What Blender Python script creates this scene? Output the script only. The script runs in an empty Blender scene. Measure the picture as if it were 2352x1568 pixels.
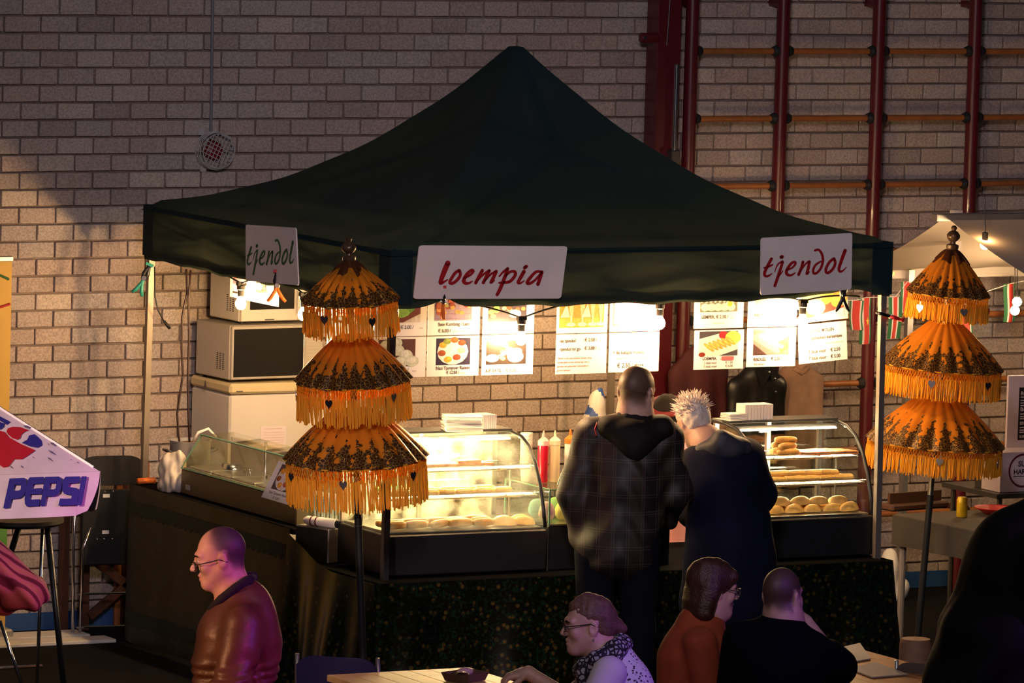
import bpy, bmesh, math, random
import numpy as np
from mathutils import Vector, Matrix, geometry
R_ = math.radians
random.seed(7)
scene = bpy.context.scene
COL = scene.collection
# ---------------------------------------------------------------- camera
PW, PH, FPX = 2352, 1568, 13905.0
PITCH, ROLL, YAW = R_(5.544), R_(1.571), R_(28.35)
CAM = np.array([-14.2834, -27.7945, 5.0485])
def _axes():
    F = np.array([0, math.cos(PITCH), -math.sin(PITCH)]); Rr = np.array([1.0, 0, 0]); U = np.cross(Rr, F)
    c, s = math.cos(ROLL), math.sin(ROLL)
    R2 = c*Rr + s*U; U2 = -s*Rr + c*U
    M = np.array([[math.cos(YAW), math.sin(YAW), 0], [-math.sin(YAW), math.cos(YAW), 0], [0, 0, 1]])
    return M@F, M@R2, M@U2
FW, RW, UW = _axes()
cam_data = bpy.data.cameras.new('camera'); cam = bpy.data.objects.new('camera', cam_data); COL.objects.link(cam)
cam.matrix_world = Matrix(((RW[0], UW[0], -FW[0], CAM[0]), (RW[1], UW[1], -FW[1], CAM[1]), (RW[2], UW[2], -FW[2], CAM[2]), (0, 0, 0, 1)))
cam_data.sensor_width = 36.0; cam_data.lens = FPX/PW*36.0; cam_data.clip_end = 200
scene.camera = cam
# ---------------------------------------------------------------- world, hall lights, exposure
w = bpy.data.worlds.new('hall'); scene.world = w; w.use_nodes = True
bg = w.node_tree.nodes['Background']; bg.inputs[0].default_value = (0.55, 0.5, 0.68, 1); bg.inputs[1].default_value = 0.012
def area(name, loc, target, size, power, color, shape='SQUARE', size_y=None, spread=180):
    l = bpy.data.lights.new(name, 'AREA'); l.energy = power; l.color = color; l.size = size; l.shape = shape
    if size_y: l.shape = 'RECTANGLE'; l.size_y = size_y
    l.spread = R_(spread)
    o = bpy.data.objects.new(name, l); COL.objects.link(o); o.location = loc
    o.rotation_euler = (Vector(target)-Vector(loc)).to_track_quat('-Z', 'Y').to_euler(); return o
def spot(name, loc, target, power, color, angle, blend=.5, radius=.1):
    l = bpy.data.lights.new(name, 'SPOT'); l.energy = power; l.color = color; l.spot_size = R_(angle); l.spot_blend = blend; l.shadow_soft_size = radius
    o = bpy.data.objects.new(name, l); COL.objects.link(o); o.location = loc
    o.rotation_euler = (Vector(target)-Vector(loc)).to_track_quat('-Z', 'Y').to_euler(); return o
area('hall_ceiling_light', (-3, -12, 9.5), (1.5, 3.6, 2.4), 5.0, 95, (.82, .86, 1.0))
spot('hall_floodlight', (-6, -12, 6.6), (1.5, .6, 2.3), 2050, (.96, .80, .88), 36, .9, .7)
spot('stage_light_purple', (3.0, -13, 5.5), (-1.9, -4.9, 1.25), 1500, (.36, .07, 1.0), 24, .6)
spot('stage_light_magenta', (-2.5, -17, 5.5), (-3.3, -5.1, 1.55), 2400, (1.0, .06, .50), 8, .7)
spot('stage_light_pink', (-13, -15, 5.2), (-4.25, -4.4, 1.7), 6200, (1.0, .66, .60), 10, .7)
spot('stall_lamp_left', (-8.0, -4.2, 2.6), (-3.5, -5.1, 1.55), 640, (1.0, .42, .18), 22, .6)
scene.view_settings.view_transform = 'Standard'; scene.view_settings.look = 'None'
scene.view_settings.exposure = 0.0; scene.view_settings.gamma = 1.0; scene.view_settings.use_curve_mapping = False
# ---------------------------------------------------------------- helpers: places
def ray(x, y): return FW + RW*(x-PW/2)/FPX - UW*(y-PH/2)/FPX
def onX(x, y, X): D = ray(x, y); return Vector(CAM + D*((X-CAM[0])/D[0]))
def onY(x, y, Y): D = ray(x, y); return Vector(CAM + D*((Y-CAM[1])/D[1]))
def onZ(x, y, Z): D = ray(x, y); return Vector(CAM + D*((Z-CAM[2])/D[2]))
def onD(x, y, d): return Vector(CAM + ray(x, y)*d)
def onPlane(x, y, p, n):
    D = Vector(ray(x, y)); c = Vector(CAM); return c + D*((Vector(p)-c).dot(n)/D.dot(n))
# ---------------------------------------------------------------- helpers: meshes
def rot(axis, deg): return Matrix.Rotation(R_(deg), 3, axis)
class MB:
    def __init__(s): s.v = []; s.f = []; s.m = []; s.c = []; s.col = None; s.mi = 0; s.M = None
    def _add(s, vs, fs):
        b = len(s.v)
        for p in vs:
            p = Vector(p); s.v.append(tuple(s.M @ p) if s.M is not None else tuple(p)); s.c.append(s.col or (1, 1, 1))
        for f in fs: s.f.append(tuple(b+i for i in f)); s.m.append(s.mi)
        return s
    def box(s, c, size, R=None, bev=0):
        x, y, z = (a/2 for a in size); c = Vector(c)
        if bev:
            b = min(bev, x*.9, y*.9, z*.9); vs = []; idx = {}
            for sx in (-1, 1):
                for sy in (-1, 1):
                    for sz in (-1, 1):
                        for k in range(3):
                            p = [sx*x, sy*y, sz*z]
                            for j in range(3):
                                if j != k: p[j] -= (sx, sy, sz)[j]*b
                            idx[(sx, sy, sz, k)] = len(vs); p = Vector(p); vs.append(c+(R@p if R else p))
            fs = []
            for k in range(3):
                a, d = [(1, 2), (2, 0), (0, 1)][k]
                for sg in (-1, 1):
                    q = []
                    for (u, w_) in ((-1, -1), (1, -1), (1, 1), (-1, 1)):
                        t = [0, 0, 0]; t[k] = sg; t[a] = u; t[d] = w_; q.append(idx[(t[0], t[1], t[2], k)])
                    fs.append(q if sg > 0 else q[::-1])
                    for w_ in (-1, 1):
                        pass
            for k in range(3):
                a, d = [(1, 2), (2, 0), (0, 1)][k]
                for u in (-1, 1):
                    for w_ in (-1, 1):
                        t0 = [0, 0, 0]; t1 = [0, 0, 0]; t0[k] = -1; t1[k] = 1
                        for t in (t0, t1): t[a] = u; t[d] = w_
                        q = [idx[(*t0, a)], idx[(*t1, a)], idx[(*t1, d)], idx[(*t0, d)]]
                        fs.append(q if u*w_ > 0 else q[::-1])
            for sx in (-1, 1):
                for sy in (-1, 1):
                    for sz in (-1, 1):
                        q = [idx[(sx, sy, sz, 0)], idx[(sx, sy, sz, 1)], idx[(sx, sy, sz, 2)]]
                        fs.append(q if sx*sy*sz > 0 else q[::-1])
            return s._add(vs, fs)
        vs = []
        for dx, dy, dz in ((-x, -y, -z), (x, -y, -z), (x, y, -z), (-x, y, -z), (-x, -y, z), (x, -y, z), (x, y, z), (-x, y, z)):
            p = Vector((dx, dy, dz)); vs.append(c+(R@p if R else p))
        return s._add(vs, ((0, 3, 2, 1), (4, 5, 6, 7), (0, 1, 5, 4), (1, 2, 6, 5), (2, 3, 7, 6), (3, 0, 4, 7)))
    def bb(s, a, b, bev=0):   # box by two corners
        a = Vector(a); b = Vector(b); return s.box((a+b)/2, [abs(t) for t in (b-a)], None, bev)
    def cyl(s, p0, p1, r0, r1=None, n=12, caps=True):
        r1 = r0 if r1 is None else r1; p0 = Vector(p0); p1 = Vector(p1); d = (p1-p0).normalized()
        a = d.orthogonal().normalized(); b = d.cross(a); vs = []
        for p, r in ((p0, r0), (p1, r1)):
            for i in range(n):
                t = 2*math.pi*i/n; vs.append(p+(a*math.cos(t)+b*math.sin(t))*r)
        fs = [(i, (i+1) % n, n+(i+1) % n, n+i) for i in range(n)]
        if caps: fs += [tuple(range(n))[::-1], tuple(range(n, 2*n))]
        return s._add(vs, fs)
    def tube(s, pts, r, n=6, caps=True, closed=False):
        pts = [Vector(p) for p in pts]; N = len(pts); vs = []; fs = []
        rr = r if isinstance(r, (list, tuple)) else [r]*N; up = None
        for i, p in enumerate(pts):
            d = (pts[(i+1) % N]-pts[i-1]) if closed else (pts[min(i+1, N-1)]-pts[max(i-1, 0)])
            d = d.normalized() if d.length > 1e-9 else Vector((0, 0, 1))
            if up is None: up = d.orthogonal().normalized()
            a = up-d*up.dot(d); a = a.normalized() if a.length > 1e-6 else d.orthogonal().normalized(); up = a; b = d.cross(a)
            for k in range(n):
                t = 2*math.pi*k/n; vs.append(p+(a*math.cos(t)+b*math.sin(t))*rr[i])
        for i in range(N if closed else N-1):
            j = (i+1) % N
            for k in range(n): fs.append((i*n+k, i*n+(k+1) % n, j*n+(k+1) % n, j*n+k))
        if caps and not closed: fs += [tuple(range(n))[::-1], tuple(range((N-1)*n, N*n))]
        return s._add(vs, fs)
    def lathe(s, prof, c=(0, 0, 0), n=20, R=None):
        c = Vector(c); vs = []; fs = []
        for r, z in prof:
            for i in range(n):
                t = 2*math.pi*i/n; p = Vector((r*math.cos(t), r*math.sin(t), z)); vs.append(c+(R@p if R else p))
        for j in range(len(prof)-1):
            for i in range(n): fs.append((j*n+i, j*n+(i+1) % n, (j+1)*n+(i+1) % n, (j+1)*n+i))
        if prof[0][0] > 1e-5: fs.append(tuple(range(n))[::-1])
        if prof[-1][0] > 1e-5: fs.append(tuple(range((len(prof)-1)*n, len(prof)*n)))
        return s._add(vs, fs)
    def ell(s, c, r, R=None, n=12, m=8):
        r = (r, r, r) if isinstance(r, (int, float)) else r; c = Vector(c); vs = []; fs = []
        for j in range(m+1):
            ph = math.pi*j/m
            for i in range(n):
                t = 2*math.pi*i/n; p = Vector((r[0]*math.sin(ph)*math.cos(t), r[1]*math.sin(ph)*math.sin(t), -r[2]*math.cos(ph))); vs.append(c+(R@p if R else p))
        for j in range(m):
            for i in range(n): fs.append((j*n+i, j*n+(i+1) % n, (j+1)*n+(i+1) % n, (j+1)*n+i))
        return s._add(vs, fs)
    def grid(s, fn, nu, nv, closeu=False):
        vs = [fn(i/(nu if closeu else nu-1), j/(nv-1)) for j in range(nv) for i in range(nu)]
        fs = []
        for j in range(nv-1):
            for i in range(nu if closeu else nu-1):
                k = (i+1) % nu; fs.append((j*nu+i, j*nu+k, (j+1)*nu+k, (j+1)*nu+i))
        return s._add(vs, fs)
    def quad(s, *p): return s._add(p, (tuple(range(len(p))),))
    def poly(s, loops, to):      # flat polygon with holes, to(x, y) -> 3-D
        L = [[Vector((x, y, 0)) for x, y in lp] for lp in loops]
        tris = geometry.tessellate_polygon(L); flat = [p for lp in L for p in lp]
        vs = [to(p.x, p.y) for p in flat]; nrm = None; fs = []
        for t in tris:
            a, b, c = (flat[i] for i in t); fs.append(t if (b-a).cross(c-a).z > 0 else t[::-1])
        return s._add(vs, fs)
    def prism(s, loop, to, h):   # closed 2-D outline, to(x, y, z); thickness h along z
        n = len(loop); area2 = sum(loop[i][0]*loop[(i+1) % n][1]-loop[(i+1) % n][0]*loop[i][1] for i in range(n))
        lp = loop if area2 > 0 else loop[::-1]
        vs = [to(x, y, 0) for x, y in lp]+[to(x, y, h) for x, y in lp]
        fs = [(i, (i+1) % n, n+(i+1) % n, n+i) for i in range(n)]
        tris = geometry.tessellate_polygon([[Vector((x, y, 0)) for x, y in lp]])
        for t in tris:
            a, b, c = (Vector((*lp[i], 0)) for i in t); q = t if (b-a).cross(c-a).z > 0 else t[::-1]
            fs.append(tuple(q)[::-1]); fs.append(tuple(n+i for i in q))
        return s._add(vs, fs)
    def mesh(s, name, mats, smooth=False, colors=False):
        me = bpy.data.meshes.new(name); me.from_pydata(s.v, [], s.f); me.update()
        for m in (mats if isinstance(mats, (list, tuple)) else [mats]): me.materials.append(m)
        if len(set(s.m)) > 1: me.polygons.foreach_set('material_index', s.m)
        if smooth: me.polygons.foreach_set('use_smooth', [True]*len(me.polygons))
        if colors:
            at = me.color_attributes.new('col', 'FLOAT_COLOR', 'POINT'); at.data.foreach_set('color', [t for c in s.c for t in (*c[:3], 1.0)])
        return me
    def build(s, name, mats, parent=None, smooth=False, loc=None, rz=None, colors=False, auto=None):
        me = s.mesh(name, mats, smooth, colors)
        if auto is not None and smooth: me.set_sharp_from_angle(angle=R_(auto))
        o = bpy.data.objects.new(name, me); COL.objects.link(o)
        if parent is not None: o.parent = parent
        if loc is not None: o.location = loc
        if rz is not None: o.rotation_euler = (0, 0, rz)
        return o
def tag(o, label, cat, group=None):
    o['label'] = label; o['category'] = cat
    if group: o['group'] = group
    return o
def thing(name, label, cat, loc=(0, 0, 0), rz=0, group=None):
    o = bpy.data.objects.new(name, None); COL.objects.link(o); o.location = loc; o.rotation_euler = (0, 0, rz); o.empty_display_size = .1
    return tag(o, label, cat, group)
def struct(o): o['kind'] = 'structure'; return o
def stuff(o): o['kind'] = 'stuff'; return o
def copy_tree(o, parent=None, label=None):
    c = o.copy(); COL.objects.link(c); c.parent = parent
    if label: c['label'] = label
    for ch in o.children: copy_tree(ch, c)
    return c
def text_mb(mb, body, size, to, align='LEFT', weight=0.0, xs=1.0):
    cu = bpy.data.curves.new('lettering', 'FONT'); cu.body = body; cu.size = size; cu.align_x = align; cu.offset = weight; cu.resolution_u = 3
    ob = bpy.data.objects.new('lettering', cu); COL.objects.link(ob)
    dg = bpy.context.evaluated_depsgraph_get(); me = bpy.data.meshes.new_from_object(ob.evaluated_get(dg))
    mb._add([to(v.co.x*xs, v.co.y) for v in me.vertices], [tuple(p.vertices) for p in me.polygons])
    bpy.data.objects.remove(ob); bpy.data.curves.remove(cu); bpy.data.meshes.remove(me)
def stroke(mb, pts, widths, to, steps=5):
    # brush stroke: smooth curve through pts with varying width (flat ribbon with round ends)
    P = [Vector((x, y)) for x, y in pts]; n = len(P)
    W = list(widths) if isinstance(widths, (list, tuple)) else [widths]*n
    if len(W) < n: W = [W[min(int(i*len(W)/n), len(W)-1)] for i in range(n)]
    Q = []; QW = []
    for i in range(n-1):
        p0 = P[max(i-1, 0)]; p1 = P[i]; p2 = P[i+1]; p3 = P[min(i+2, n-1)]
        for k in range(steps):
            t = k/steps
            Q.append(.5*((2*p1)+(p2-p0)*t+(2*p0-5*p1+4*p2-p3)*t*t+(3*p1-p0-3*p2+p3)*t**3)); QW.append(W[i]*(1-t)+W[i+1]*t)
    Q.append(P[-1]); QW.append(W[-1]); L = []; Rr = []
    for i, q in enumerate(Q):
        d = Q[min(i+1, len(Q)-1)]-Q[max(i-1, 0)]; d = d.normalized() if d.length else Vector((1, 0)); nn = Vector((-d.y, d.x))*QW[i]/2
        L.append(q+nn); Rr.append(q-nn)
    m = len(Q); mb._add([to(p.x, p.y) for p in L+Rr], [(i, i+1, m+i+1, m+i) for i in range(m-1)])
    for q, wd in ((Q[0], QW[0]), (Q[-1], QW[-1])):
        mb._add([to(q.x+wd/2*math.cos(a*math.pi/5), q.y+wd/2*math.sin(a*math.pi/5)) for a in range(10)], [tuple(range(10))])
# ---------------------------------------------------------------- helpers: soft bodies (signed distance field -> surface nets)
def E(c, r, R=None, k=.02, op='+'): return ('e', np.array(c, float), np.array([r]*3 if isinstance(r, (int, float)) else r, float), None if R is None else np.array(R), k, op)
def K(a, b, ra, rb=None, k=.02, op='+'): return ('c', np.array(a, float), np.array(b, float), ra, ra if rb is None else rb, k, op)
def sdf_mesh(prims, res, clip=None):
    lo = np.full(3, 1e9); hi = -lo
    for p in prims:
        if p[5 if p[0] == 'e' else 6] != '+': continue
        if p[0] == 'e': a, b = p[1]-p[2].max(), p[1]+p[2].max()
        else: rr = max(p[3], p[4]); a, b = np.minimum(p[1], p[2])-rr, np.maximum(p[1], p[2])+rr
        lo = np.minimum(lo, a); hi = np.maximum(hi, b)
    lo -= .03; hi += .03
    if clip is not None: lo = np.maximum(lo, clip[0]); hi = np.minimum(hi, clip[1])
    n = np.ceil((hi-lo)/res).astype(int)+1
    V = np.full(n, .08, np.float32); ax = [lo[i]+res*np.arange(n[i]) for i in range(3)]
    for p in prims:
        if p[0] == 'e':
            c, r, Rm, k, op = p[1:]; m = r.max()+k+.03; a, b = c-m, c+m
        else:
            pa, pb, ra, rb, k, op = p[1:]; m = max(ra, rb)+k+.03; a, b = np.minimum(pa, pb)-m, np.maximum(pa, pb)+m
        i0 = np.clip(np.floor((a-lo)/res).astype(int), 0, n-1); i1 = np.clip(np.ceil((b-lo)/res).astype(int)+1, 1, n)
        if np.any(i1 <= i0): continue
        sl = tuple(slice(i0[i], i1[i]) for i in range(3))
        X, Y, Z = np.meshgrid(*(ax[i][sl[i]].astype(np.float32) for i in range(3)), indexing='ij')
        if p[0] == 'e':
            x, y, z = X-c[0], Y-c[1], Z-c[2]
            if Rm is not None: x, y, z = (Rm[0, i]*x+Rm[1, i]*y+Rm[2, i]*z for i in range(3))
            k0 = np.sqrt((x/r[0])**2+(y/r[1])**2+(z/r[2])**2)+1e-6; k1 = np.sqrt((x/r[0]**2)**2+(y/r[1]**2)**2+(z/r[2]**2)**2)+1e-6
            d = k0*(k0-1)/k1
        else:
            ba = pb-pa; L2 = float(ba@ba)+1e-12
            t = np.clip(((X-pa[0])*ba[0]+(Y-pa[1])*ba[1]+(Z-pa[2])*ba[2])/L2, 0, 1)
            d = np.sqrt((X-pa[0]-t*ba[0])**2+(Y-pa[1]-t*ba[1])**2+(Z-pa[2]-t*ba[2])**2)-(ra+(rb-ra)*t)
        o = V[sl]
        if op == '+':
            h = np.maximum(k-np.abs(o-d), 0)/k; V[sl] = np.minimum(o, d)-h*h*k*.25
        else:
            d = -d; h = np.maximum(k-np.abs(o-d), 0)/k; V[sl] = np.maximum(o, d)+h*h*k*.25
    S = V < 0; N = n-1
    cells = np.zeros(N, bool); cnt = np.zeros(N, np.float32); acc = np.zeros((*N, 3), np.float32)
    for axi in range(3):
        s0 = [slice(None)]*3; s1 = [slice(None)]*3; s0[axi] = slice(0, -1); s1[axi] = slice(1, None)
        v0, v1 = V[tuple(s0)], V[tuple(s1)]; cr = (v0 < 0) != (v1 < 0)
        I = np.argwhere(cr)
        if not len(I): continue
        a0 = v0[cr]; t = a0/(a0-v1[cr]); P = I.astype(np.float32); P[:, axi] += t
        o1, o2 = [q for q in range(3) if q != axi]
        for d1 in (0, -1):
            for d2 in (0, -1):
                J = I.copy(); J[:, o1] += d1; J[:, o2] += d2
                ok = np.all((J >= 0) & (J < N), axis=1); Jk = tuple(J[ok].T)
                np.add.at(cnt, Jk, 1); np.add.at(acc, Jk, P[ok])
    act = cnt > 0; idx = np.full(N, -1); idx[act] = np.arange(act.sum())
    verts = acc[act]/cnt[act][:, None]*res+lo
    faces = []
    for axi in range(3):
        s0 = [slice(None)]*3; s1 = [slice(None)]*3; s0[axi] = slice(0, -1); s1[axi] = slice(1, None)
        v0, v1 = V[tuple(s0)], V[tuple(s1)]; cr = (v0 < 0) != (v1 < 0); I = np.argwhere(cr); neg = (v0[cr] < 0)
        o1, o2 = (axi+1) % 3, (axi+2) % 3
        Q = []
        for d1, d2 in ((0, 0), (-1, 0), (-1, -1), (0, -1)):
            J = I.copy(); J[:, o1] += d1; J[:, o2] += d2; ok = np.all((J >= 0) & (J < N), axis=1)
            Jc = np.clip(J, 0, N-1); q = idx[tuple(Jc.T)]; q[~ok] = -1; Q.append(q)
        Q = np.stack(Q, 1); ok = np.all(Q >= 0, axis=1); Q = Q[ok]; ng = neg[ok]
        Q[~ng] = Q[~ng][:, ::-1]; faces.append(Q)
    return verts, np.concatenate(faces)
def smooth_noise(p, f, seed):
    rs = np.random.RandomState(seed); out = np.zeros(len(p))
    for _ in range(5):
        d = rs.normal(size=3)*f; out += np.sin(p@d+rs.uniform(0, 6.28))
    return out/5
def soft(name, prims, res, mats, parent=None, disp=0, freq=20, seed=1, clip=None, matfn=None, colfn=None, fn=None):
    v, f = sdf_mesh(prims, res, clip)
    me = bpy.data.meshes.new(name)
    me.vertices.add(len(v)); me.loops.add(f.size); me.polygons.add(len(f))
    me.vertices.foreach_set('co', v.astype(np.float32).ravel()); me.loops.foreach_set('vertex_index', f.ravel().astype(np.int32))
    me.polygons.foreach_set('loop_start', np.arange(0, f.size, 4, dtype=np.int32)); me.polygons.foreach_set('use_smooth', np.ones(len(f), bool))
    me.update(calc_edges=True); me.validate()
    if disp or fn:
        nv = np.zeros(len(v)*3, np.float32); me.vertices.foreach_get('normal', nv); nv = nv.reshape(-1, 3)
        dd = smooth_noise(v, freq, seed)*disp if disp else 0
        if fn: dd = dd+fn(v, nv)
        v = v+nv*np.asarray(dd)[:, None]; me.vertices.foreach_set('co', v.astype(np.float32).ravel()); me.update()
    for m in (mats if isinstance(mats, (list, tuple)) else [mats]): me.materials.append(m)
    if matfn is not None:
        cen = v[f].mean(1); me.polygons.foreach_set('material_index', matfn(cen).astype(np.int32))
    if colfn is not None:
        at = me.color_attributes.new('col', 'FLOAT_COLOR', 'POINT'); c = np.ones((len(v), 4), np.float32); c[:, :3] = colfn(v); at.data.foreach_set('color', c.ravel())
    o = bpy.data.objects.new(name, me); COL.objects.link(o)
    if parent is not None: o.parent = parent
    return o
# ---------------------------------------------------------------- helpers: materials
def s2l(c): return tuple(((t/255)/12.92 if t/255 <= .04045 else ((t/255+.055)/1.055)**2.4) for t in c)
def mat(name, color, rough=.6, metal=0.0, emit=0, ecol=None, var=0.0, vscale=8.0, bump=0.0, bscale=60.0, alpha=1.0, sheen=0, coat=0, attr=False, trans=0, sss=0, spec=.5):
    m = bpy.data.materials.new(name); m.use_nodes = True; nt = m.node_tree; b = nt.nodes['Principled BSDF']; L = nt.links
    color = (*color[:3], 1)
    b.inputs['Base Color'].default_value = color; b.inputs['Roughness'].default_value = rough; b.inputs['Metallic'].default_value = metal
    b.inputs['Specular IOR Level'].default_value = spec
    if sheen: b.inputs['Sheen Weight'].default_value = sheen
    if coat: b.inputs['Coat Weight'].default_value = coat
    if sss: b.inputs['Subsurface Weight'].default_value = sss; b.inputs['Subsurface Radius'].default_value = (.01, .004, .002)
    if emit: b.inputs['Emission Strength'].default_value = emit; b.inputs['Emission Color'].default_value = (*(ecol or color)[:3], 1)
    src = None
    if attr:
        a = nt.nodes.new('ShaderNodeVertexColor'); a.layer_name = 'col'; L.new(a.outputs[0], b.inputs['Base Color']); src = a.outputs[0]
    if var or bump:
        tc = nt.nodes.new('ShaderNodeTexCoord')
    if var:
        n = nt.nodes.new('ShaderNodeTexNoise'); n.inputs['Scale'].default_value = vscale; n.inputs['Detail'].default_value = 5; L.new(tc.outputs['Object'], n.inputs['Vector'])
        mr = nt.nodes.new('ShaderNodeMapRange'); mr.inputs[1].default_value = .3; mr.inputs[2].default_value = .7; mr.inputs[3].default_value = 1-var; mr.inputs[4].default_value = 1+var; L.new(n.outputs[0], mr.inputs[0])
        mx = nt.nodes.new('ShaderNodeMix'); mx.data_type = 'RGBA'; mx.blend_type = 'MULTIPLY'; mx.inputs[0].default_value = 1; mx.inputs[6].default_value = color
        if src: L.new(src, mx.inputs[6])
        L.new(mr.outputs[0], mx.inputs[7]); L.new(mx.outputs[2], b.inputs['Base Color'])
    if bump:
        n2 = nt.nodes.new('ShaderNodeTexNoise'); n2.inputs['Scale'].default_value = bscale; n2.inputs['Detail'].default_value = 6; L.new(tc.outputs['Object'], n2.inputs['Vector'])
        bp = nt.nodes.new('ShaderNodeBump'); bp.inputs['Strength'].default_value = bump; bp.inputs['Distance'].default_value = .01; L.new(n2.outputs[0], bp.inputs['Height']); L.new(bp.outputs[0], b.inputs['Normal'])
    return m
def glassmat(name, tint=(.9, .95, .9), ior=1.45, haze=0.0):
    # clear sheet glass: transparent with a mirror film by Fresnel; haze = share of scattered light (steamed, smeared panes)
    m = bpy.data.materials.new(name); m.use_nodes = True; nt = m.node_tree; nt.nodes.clear(); L = nt.links
    out = nt.nodes.new('ShaderNodeOutputMaterial'); tr = nt.nodes.new('ShaderNodeBsdfTransparent'); gl = nt.nodes.new('ShaderNodeBsdfGlossy'); mx = nt.nodes.new('ShaderNodeMixShader')
    g = nt.nodes.new('ShaderNodeNewGeometry'); dt = nt.nodes.new('ShaderNodeVectorMath'); dt.operation = 'DOT_PRODUCT'; L.new(g.outputs['Normal'], dt.inputs[0]); L.new(g.outputs['Incoming'], dt.inputs[1])
    def mth(op, a, b):
        n_ = nt.nodes.new('ShaderNodeMath'); n_.operation = op
        for i_, q in enumerate((a, b)):
            if q is None: continue
            if isinstance(q, (int, float)): n_.inputs[i_].default_value = q
            else: L.new(q, n_.inputs[i_])
        return n_.outputs[0]
    fres = mth('ADD', mth('MULTIPLY', mth('POWER', mth('SUBTRACT', 1.0, mth('ABSOLUTE', dt.outputs['Value'], None)), 5.0), .9), .045)
    tr.inputs[0].default_value = (*tint, 1); gl.inputs['Roughness'].default_value = .03
    L.new(fres, mx.inputs[0]); L.new(tr.outputs[0], mx.inputs[1]); L.new(gl.outputs[0], mx.inputs[2]); last = mx.outputs[0]
    if haze:
        df = nt.nodes.new('ShaderNodeBsdfDiffuse'); df.inputs[0].default_value = (.8, .85, .75, 1)
        tl = nt.nodes.new('ShaderNodeBsdfTranslucent'); tl.inputs[0].default_value = (.8, .85, .75, 1); m1 = nt.nodes.new('ShaderNodeMixShader'); L.new(df.outputs[0], m1.inputs[1]); L.new(tl.outputs[0], m1.inputs[2])
        m2 = nt.nodes.new('ShaderNodeMixShader'); m2.inputs[0].default_value = haze; L.new(last, m2.inputs[1]); L.new(m1.outputs[0], m2.inputs[2])
        tc = nt.nodes.new('ShaderNodeTexCoord'); n = nt.nodes.new('ShaderNodeTexNoise'); n.inputs['Scale'].default_value = 7; n.inputs['Detail'].default_value = 5; L.new(tc.outputs['Object'], n.inputs[0])
        mr = nt.nodes.new('ShaderNodeMapRange'); mr.inputs[1].default_value = .35; mr.inputs[2].default_value = .65; mr.inputs[3].default_value = 0; mr.inputs[4].default_value = haze*2; L.new(n.outputs[0], mr.inputs[0]); L.new(mr.outputs[0], m2.inputs[0]); last = m2.outputs[0]
    L.new(last, out.inputs[0]); return m
def clothpattern(name, base, c2, c3, scale, rough=.35, metal=.0):
    # batik-like cloth: two voronoi leaf fields printed in gold and green over a dark ground
    m = mat(name, base, rough, metal); nt = m.node_tree; L = nt.links; b = nt.nodes['Principled BSDF']
    tc = nt.nodes.new('ShaderNodeTexCoord'); v = nt.nodes.new('ShaderNodeTexVoronoi'); v.inputs['Scale'].default_value = scale; L.new(tc.outputs['Object'], v.inputs['Vector'])
    n = nt.nodes.new('ShaderNodeTexNoise'); n.inputs['Scale'].default_value = scale*2.2; n.inputs['Detail'].default_value = 4; L.new(tc.outputs['Object'], n.inputs['Vector'])
    r1 = nt.nodes.new('ShaderNodeValToRGB'); r1.color_ramp.elements[0].color = (*c2, 1); r1.color_ramp.elements[0].position = .16; r1.color_ramp.elements[1].color = (*base, 1); r1.color_ramp.elements[1].position = .34; L.new(v.outputs['Distance'], r1.inputs[0])
    r2 = nt.nodes.new('ShaderNodeValToRGB'); r2.color_ramp.elements[0].position = .52; r2.color_ramp.elements[1].position = .6; L.new(n.outputs[0], r2.inputs[0])
    mx = nt.nodes.new('ShaderNodeMix'); mx.data_type = 'RGBA'; L.new(r2.outputs[0], mx.inputs[0]); L.new(r1.outputs[0], mx.inputs[6]); mx.inputs[7].default_value = (*c3, 1); L.new(mx.outputs[2], b.inputs['Base Color'])
    return m
# ---------------------------------------------------------------- materials
def brick_material():
    m = mat('brick', (.52, .44, .37), .9, bump=.55, bscale=70); nt = m.node_tree; L = nt.links; b = nt.nodes['Principled BSDF']
    oi = nt.nodes.new('ShaderNodeObjectInfo'); at = nt.nodes.new('ShaderNodeAttribute'); at.attribute_name = 'rnd'
    ad = nt.nodes.new('ShaderNodeMath'); ad.operation = 'ADD'; L.new(oi.outputs['Random'], ad.inputs[0]); L.new(at.outputs['Fac'], ad.inputs[1])
    fr = nt.nodes.new('ShaderNodeMath'); fr.operation = 'FRACT'; L.new(ad.outputs[0], fr.inputs[0])
    rp = nt.nodes.new('ShaderNodeValToRGB'); e = rp.color_ramp.elements; e[0].color = (*s2l((166, 152, 146)), 1); e[1].color = (*s2l((198, 184, 172)), 1)
    x = e.new(.4); x.color = (*s2l((186, 168, 158)), 1); x = e.new(.75); x.color = (*s2l((180, 170, 166)), 1); L.new(fr.outputs[0], rp.inputs[0])
    geo = nt.nodes.new('ShaderNodeNewGeometry'); n = nt.nodes.new('ShaderNodeTexNoise'); n.inputs['Scale'].default_value = 95; n.inputs['Detail'].default_value = 3; L.new(geo.outputs['Position'], n.inputs['Vector'])
    mr = nt.nodes.new('ShaderNodeMapRange'); mr.inputs[1].default_value = .35; mr.inputs[2].default_value = .65; mr.inputs[3].default_value = .72; mr.inputs[4].default_value = 1.12; L.new(n.outputs[0], mr.inputs[0])
    mx = nt.nodes.new('ShaderNodeMix'); mx.data_type = 'RGBA'; mx.blend_type = 'MULTIPLY'; mx.inputs[0].default_value = 1; L.new(rp.outputs[0], mx.inputs[6]); L.new(mr.outputs[0], mx.inputs[7]); L.new(mx.outputs[2], b.inputs['Base Color'])
    return m
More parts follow.
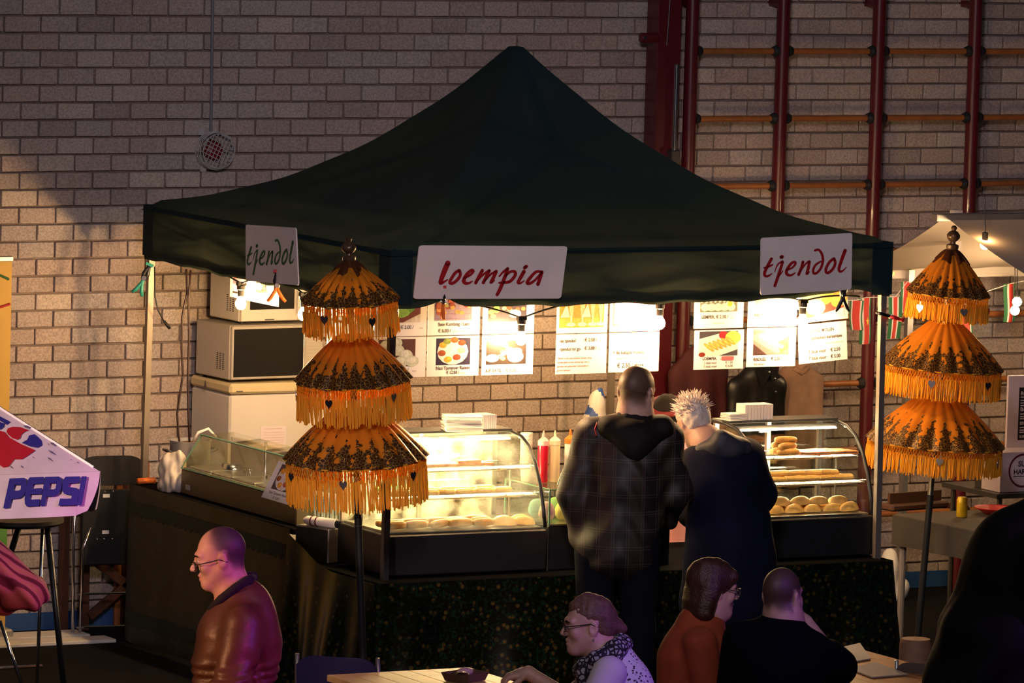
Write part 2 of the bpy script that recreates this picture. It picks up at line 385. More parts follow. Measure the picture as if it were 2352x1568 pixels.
M = dict(
    brick=brick_material(),
    mortar=mat('mortar', s2l((132, 116, 108)), .95, var=.2, vscale=6, bump=.3, bscale=90),
    floor=mat('sports_floor', (.006, .0055, .007), .85, var=.25, vscale=2, spec=.08),
    blue=mat('blue_paint', (.02, .08, .25), .6), white=mat('white', (.8, .78, .76), .5), offwhite=mat('offwhite_paint', (.72, .68, .62), .6, var=.08, vscale=5),
    black=mat('black_plastic', (.012, .012, .014), .4), blackmatt=mat('black_cloth', (.005, .005, .006), .95, spec=.02), rubber=mat('rubber', (.01, .01, .012), .7),
    chrome=mat('chrome', (.75, .75, .78), .18, 1), steel=mat('brushed_steel', (.62, .61, .6), .28, 1, bump=.05, bscale=200), darksteel=mat('dark_steel', (.09, .085, .085), .4, .6),
    tent=mat('green_canvas', (.0035, .018, .025), .85, var=.25, vscale=1.4, bump=.12, bscale=240, spec=.25), alu=mat('aluminium', (.5, .48, .46), .4, .8), 
    maroon=mat('maroon_steel', (.10, .008, .014), .35, .0, coat=.2), rung=mat('varnished_rung', (.34, .12, .035), .4, var=.15, vscale=12),
    wood=mat('dark_wood', (.09, .03, .015), .5, var=.3, vscale=9), 
    red=mat('red_plastic', (.6, .02, .02), .4), orange=mat('orange_grip', (.85, .18, .02), .45), teal=mat('teal_grip', (.02, .25, .2), .45),
    bulb=mat('lit_bulb', (1, .8, .5), .4, emit=1050, ecol=(1.0, .60, .27)), socket=mat('bulb_socket', (.02, .018, .016), .5), cable=mat('cable', (.012, .011, .011), .55),
    sign=mat('painted_board', (.84, .76, .74), .6, var=.07, vscale=4), signred=mat('red_paint', (.38, .006, .012), .55), signgreen=mat('green_paint', (.01, .11, .025), .55),
    paper=mat('paper', (.85, .82, .78), .55), ink=mat('printed_ink', (.06, .05, .05), .6), inkred=mat('pink_ink', (.75, .1, .12), .6), inkfaint=mat('faint_ink', (.55, .4, .38), .6), print_=mat('colour_print', (.5, .5, .5), .35, attr=True, var=.18, vscale=60),
    glass=glassmat('clear_glass'), steamed=glassmat('steamed_glass', (.92, .95, .86), haze=.13), glassedge=mat('glass_edge', (.1, .22, .15), .2),
    fridge=mat('white_enamel', (.55, .52, .49), .4), cream=mat('cream_plastic', (.5, .42, .25), .45), silver=mat('silver_paint', (.40, .37, .34), .4, .3), screen=mat('dark_glass', (.008, .007, .008), .3, spec=.15),
    pole=mat('tent_pole', (.26, .22, .18), .45, .5), plas=mat('clear_plastic', (.75, .73, .7), .3),
)
def add_translucent(m, col, fac):
    nt = m.node_tree; tl = nt.nodes.new('ShaderNodeBsdfTranslucent'); tl.inputs[0].default_value = (*col, 1); mx = nt.nodes.new('ShaderNodeMixShader'); mx.inputs[0].default_value = fac
    out = nt.nodes['Material Output']; src = out.inputs[0].links[0].from_socket; nt.links.new(src, mx.inputs[1]); nt.links.new(tl.outputs[0], mx.inputs[2]); nt.links.new(mx.outputs[0], out.inputs[0])
M['valance'] = mat('green_valance', (.011, .025, .023), .85, var=.25, vscale=1.4, bump=.12, bscale=240, spec=.2); add_translucent(M['valance'], (.12, .15, .10), .045)
add_translucent(M['tent'], (.08, .11, .07), .025)
# ---------------------------------------------------------------- floor and back wall
WY = 3.6
fl = MB(); fl.bb((-9, -14, -.1), (13, 3.9, 0)); struct(fl.build('floor', M['floor']))
wall = MB(); wall.bb((-4, WY+.016, -.1), (9, WY+.3, 6.0)); wall = struct(wall.build('wall_back', M['mortar']))
PX, PZ = .2265, .0985
def brick_mb(seed):
    rs = random.Random(seed); b = MB(); b.box((0, 0, 0), (PX-.0105, .04, PZ-.0115), None, .0035)
    b.v = [(x+rs.uniform(-.0012, .0012), y, z+rs.uniform(-.0012, .0012)) for x, y, z in b.v]; return b
BM = [brick_mb(i) for i in range(5)]; BMESH = [b.mesh('brick', M['brick']) for b in BM]
rest = MB(); rnd = []; rs = random.Random(3); nb = 0
for r in range(-13, 36):
    zc = 1.287+r*PZ
    if zc < .06: continue
    off = .028 if r % 2 == 0 else .141
    for c in range(-16, 37):
        xc = off+PX*(c+.5); dy = rs.uniform(-.002, .003)
        left = -.72 < xc < .62 and zc < 3.5; mid = .9 < xc < 3.45 and 1.02 < zc < 1.72
        if (left or mid) and nb < 300 and not (left and zc < .5 and xc > .1):
            o = bpy.data.objects.new('brick', BMESH[rs.randrange(5)]); COL.objects.link(o); o.parent = wall; o.location = (xc, WY+.012+dy, zc); nb += 1
        else:
            q = BM[rs.randrange(5)]; b0 = len(rest.v)
            rest._add([(x+xc, y+WY+.012+dy, z+zc) for x, y, z in q.v], q.f); rnd += [rs.random()]*len(q.v)
ro = rest.build('brickwork', M['brick'], wall); stuff(ro)
ra = ro.data.attributes.new('rnd', 'FLOAT', 'POINT'); ra.data.foreach_set('value', rnd)
bs = MB(); bs.bb((-4, WY-.012, 0), (9, WY+.02, .1)); struct(bs.build('baseboard_back', M['blue']))
# white boards lying by the wall
for k, (y0, y1) in enumerate(((3.0, 3.16), (3.22, 3.42))):
    b = MB(); b.bb((-1.9, y0, .0), (-.2-.06*k+.05, y1, .02), .003)
    tag(b.build('floor_board', M['offwhite']), ('front' if k == 0 else 'rear')+' pale board lying flat on the floor left of the stall', 'board', 'pale floor boards')
# ---------------------------------------------------------------- climbing frame on the wall
def climbing_frame():
    t = thing('climbing_frame', 'maroon steel climbing frame with wooden rungs fixed to the brick wall', 'climbing frame', (0, 0, 0))
    Yf = 3.45; X = [3.735, 4.365, 5.04, 5.73, 6.40]
    for i, x in enumerate(X):
        m = MB(); m.tube([(x, Yf, 0.0), (x, Yf, 4.6)], .042, 12); m.build('upright', M['maroon'], t, True, auto=60)
        for z in (.5, 2.0, 3.6, 4.4):
            m = MB(); m.bb((x-.02, Yf, z-.02), (x+.02, WY+.01, z+.02)); m.build('wall_bracket', M['maroon'], t)
    for z in (.486, .89, 1.296, 1.70, 2.10, 2.505, 2.91, 3.315, 3.72):
        for i in range(4):
            m = MB(); m.cyl((X[i]+.04, Yf, z), (X[i+1]-.04, Yf, z), .0185, n=10); m.build('rung', M['rung'], t, True, auto=60)
            for x, s in ((X[i], 1), (X[i+1], -1)):
                m = MB(); m.lathe([(.036, 0), (.036, .012), (.026, .034)], (0, 0, 0), 10, rot('Y', 90*s)); m.v = [(a+x+s*.034, b+Yf, c+z) for a, b, c in m.v]; m.build('rung_socket', M['rubber'], t)
    return t
climbing_frame()
def gym_post():
    t = thing('gym_post', 'broad maroon steel post with a silver guide tube beside the climbing frame', 'post', (3.53, 3.46, 0))
    m = MB(); m.bb((-.05, -.05, 0), (.11, .09, 4.6), .006); m.build('post', M['maroon'], t)
    m = MB(); m.tube([(.065, -.085, 2.3), (.065, -.085, 3.24)], .016, 10); m.build('guide_tube', M['chrome'], t, True, auto=60)
    m = MB(); m.bb((.035, -.11, 2.62), (.095, -.05, 2.73), .006); m.build('clamp', M['darksteel'], t)
    m = MB(); m.bb((-.17, -.06, 3.365), (-.04, -.02, 3.425), .012); a = m.build('bracket', M['maroon'], t)
    m = MB(); m.cyl((-.145, -.068, 3.395), (-.145, -.055, 3.395), .012, n=10); m.build('bolt', M['chrome'], a)
    m = MB(); m.tube([(.01, -.055, 3.35), (.05, -.055, 4.2)], .004, 5); m.build('pull_wire', M['steel'], t)
gym_post()
# ---------------------------------------------------------------- alarm in wire cage + conduit
def alarm():
    c = Vector((.655, WY-.01, 2.735))
    t = thing('caged_alarm', 'small red alarm sounder inside a white wire cage on the brick wall', 'alarm', c)
    m = MB(); m.lathe([(.06, 0), (.06, .03), (.05, .055), (.03, .065)], (0, 0, 0), 18, rot('X', 90)); m.build('sounder', mat('alarm_red', (.22, .008, .012), .4), t, True, auto=40)
    m = MB(); cw = mat('white_wire', (.5, .48, .48), .5)
    for k in range(5):
        y = -.012-k*.022; rr = .108 if k < 4 else .1
        m.tube([(rr*math.cos(a), y, rr*math.sin(a)) for a in np.linspace(0, 6.283, 25)[:-1]], .0028, 5, closed=True)
    R45 = rot('Y', 25)
    for k in range(-4, 5):
        q = k*.023; h = math.sqrt(max(.1**2-q*q, 0))
        for (a, b) in (((q, -.103, -h), (q, -.103, h)), ((-h, -.105, q), (h, -.105, q))): m.tube([R45 @ Vector(a), R45 @ Vector(b)], .0024, 5)
    for a in range(8):
        t0 = a*math.pi/4; m.tube([(.108*math.cos(t0), 0, .108*math.sin(t0)), (.1*math.cos(t0), -.1, .1*math.sin(t0))], .0026, 5)
    m.build('wire_cage', cw, t)
    for sx, sz in ((-.07, .105), (-.05, -.105), (.1, .06)):
        m = MB(); m.bb((sx-.018, -.004, sz-.018), (sx+.018, .004, sz+.018)); m.build('lug', cw, t)
    m = MB(); m.tube([(.645, WY-.02, 2.80), (.628, WY-.02, 4.6)], .0095, 8); tag(m.build('conduit', mat('grey_conduit', (.16, .16, .18), .5)), 'thin grey conduit running down the wall to the caged alarm', 'conduit')
alarm()
# ---------------------------------------------------------------- stall tent
VB, VT, AP = 2.17, 2.49, 3.485
def tent():
    t = thing('market_tent', 'dark green pagoda tent with a scalloped roof and hanging valance', 'tent', (1.5, 1.5, 0))
    H = 1.5
    def roofz(u, v):   # u, v in -1..1
        rr = max(abs(u), abs(v)); s = 1-rr; base = VT+(AP-VT)*s
        hip = min(abs(u), abs(v))/max(rr, 1e-6); sag = .82*s*(1-s)*(1+.12*s)
        return base-sag*.98-.05*(1-hip**2)*s*(1-s)*2
    m = MB()
    for q in range(4):
        Rq = rot('Z', 90*q)
        def g(a, b):
            s_ = b**.8; e = 1-s_; u, v = (2*a-1)*e, -e
            p = Rq @ Vector((u, v, 0)); z = roofz(p.x, p.y); rr = math.hypot(p.x, p.y)
            if rr < .11: z = min(z, AP-.035-2.6*rr*rr-.1*rr)
            wr = .004*math.sin(9*p.x+5*p.y)+.003*math.sin(21*p.y-7*p.x)
            z -= .045*max(0, (e-.97)/.03)
            return Vector((p.x*(H+.035*e), p.y*(H+.035*e), z+wr*min(1, s_*5)))
        m.grid(g, 25, 40)
    m.build('roof', M['tent'], t, True)
    def val(p0, p1, pins, name='valance', top=VT-.02, inset=0):
        p0 = Vector((*p0, 0)); p1 = Vector((*p1, 0)); L = (p1-p0).length; d = (p1-p0)/L; nrm = Vector((d.y, -d.x, 0)); m = MB(); NU = 90
        def low(s):
            z = VB-.008*math.sin(s*17)*math.sin(s*5)
            for c, w_, h in pins: z += h*math.exp(-abs((s-c)/w_)**1.3)
            return z
        def f(a, b):
            s = a*L; zb = low(s); z = top+(zb-top)*b
            off = .012*math.sin(s*8.3)*b+.006*math.sin(s*21+2)*b+.01*math.sin(b*3.14)-inset
            return Vector((*(p0+d*s+nrm*off).xy, z))
        m.grid(f, NU, 8)
        m.grid(lambda a, b: f(a, 1)-nrm*(.012+.0*b)+Vector((0, 0, .045*b)), NU, 2)   # hem
        return m.build(name, M['valance'], t, True)
    h = 1.515
    val((-h, -h), (h, -h), [(.33, .09, .045), (2.76, .25, .052)])
    val((-h, h), (-h, -h), [(1.2, .3, -.006)])
    val((h, -h), (h, h), [(.24, .22, .02)]); val((h, h), (-h, h), [])
    for sx, sy in ((-1, -1), (1, -1), (-1, 1), (1, 1)):   # corner reinforcement
        m = MB(); c = Vector((sx*h, sy*h, 0))
        m.grid(lambda a, b: Vector((c.x+sx*.012+(-sx*.13*(1-2*a) if a < .5 else 0), c.y+sy*.012+(-sy*.13*(2*a-1) if a >= .5 else 0), VT-.015-b*(VT-VB-.035))), 9, 4); m.build('corner_patch', M['tent'], t)
        m = MB(); lean = Vector((sx*.018, sy*.012, 0)); x, y = sx*1.49, sy*1.49
        m.box((x, y, 2.3), (.034, .034, .34)); m.build('inner_pole', M['pole'], t)
        m = MB(); q = [(x+sx*.0, y, 2.3), (x+lean.x, y+lean.y, .02)]
        m.tube([Vector(q[0]), Vector(q[1])], .024, 4); p = m.build('pole', M['pole'] if sy > 0 or sx > 0 else M['darksteel'], t)
        m = MB(); m.bb((x+lean.x-.06, y+lean.y-.06, 0), (x+lean.x+.06, y+lean.y+.06, .02), .004); m.build('foot', M['darksteel'], t)
    for a, b in (((-1.49, -1.49), (1.49, -1.49)), ((1.49, -1.49), (1.49, 1.49)), ((1.49, 1.49), (-1.49, 1.49)), ((-1.49, 1.49), (-1.49, -1.49))):
        m = MB(); a = Vector((*a, 2.4)); b = Vector((*b, 2.4)); mid = (a+b)/2; lo = Vector((0, 0, .3))
        for p, q in ((a, mid-lo*.6), (a-lo*.6, mid), (mid, b-lo*.6), (mid-lo*.6, b)): m.cyl(p, q, .011, n=4)
        m.build('scissor_truss', M['alu'], t)
    m = MB(); m.tube([(0, 0, 2.5), (0, 0, AP-.06)], .02, 8); m.build('centre_pole', M['alu'], t)
    for sx, sy in ((-1, -1), (1, -1), (-1, 1), (1, 1)):
        m = MB(); m.cyl((sx*1.49, sy*1.49, 2.3), (0, 0, 2.55), .01, n=4); m.build('strut', M['alu'], t)
    return t
tent()
# ---------------------------------------------------------------- hand painted signs
LOE = [([(580, 325), (530, 440), (478, 585), (500, 598), (575, 553)], [74, 72, 58, 40, 18]),
       ([(735, 425), (680, 460), (630, 535), (606, 590), (640, 605), (705, 560), (750, 490), (740, 430)], 44),
       ([(800, 530), (880, 495), (930, 440), (905, 422), (840, 480), (797, 565), (820, 600), (865, 602), (918, 575)], [30, 30, 36, 40, 48, 54, 50, 36, 16]),
       ([(1055, 425), (1010, 505), (962, 598)], 46), ([(985, 570), (1070, 480), (1145, 428)], [22, 30, 34]), ([(1150, 430), (1112, 505), (1068, 595)], 46), ([(1088, 570), (1170, 480), (1240, 440)], [22, 30, 34]), ([(1246, 440), (1208, 525), (1172, 595), (1225, 562)], [50, 50, 44, 12]),
       ([(1288, 508), (1340, 450), (1400, 405)], [20, 32, 40]), ([(1405, 400), (1372, 500), (1305, 670), (1258, 762)], [46, 50, 52, 46]), ([(1372, 505), (1440, 445), (1505, 445), (1505, 500), (1440, 575), (1370, 592), (1285, 598)], [30, 36, 46, 46, 44, 40, 24]),
       ([(1632, 440), (1590, 515), (1550, 590), (1585, 600), (1640, 565)], [52, 52, 46, 30, 12]), ([(1640, 390), (1665, 370)], 48),
       ([(1875, 445), (1800, 445), (1720, 525), (1675, 595), (1715, 605), (1790, 555), (1872, 462)], [36, 40, 46, 48, 40, 34, 34]), ([(1882, 448), (1852, 545), (1825, 618)], 50)]
TJE = [([(345, 510), (290, 612), (236, 730), (246, 782), (295, 782), (352, 742)], [46, 50, 48, 44, 34, 12]), ([(225, 655), (300, 632), (362, 605)], [22, 34, 24]),
       ([(500, 485), (512, 478)], 58), ([(520, 560), (470, 720), (395, 940)], [40, 50, 46]), ([(518, 548), (440, 605), (392, 722)], [30, 26, 10]), ([(435, 815), (480, 760), (525, 700)], [12, 22, 14]),
       ([(580, 690), (665, 655), (722, 590), (705, 560), (645, 595), (585, 690), (580, 745), (615, 772), (665, 765), (722, 728)], [26, 30, 36, 40, 44, 50, 50, 42, 34, 12]),
       ([(840, 560), (812, 660), (768, 762)], 46), ([(795, 715), (870, 605), (935, 550)], [18, 26, 34]), ([(942, 558), (922, 660), (898, 752), (945, 712)], [46, 48, 44, 10]),
       ([(1030, 378), (1092, 368), (1142, 440), (1155, 545), (1120, 660), (1060, 730), (1010, 742), (1000, 685), (1042, 605), (1125, 552)], [34, 40, 42, 42, 40, 40, 42, 40, 36, 26]),
       ([(1332, 505), (1262, 560), (1205, 660), (1202, 722), (1242, 730), (1312, 668), (1350, 580), (1335, 515)], 44),
       ([(1512, 378), (1460, 510), (1408, 660), (1422, 712), (1470, 698), (1528, 640)], [56, 54, 48, 42, 28, 10])]
def unmap(quad):   # crop pixel -> (u, v) in the sign by inverse bilinear map
    A, B, Cc, D = (np.array(q, float) for q in quad)
    def f(x, y):
        u = v = .5; P = np.array([x, y])
        for _ in range(12):
            F = A*(1-u)*(1-v)+B*u*(1-v)+Cc*u*v+D*(1-u)*v-P
            du = (B-A)*(1-v)+(Cc-D)*v; dv = (D-A)*(1-u)+(Cc-B)*u
            s = np.linalg.solve(np.stack([du, dv], 1), -F); u += s[0]; v += s[1]
        return u, v
    return f
def board(label, corners, strokes, quad, ink, nrm, nm='lettering'):
    # corners: world points TL TR BR BL on the valance plane
    TL, TR, BR, BL = corners; nrm = Vector(nrm); base = (BL+BR)/2
    bil = lambda u, v: TL*(1-u)*(1-v)+TR*u*(1-v)+BR*u*v+BL*(1-u)*v
    rc = .035; pts = []
    for (cu, cv, a0) in ((rc*.6, rc*1.4, 180), (1-rc*.6, rc*1.4, 270), (1-rc*.6, 1-rc*1.4, 0), (rc*.6, 1-rc*1.4, 90)):
        for a in range(0, 91, 30): pts.append((cu+rc*.6*math.cos(R_(a0+a)), cv+rc*1.4*math.sin(R_(a0+a))))
    m = MB(); m.prism(pts, lambda u, v, h: bil(u, v)-base+nrm*h, .008)
    o = tag(m.build('sign_board', M['sign'], loc=base), label, 'sign')
    uv = unmap(quad); m = MB()
    for p, w_ in strokes: stroke(m, p, w_, lambda x, y: (lambda q: bil(*q)-base+nrm*.0095)(uv(x, y)))
    m.build(nm, ink, o); return o
YS = -.05; XS = -.05
board('white board reading loempia in red brush letters, clipped to the front valance', [onY(x, y, YS) for x, y in ((961.5, 563), (1302, 565), (1287, 685), (948, 686))], LOE, ((190, 80), (2245, 90), (2150, 815), (110, 820)), M['signred'], (0, -1, 0))
board('white board reading tjendol in red brush letters at the right end of the valance', [onY(x, y, YS) for x, y in ((1746.5, 546), (1956, 534.5), (1954, 664.5), (1745.3, 677.5))], TJE, ((185, 180), (1635, 100), (1600, 1000), (175, 1090)), M['signred'], (0, -1, 0))
board('white board reading tjendol in green brush letters on the left valance', [onX(x, y, XS) for x, y in ((567, 515.5), (682, 523), (688, 655), (567.5, 644.6))], TJE, ((185, 150), (1600, 150), (1600, 1060), (175, 1060)), M['signgreen'], (-1, 0, 0))
# ---------------------------------------------------------------- spring clamps
def clamp(label, loc, Rm, grip, body, spread=22, s=1.0):
    t = thing('spring_clamp', label, 'clamp', loc, 0, 'spring clamps on the tent edge'); Rm = Rm.to_4x4() if len(Rm) == 3 else Rm
    m = MB()
    for sg in (-1, 1):
        Q = rot('Y', sg*spread) ; P = lambda x, z: Rm.to_3x3() @ (Q @ Vector((x*s, 0, z*s)))
        m2 = MB(); m2.tube([P(0, 0), P(sg*.006, -.03), P(sg*.002, -.075), P(-sg*.006, -.1)], [.009*s, .010*s, .011*s, .008*s], 8); m2.build('handle', grip, t, True)
        Q = rot('Y', -sg*8); P = lambda x, z: Rm.to_3x3() @ (Q @ Vector((x*s, 0, z*s)))
        m2 = MB(); m2.tube([P(sg*.004, -.01), P(sg*.014, .02), P(sg*.012, .05), P(sg*.002, .072)], [.010*s, .012*s, .011*s, .008*s], 8); m2.build('jaw', body, t, True)
        m2 = MB(); m2.box(P(sg*.001, .078), (.022*s, .024*s, .014*s), Rm.to_3x3()); m2.build('jaw_pad', M['red'] if grip != M['teal'] else M['teal'], t)
    m.cyl(Rm.to_3x3() @ Vector((0, -.014*s, 0)), Rm.to_3x3() @ Vector((0, .014*s, 0)), .013*s, n=10); m.build('spring', M['steel'], t)
    return t
RZ90 = rot('Z', 80)
clamp('black clamp with orange grips holding the loempia board', onY(1018, 692, -.04), rot('Z', 70), M['orange'], M['black'])
clamp('black clamp with orange grips under the green tjendol board', onX(636, 655, -.05), rot('Z', -25), M['orange'], M['black'], 26)
clamp('black clamp with dark grips on the right tjendol board', onY(1936, 676, -.04), rot('Z', 0), M['black'], M['black'])
clamp('dark clamp with teal grips on the left tent pole', onX(331, 638, -.05)+Vector((0, 0, .0)), rot('Z', -28) @ rot('Y', 22), M['teal'], M['black'], 14, 1.05)
clamp('black and red clamp gripping the right tent pole', onY(2046, 727, -.05), rot('Y', 105) @ rot('Z', 90), M['black'], M['red'], 8, .9)
# ---------------------------------------------------------------- string of bulbs
BULBS = [onX(553, 697, .19), onX(697, 722, .19), onX(868, 748, .19), onY(1197, 778, .12), onY(1515, 742, .12), onY(1843, 738, .12)]
SOCK = [b+Vector((0, 0, .075)) for b in BULBS]
BACKB = [Vector((1.5, 1.9, 2.25)), Vector((2.6, 2.75, 2.2)), Vector((2.9, 1.6, 2.12)), Vector((2.92, .75, 2.07))]  # unseen bulbs, added inside the tent to light the back wall and right parasol
def lights():
    names = ['lit bulb nearest the left tent pole', 'lit bulb beside the top tier of the left golden parasol', 'lit bulb shining through the left golden parasol fringe', 'lit bulb in front of the kip sate card', 'lit bulb beside the ijs shanghai card', 'lit bulb in front of the risoles and molen cards', 'added unseen bulb under the tent between freezer and counter', 'added unseen bulb under the tent near the back pole', 'added unseen bulb under the right tent edge', 'added unseen bulb under the right tent edge near the front corner']
    for i, (b, s) in enumerate(zip(BULBS+BACKB, SOCK+[b+Vector((0, 0, .075)) for b in BACKB])):
        t = thing('light_bulb', names[i], 'light bulb', b, 0, 'bulbs strung under the tent edge')
        m = MB(); m.lathe([(.0, -.034), (.016, -.030), (.027, -.016), (.03, 0), (.026, .016), (.017, .03), (.014, .038)], (0, 0, 0), 14); m.build('glass_bulb', M['bulb'], t, True)
        m = MB(); m.lathe([(.015, .036), (.019, .042), (.019, .075), (.024, .08), (.024, .1), (.012, .108)], (0, 0, 0), 12); m.box((0, 0, .11), (.05, .03, .02)); m.build('socket', M['socket'], t)
    pts = [Vector((.06, 2.62, 2.19))]+[s+Vector((0, 0, .035)) for s in SOCK]+[Vector((2.9, .1, 2.17))]
    m = MB(); path = []
    for a, b in zip(pts[:-1], pts[1:]):
        L = (b-a).length
        for k in range(12):
            u = k/12; p = a.lerp(b, u); p.z -= (-.10 if L > .6 else -.04)*4*u*(1-u)*(.55 if L > .6 else .4); path.append(p)
    path.append(pts[-1])
    bp = [Vector((2.9, .1, 2.17)), BACKB[3]+Vector((0, 0, .11)), BACKB[2]+Vector((0, 0, .11)), Vector((2.9, 2.75, 2.36)), BACKB[1]+Vector((0, 0, .11)), BACKB[0]+Vector((0, 0, .11))]; path += bp[1:]
    # rises between the sockets are hooked to the frame behind the valance
    m.tube(path, .0055, 6); tag(m.build('light_cable', M['cable'], None, True), 'black cable of the bulb string looping under the tent edge', 'cable')
lights()
m = MB(); m.tube([onY(355, 612, 2.92), onY(356, 680, 2.9), onY(362, 710, 2.9), onY(379, 742, 2.9)], .004, 6); m.cyl(onY(377, 738, 2.9), onY(390, 754, 2.9), .009, n=8)
tag(m.build('loose_cord', M['cable'], None, True), 'loose thin cord with a plug end hanging beside the left pole', 'cord')
for k, pts in enumerate((((428, 618), (430, 670), (418, 730), (417, 800), (420, 860), (407, 950), (410, 1000), (414, 1030)), ((438, 620), (433, 690), (434, 780), (431, 880), (433, 960), (436, 1030)))):
    m = MB(); m.tube([onY(x, y, 2.75-.02*k) for x, y in pts], .0065, 8)
    tag(m.build('power_cable', mat('brown_cable', (.022, .009, .007), .5), None, True), ('left' if k == 0 else 'right')+' of two dark cables hanging down to the pot by the freezer', 'cable')
# ---------------------------------------------------------------- counter tables and cloths
M['batik'] = clothpattern('batik_cloth', (.008, .0055, .0035), (.030, .018, .006), (.004, .012, .008), 9, .5)
M['batik2'] = clothpattern('green_gold_batik', (.006, .0065, .004), (.11, .07, .016), (.008, .026, .012), 24, .24, .4)
M['border'] = mat('green_border', (.002, .014, .011), .7, var=.4, vscale=30)
def ttable(name, label, a, b, z):
    cx, cy = (a[0]+b[0])/2, (a[1]+b[1])/2; t = thing(name, label, 'table', (cx, cy, 0), 0, 'stall counter tables'); sx, sy = abs(b[0]-a[0]), abs(b[1]-a[1])
    m = MB(); m.box((0, 0, z-.015), (sx, sy, .03), None, .004); m.build('table_top', M['blackmatt'], t)
    for x in (-1, 1):
        for y in (-1, 1):
            m = MB(); m.cyl((x*(sx/2-.1), y*(sy/2-.08), z-.03), (x*(sx/2-.08), y*(sy/2-.06), 0), .014, n=8); m.build('leg', M['darksteel'], t)
    return t
ttable('trestle_table', 'black covered counter table along the left side under the food warmer', (-.07, .95), (.50, 2.98), .9)
ttable('trestle_table', 'black covered counter table along the front under the display cases', (-.08, -.1), (3.0, .90), .75)
def cloth(label, path, ztop, zbot, matl, amp, fr, seed, border=None):
    # path: list of ground points; cloth hangs from ztop to zbot with vertical folds
    P = [Vector((*p, 0)) for p in path]; seg = [(P[i+1]-P[i]).length for i in range(len(P)-1)]; L = sum(seg); base = sum(P, Vector())/len(P)
    def at(s):
        for i, l in enumerate(seg):
            if s <= l or i == len(seg)-1:
                d = (P[i+1]-P[i]).normalized(); return P[i]+d*s, Vector((d.y, -d.x, 0))
            s -= l
    rs = random.Random(seed); ph = [rs.uniform(0, 6.28) for _ in range(6)]
    def f(a, b):
        s = a*L; p, n = at(s); zt = ztop(s) if callable(ztop) else ztop
        fold = math.sin(s*fr+ph[0]+1.2*math.sin(s*2.1+ph[1]))+.5*math.sin(s*fr*2.3+ph[2]+b)+.35*math.sin(s*fr*.37+ph[3])
        off = .006+amp*(.15+b)*(fold*.5+.75)
        return p+n*off+Vector((0, 0, zt+(zbot-zt)*b))-base
    m = MB(); m.grid(f, int(L*46), 26); o = tag(m.build('tablecloth', matl, None, True, loc=base), label, 'tablecloth')
    if border:
        for b0, b1 in border:
            m = MB(); N = int(L*46)
            m.grid(lambda a, b: f(a, (b0+(b1-b0)*b)+(.035*(abs((a*L*14) % 1-.5)*2) if b > .5 else 0))+(at(a*L)[1]*.003), N, 3); m.build('border_band', M['border'], o, True)
    return o
cloth('dark batik cloth with green zigzag borders hanging from the left counter', [(.3, 3.0), (-.085, 3.0), (-.085, .94)], lambda s: .905 if s < 2.5 else .905-.0*s, .02, M['batik'], .02, 9, 4, ((.10, .17), (.80, .87)))
cloth('green and gold batik cloth hanging in folds along the front counter', [(-.1, .93), (-.1, -.12), (3.02, -.12), (3.02, .5)], lambda s: .75 if s > .55 else .75+.14*(1-s/.55)**1.5, .015, M['batik2'], .075, 9, 9)
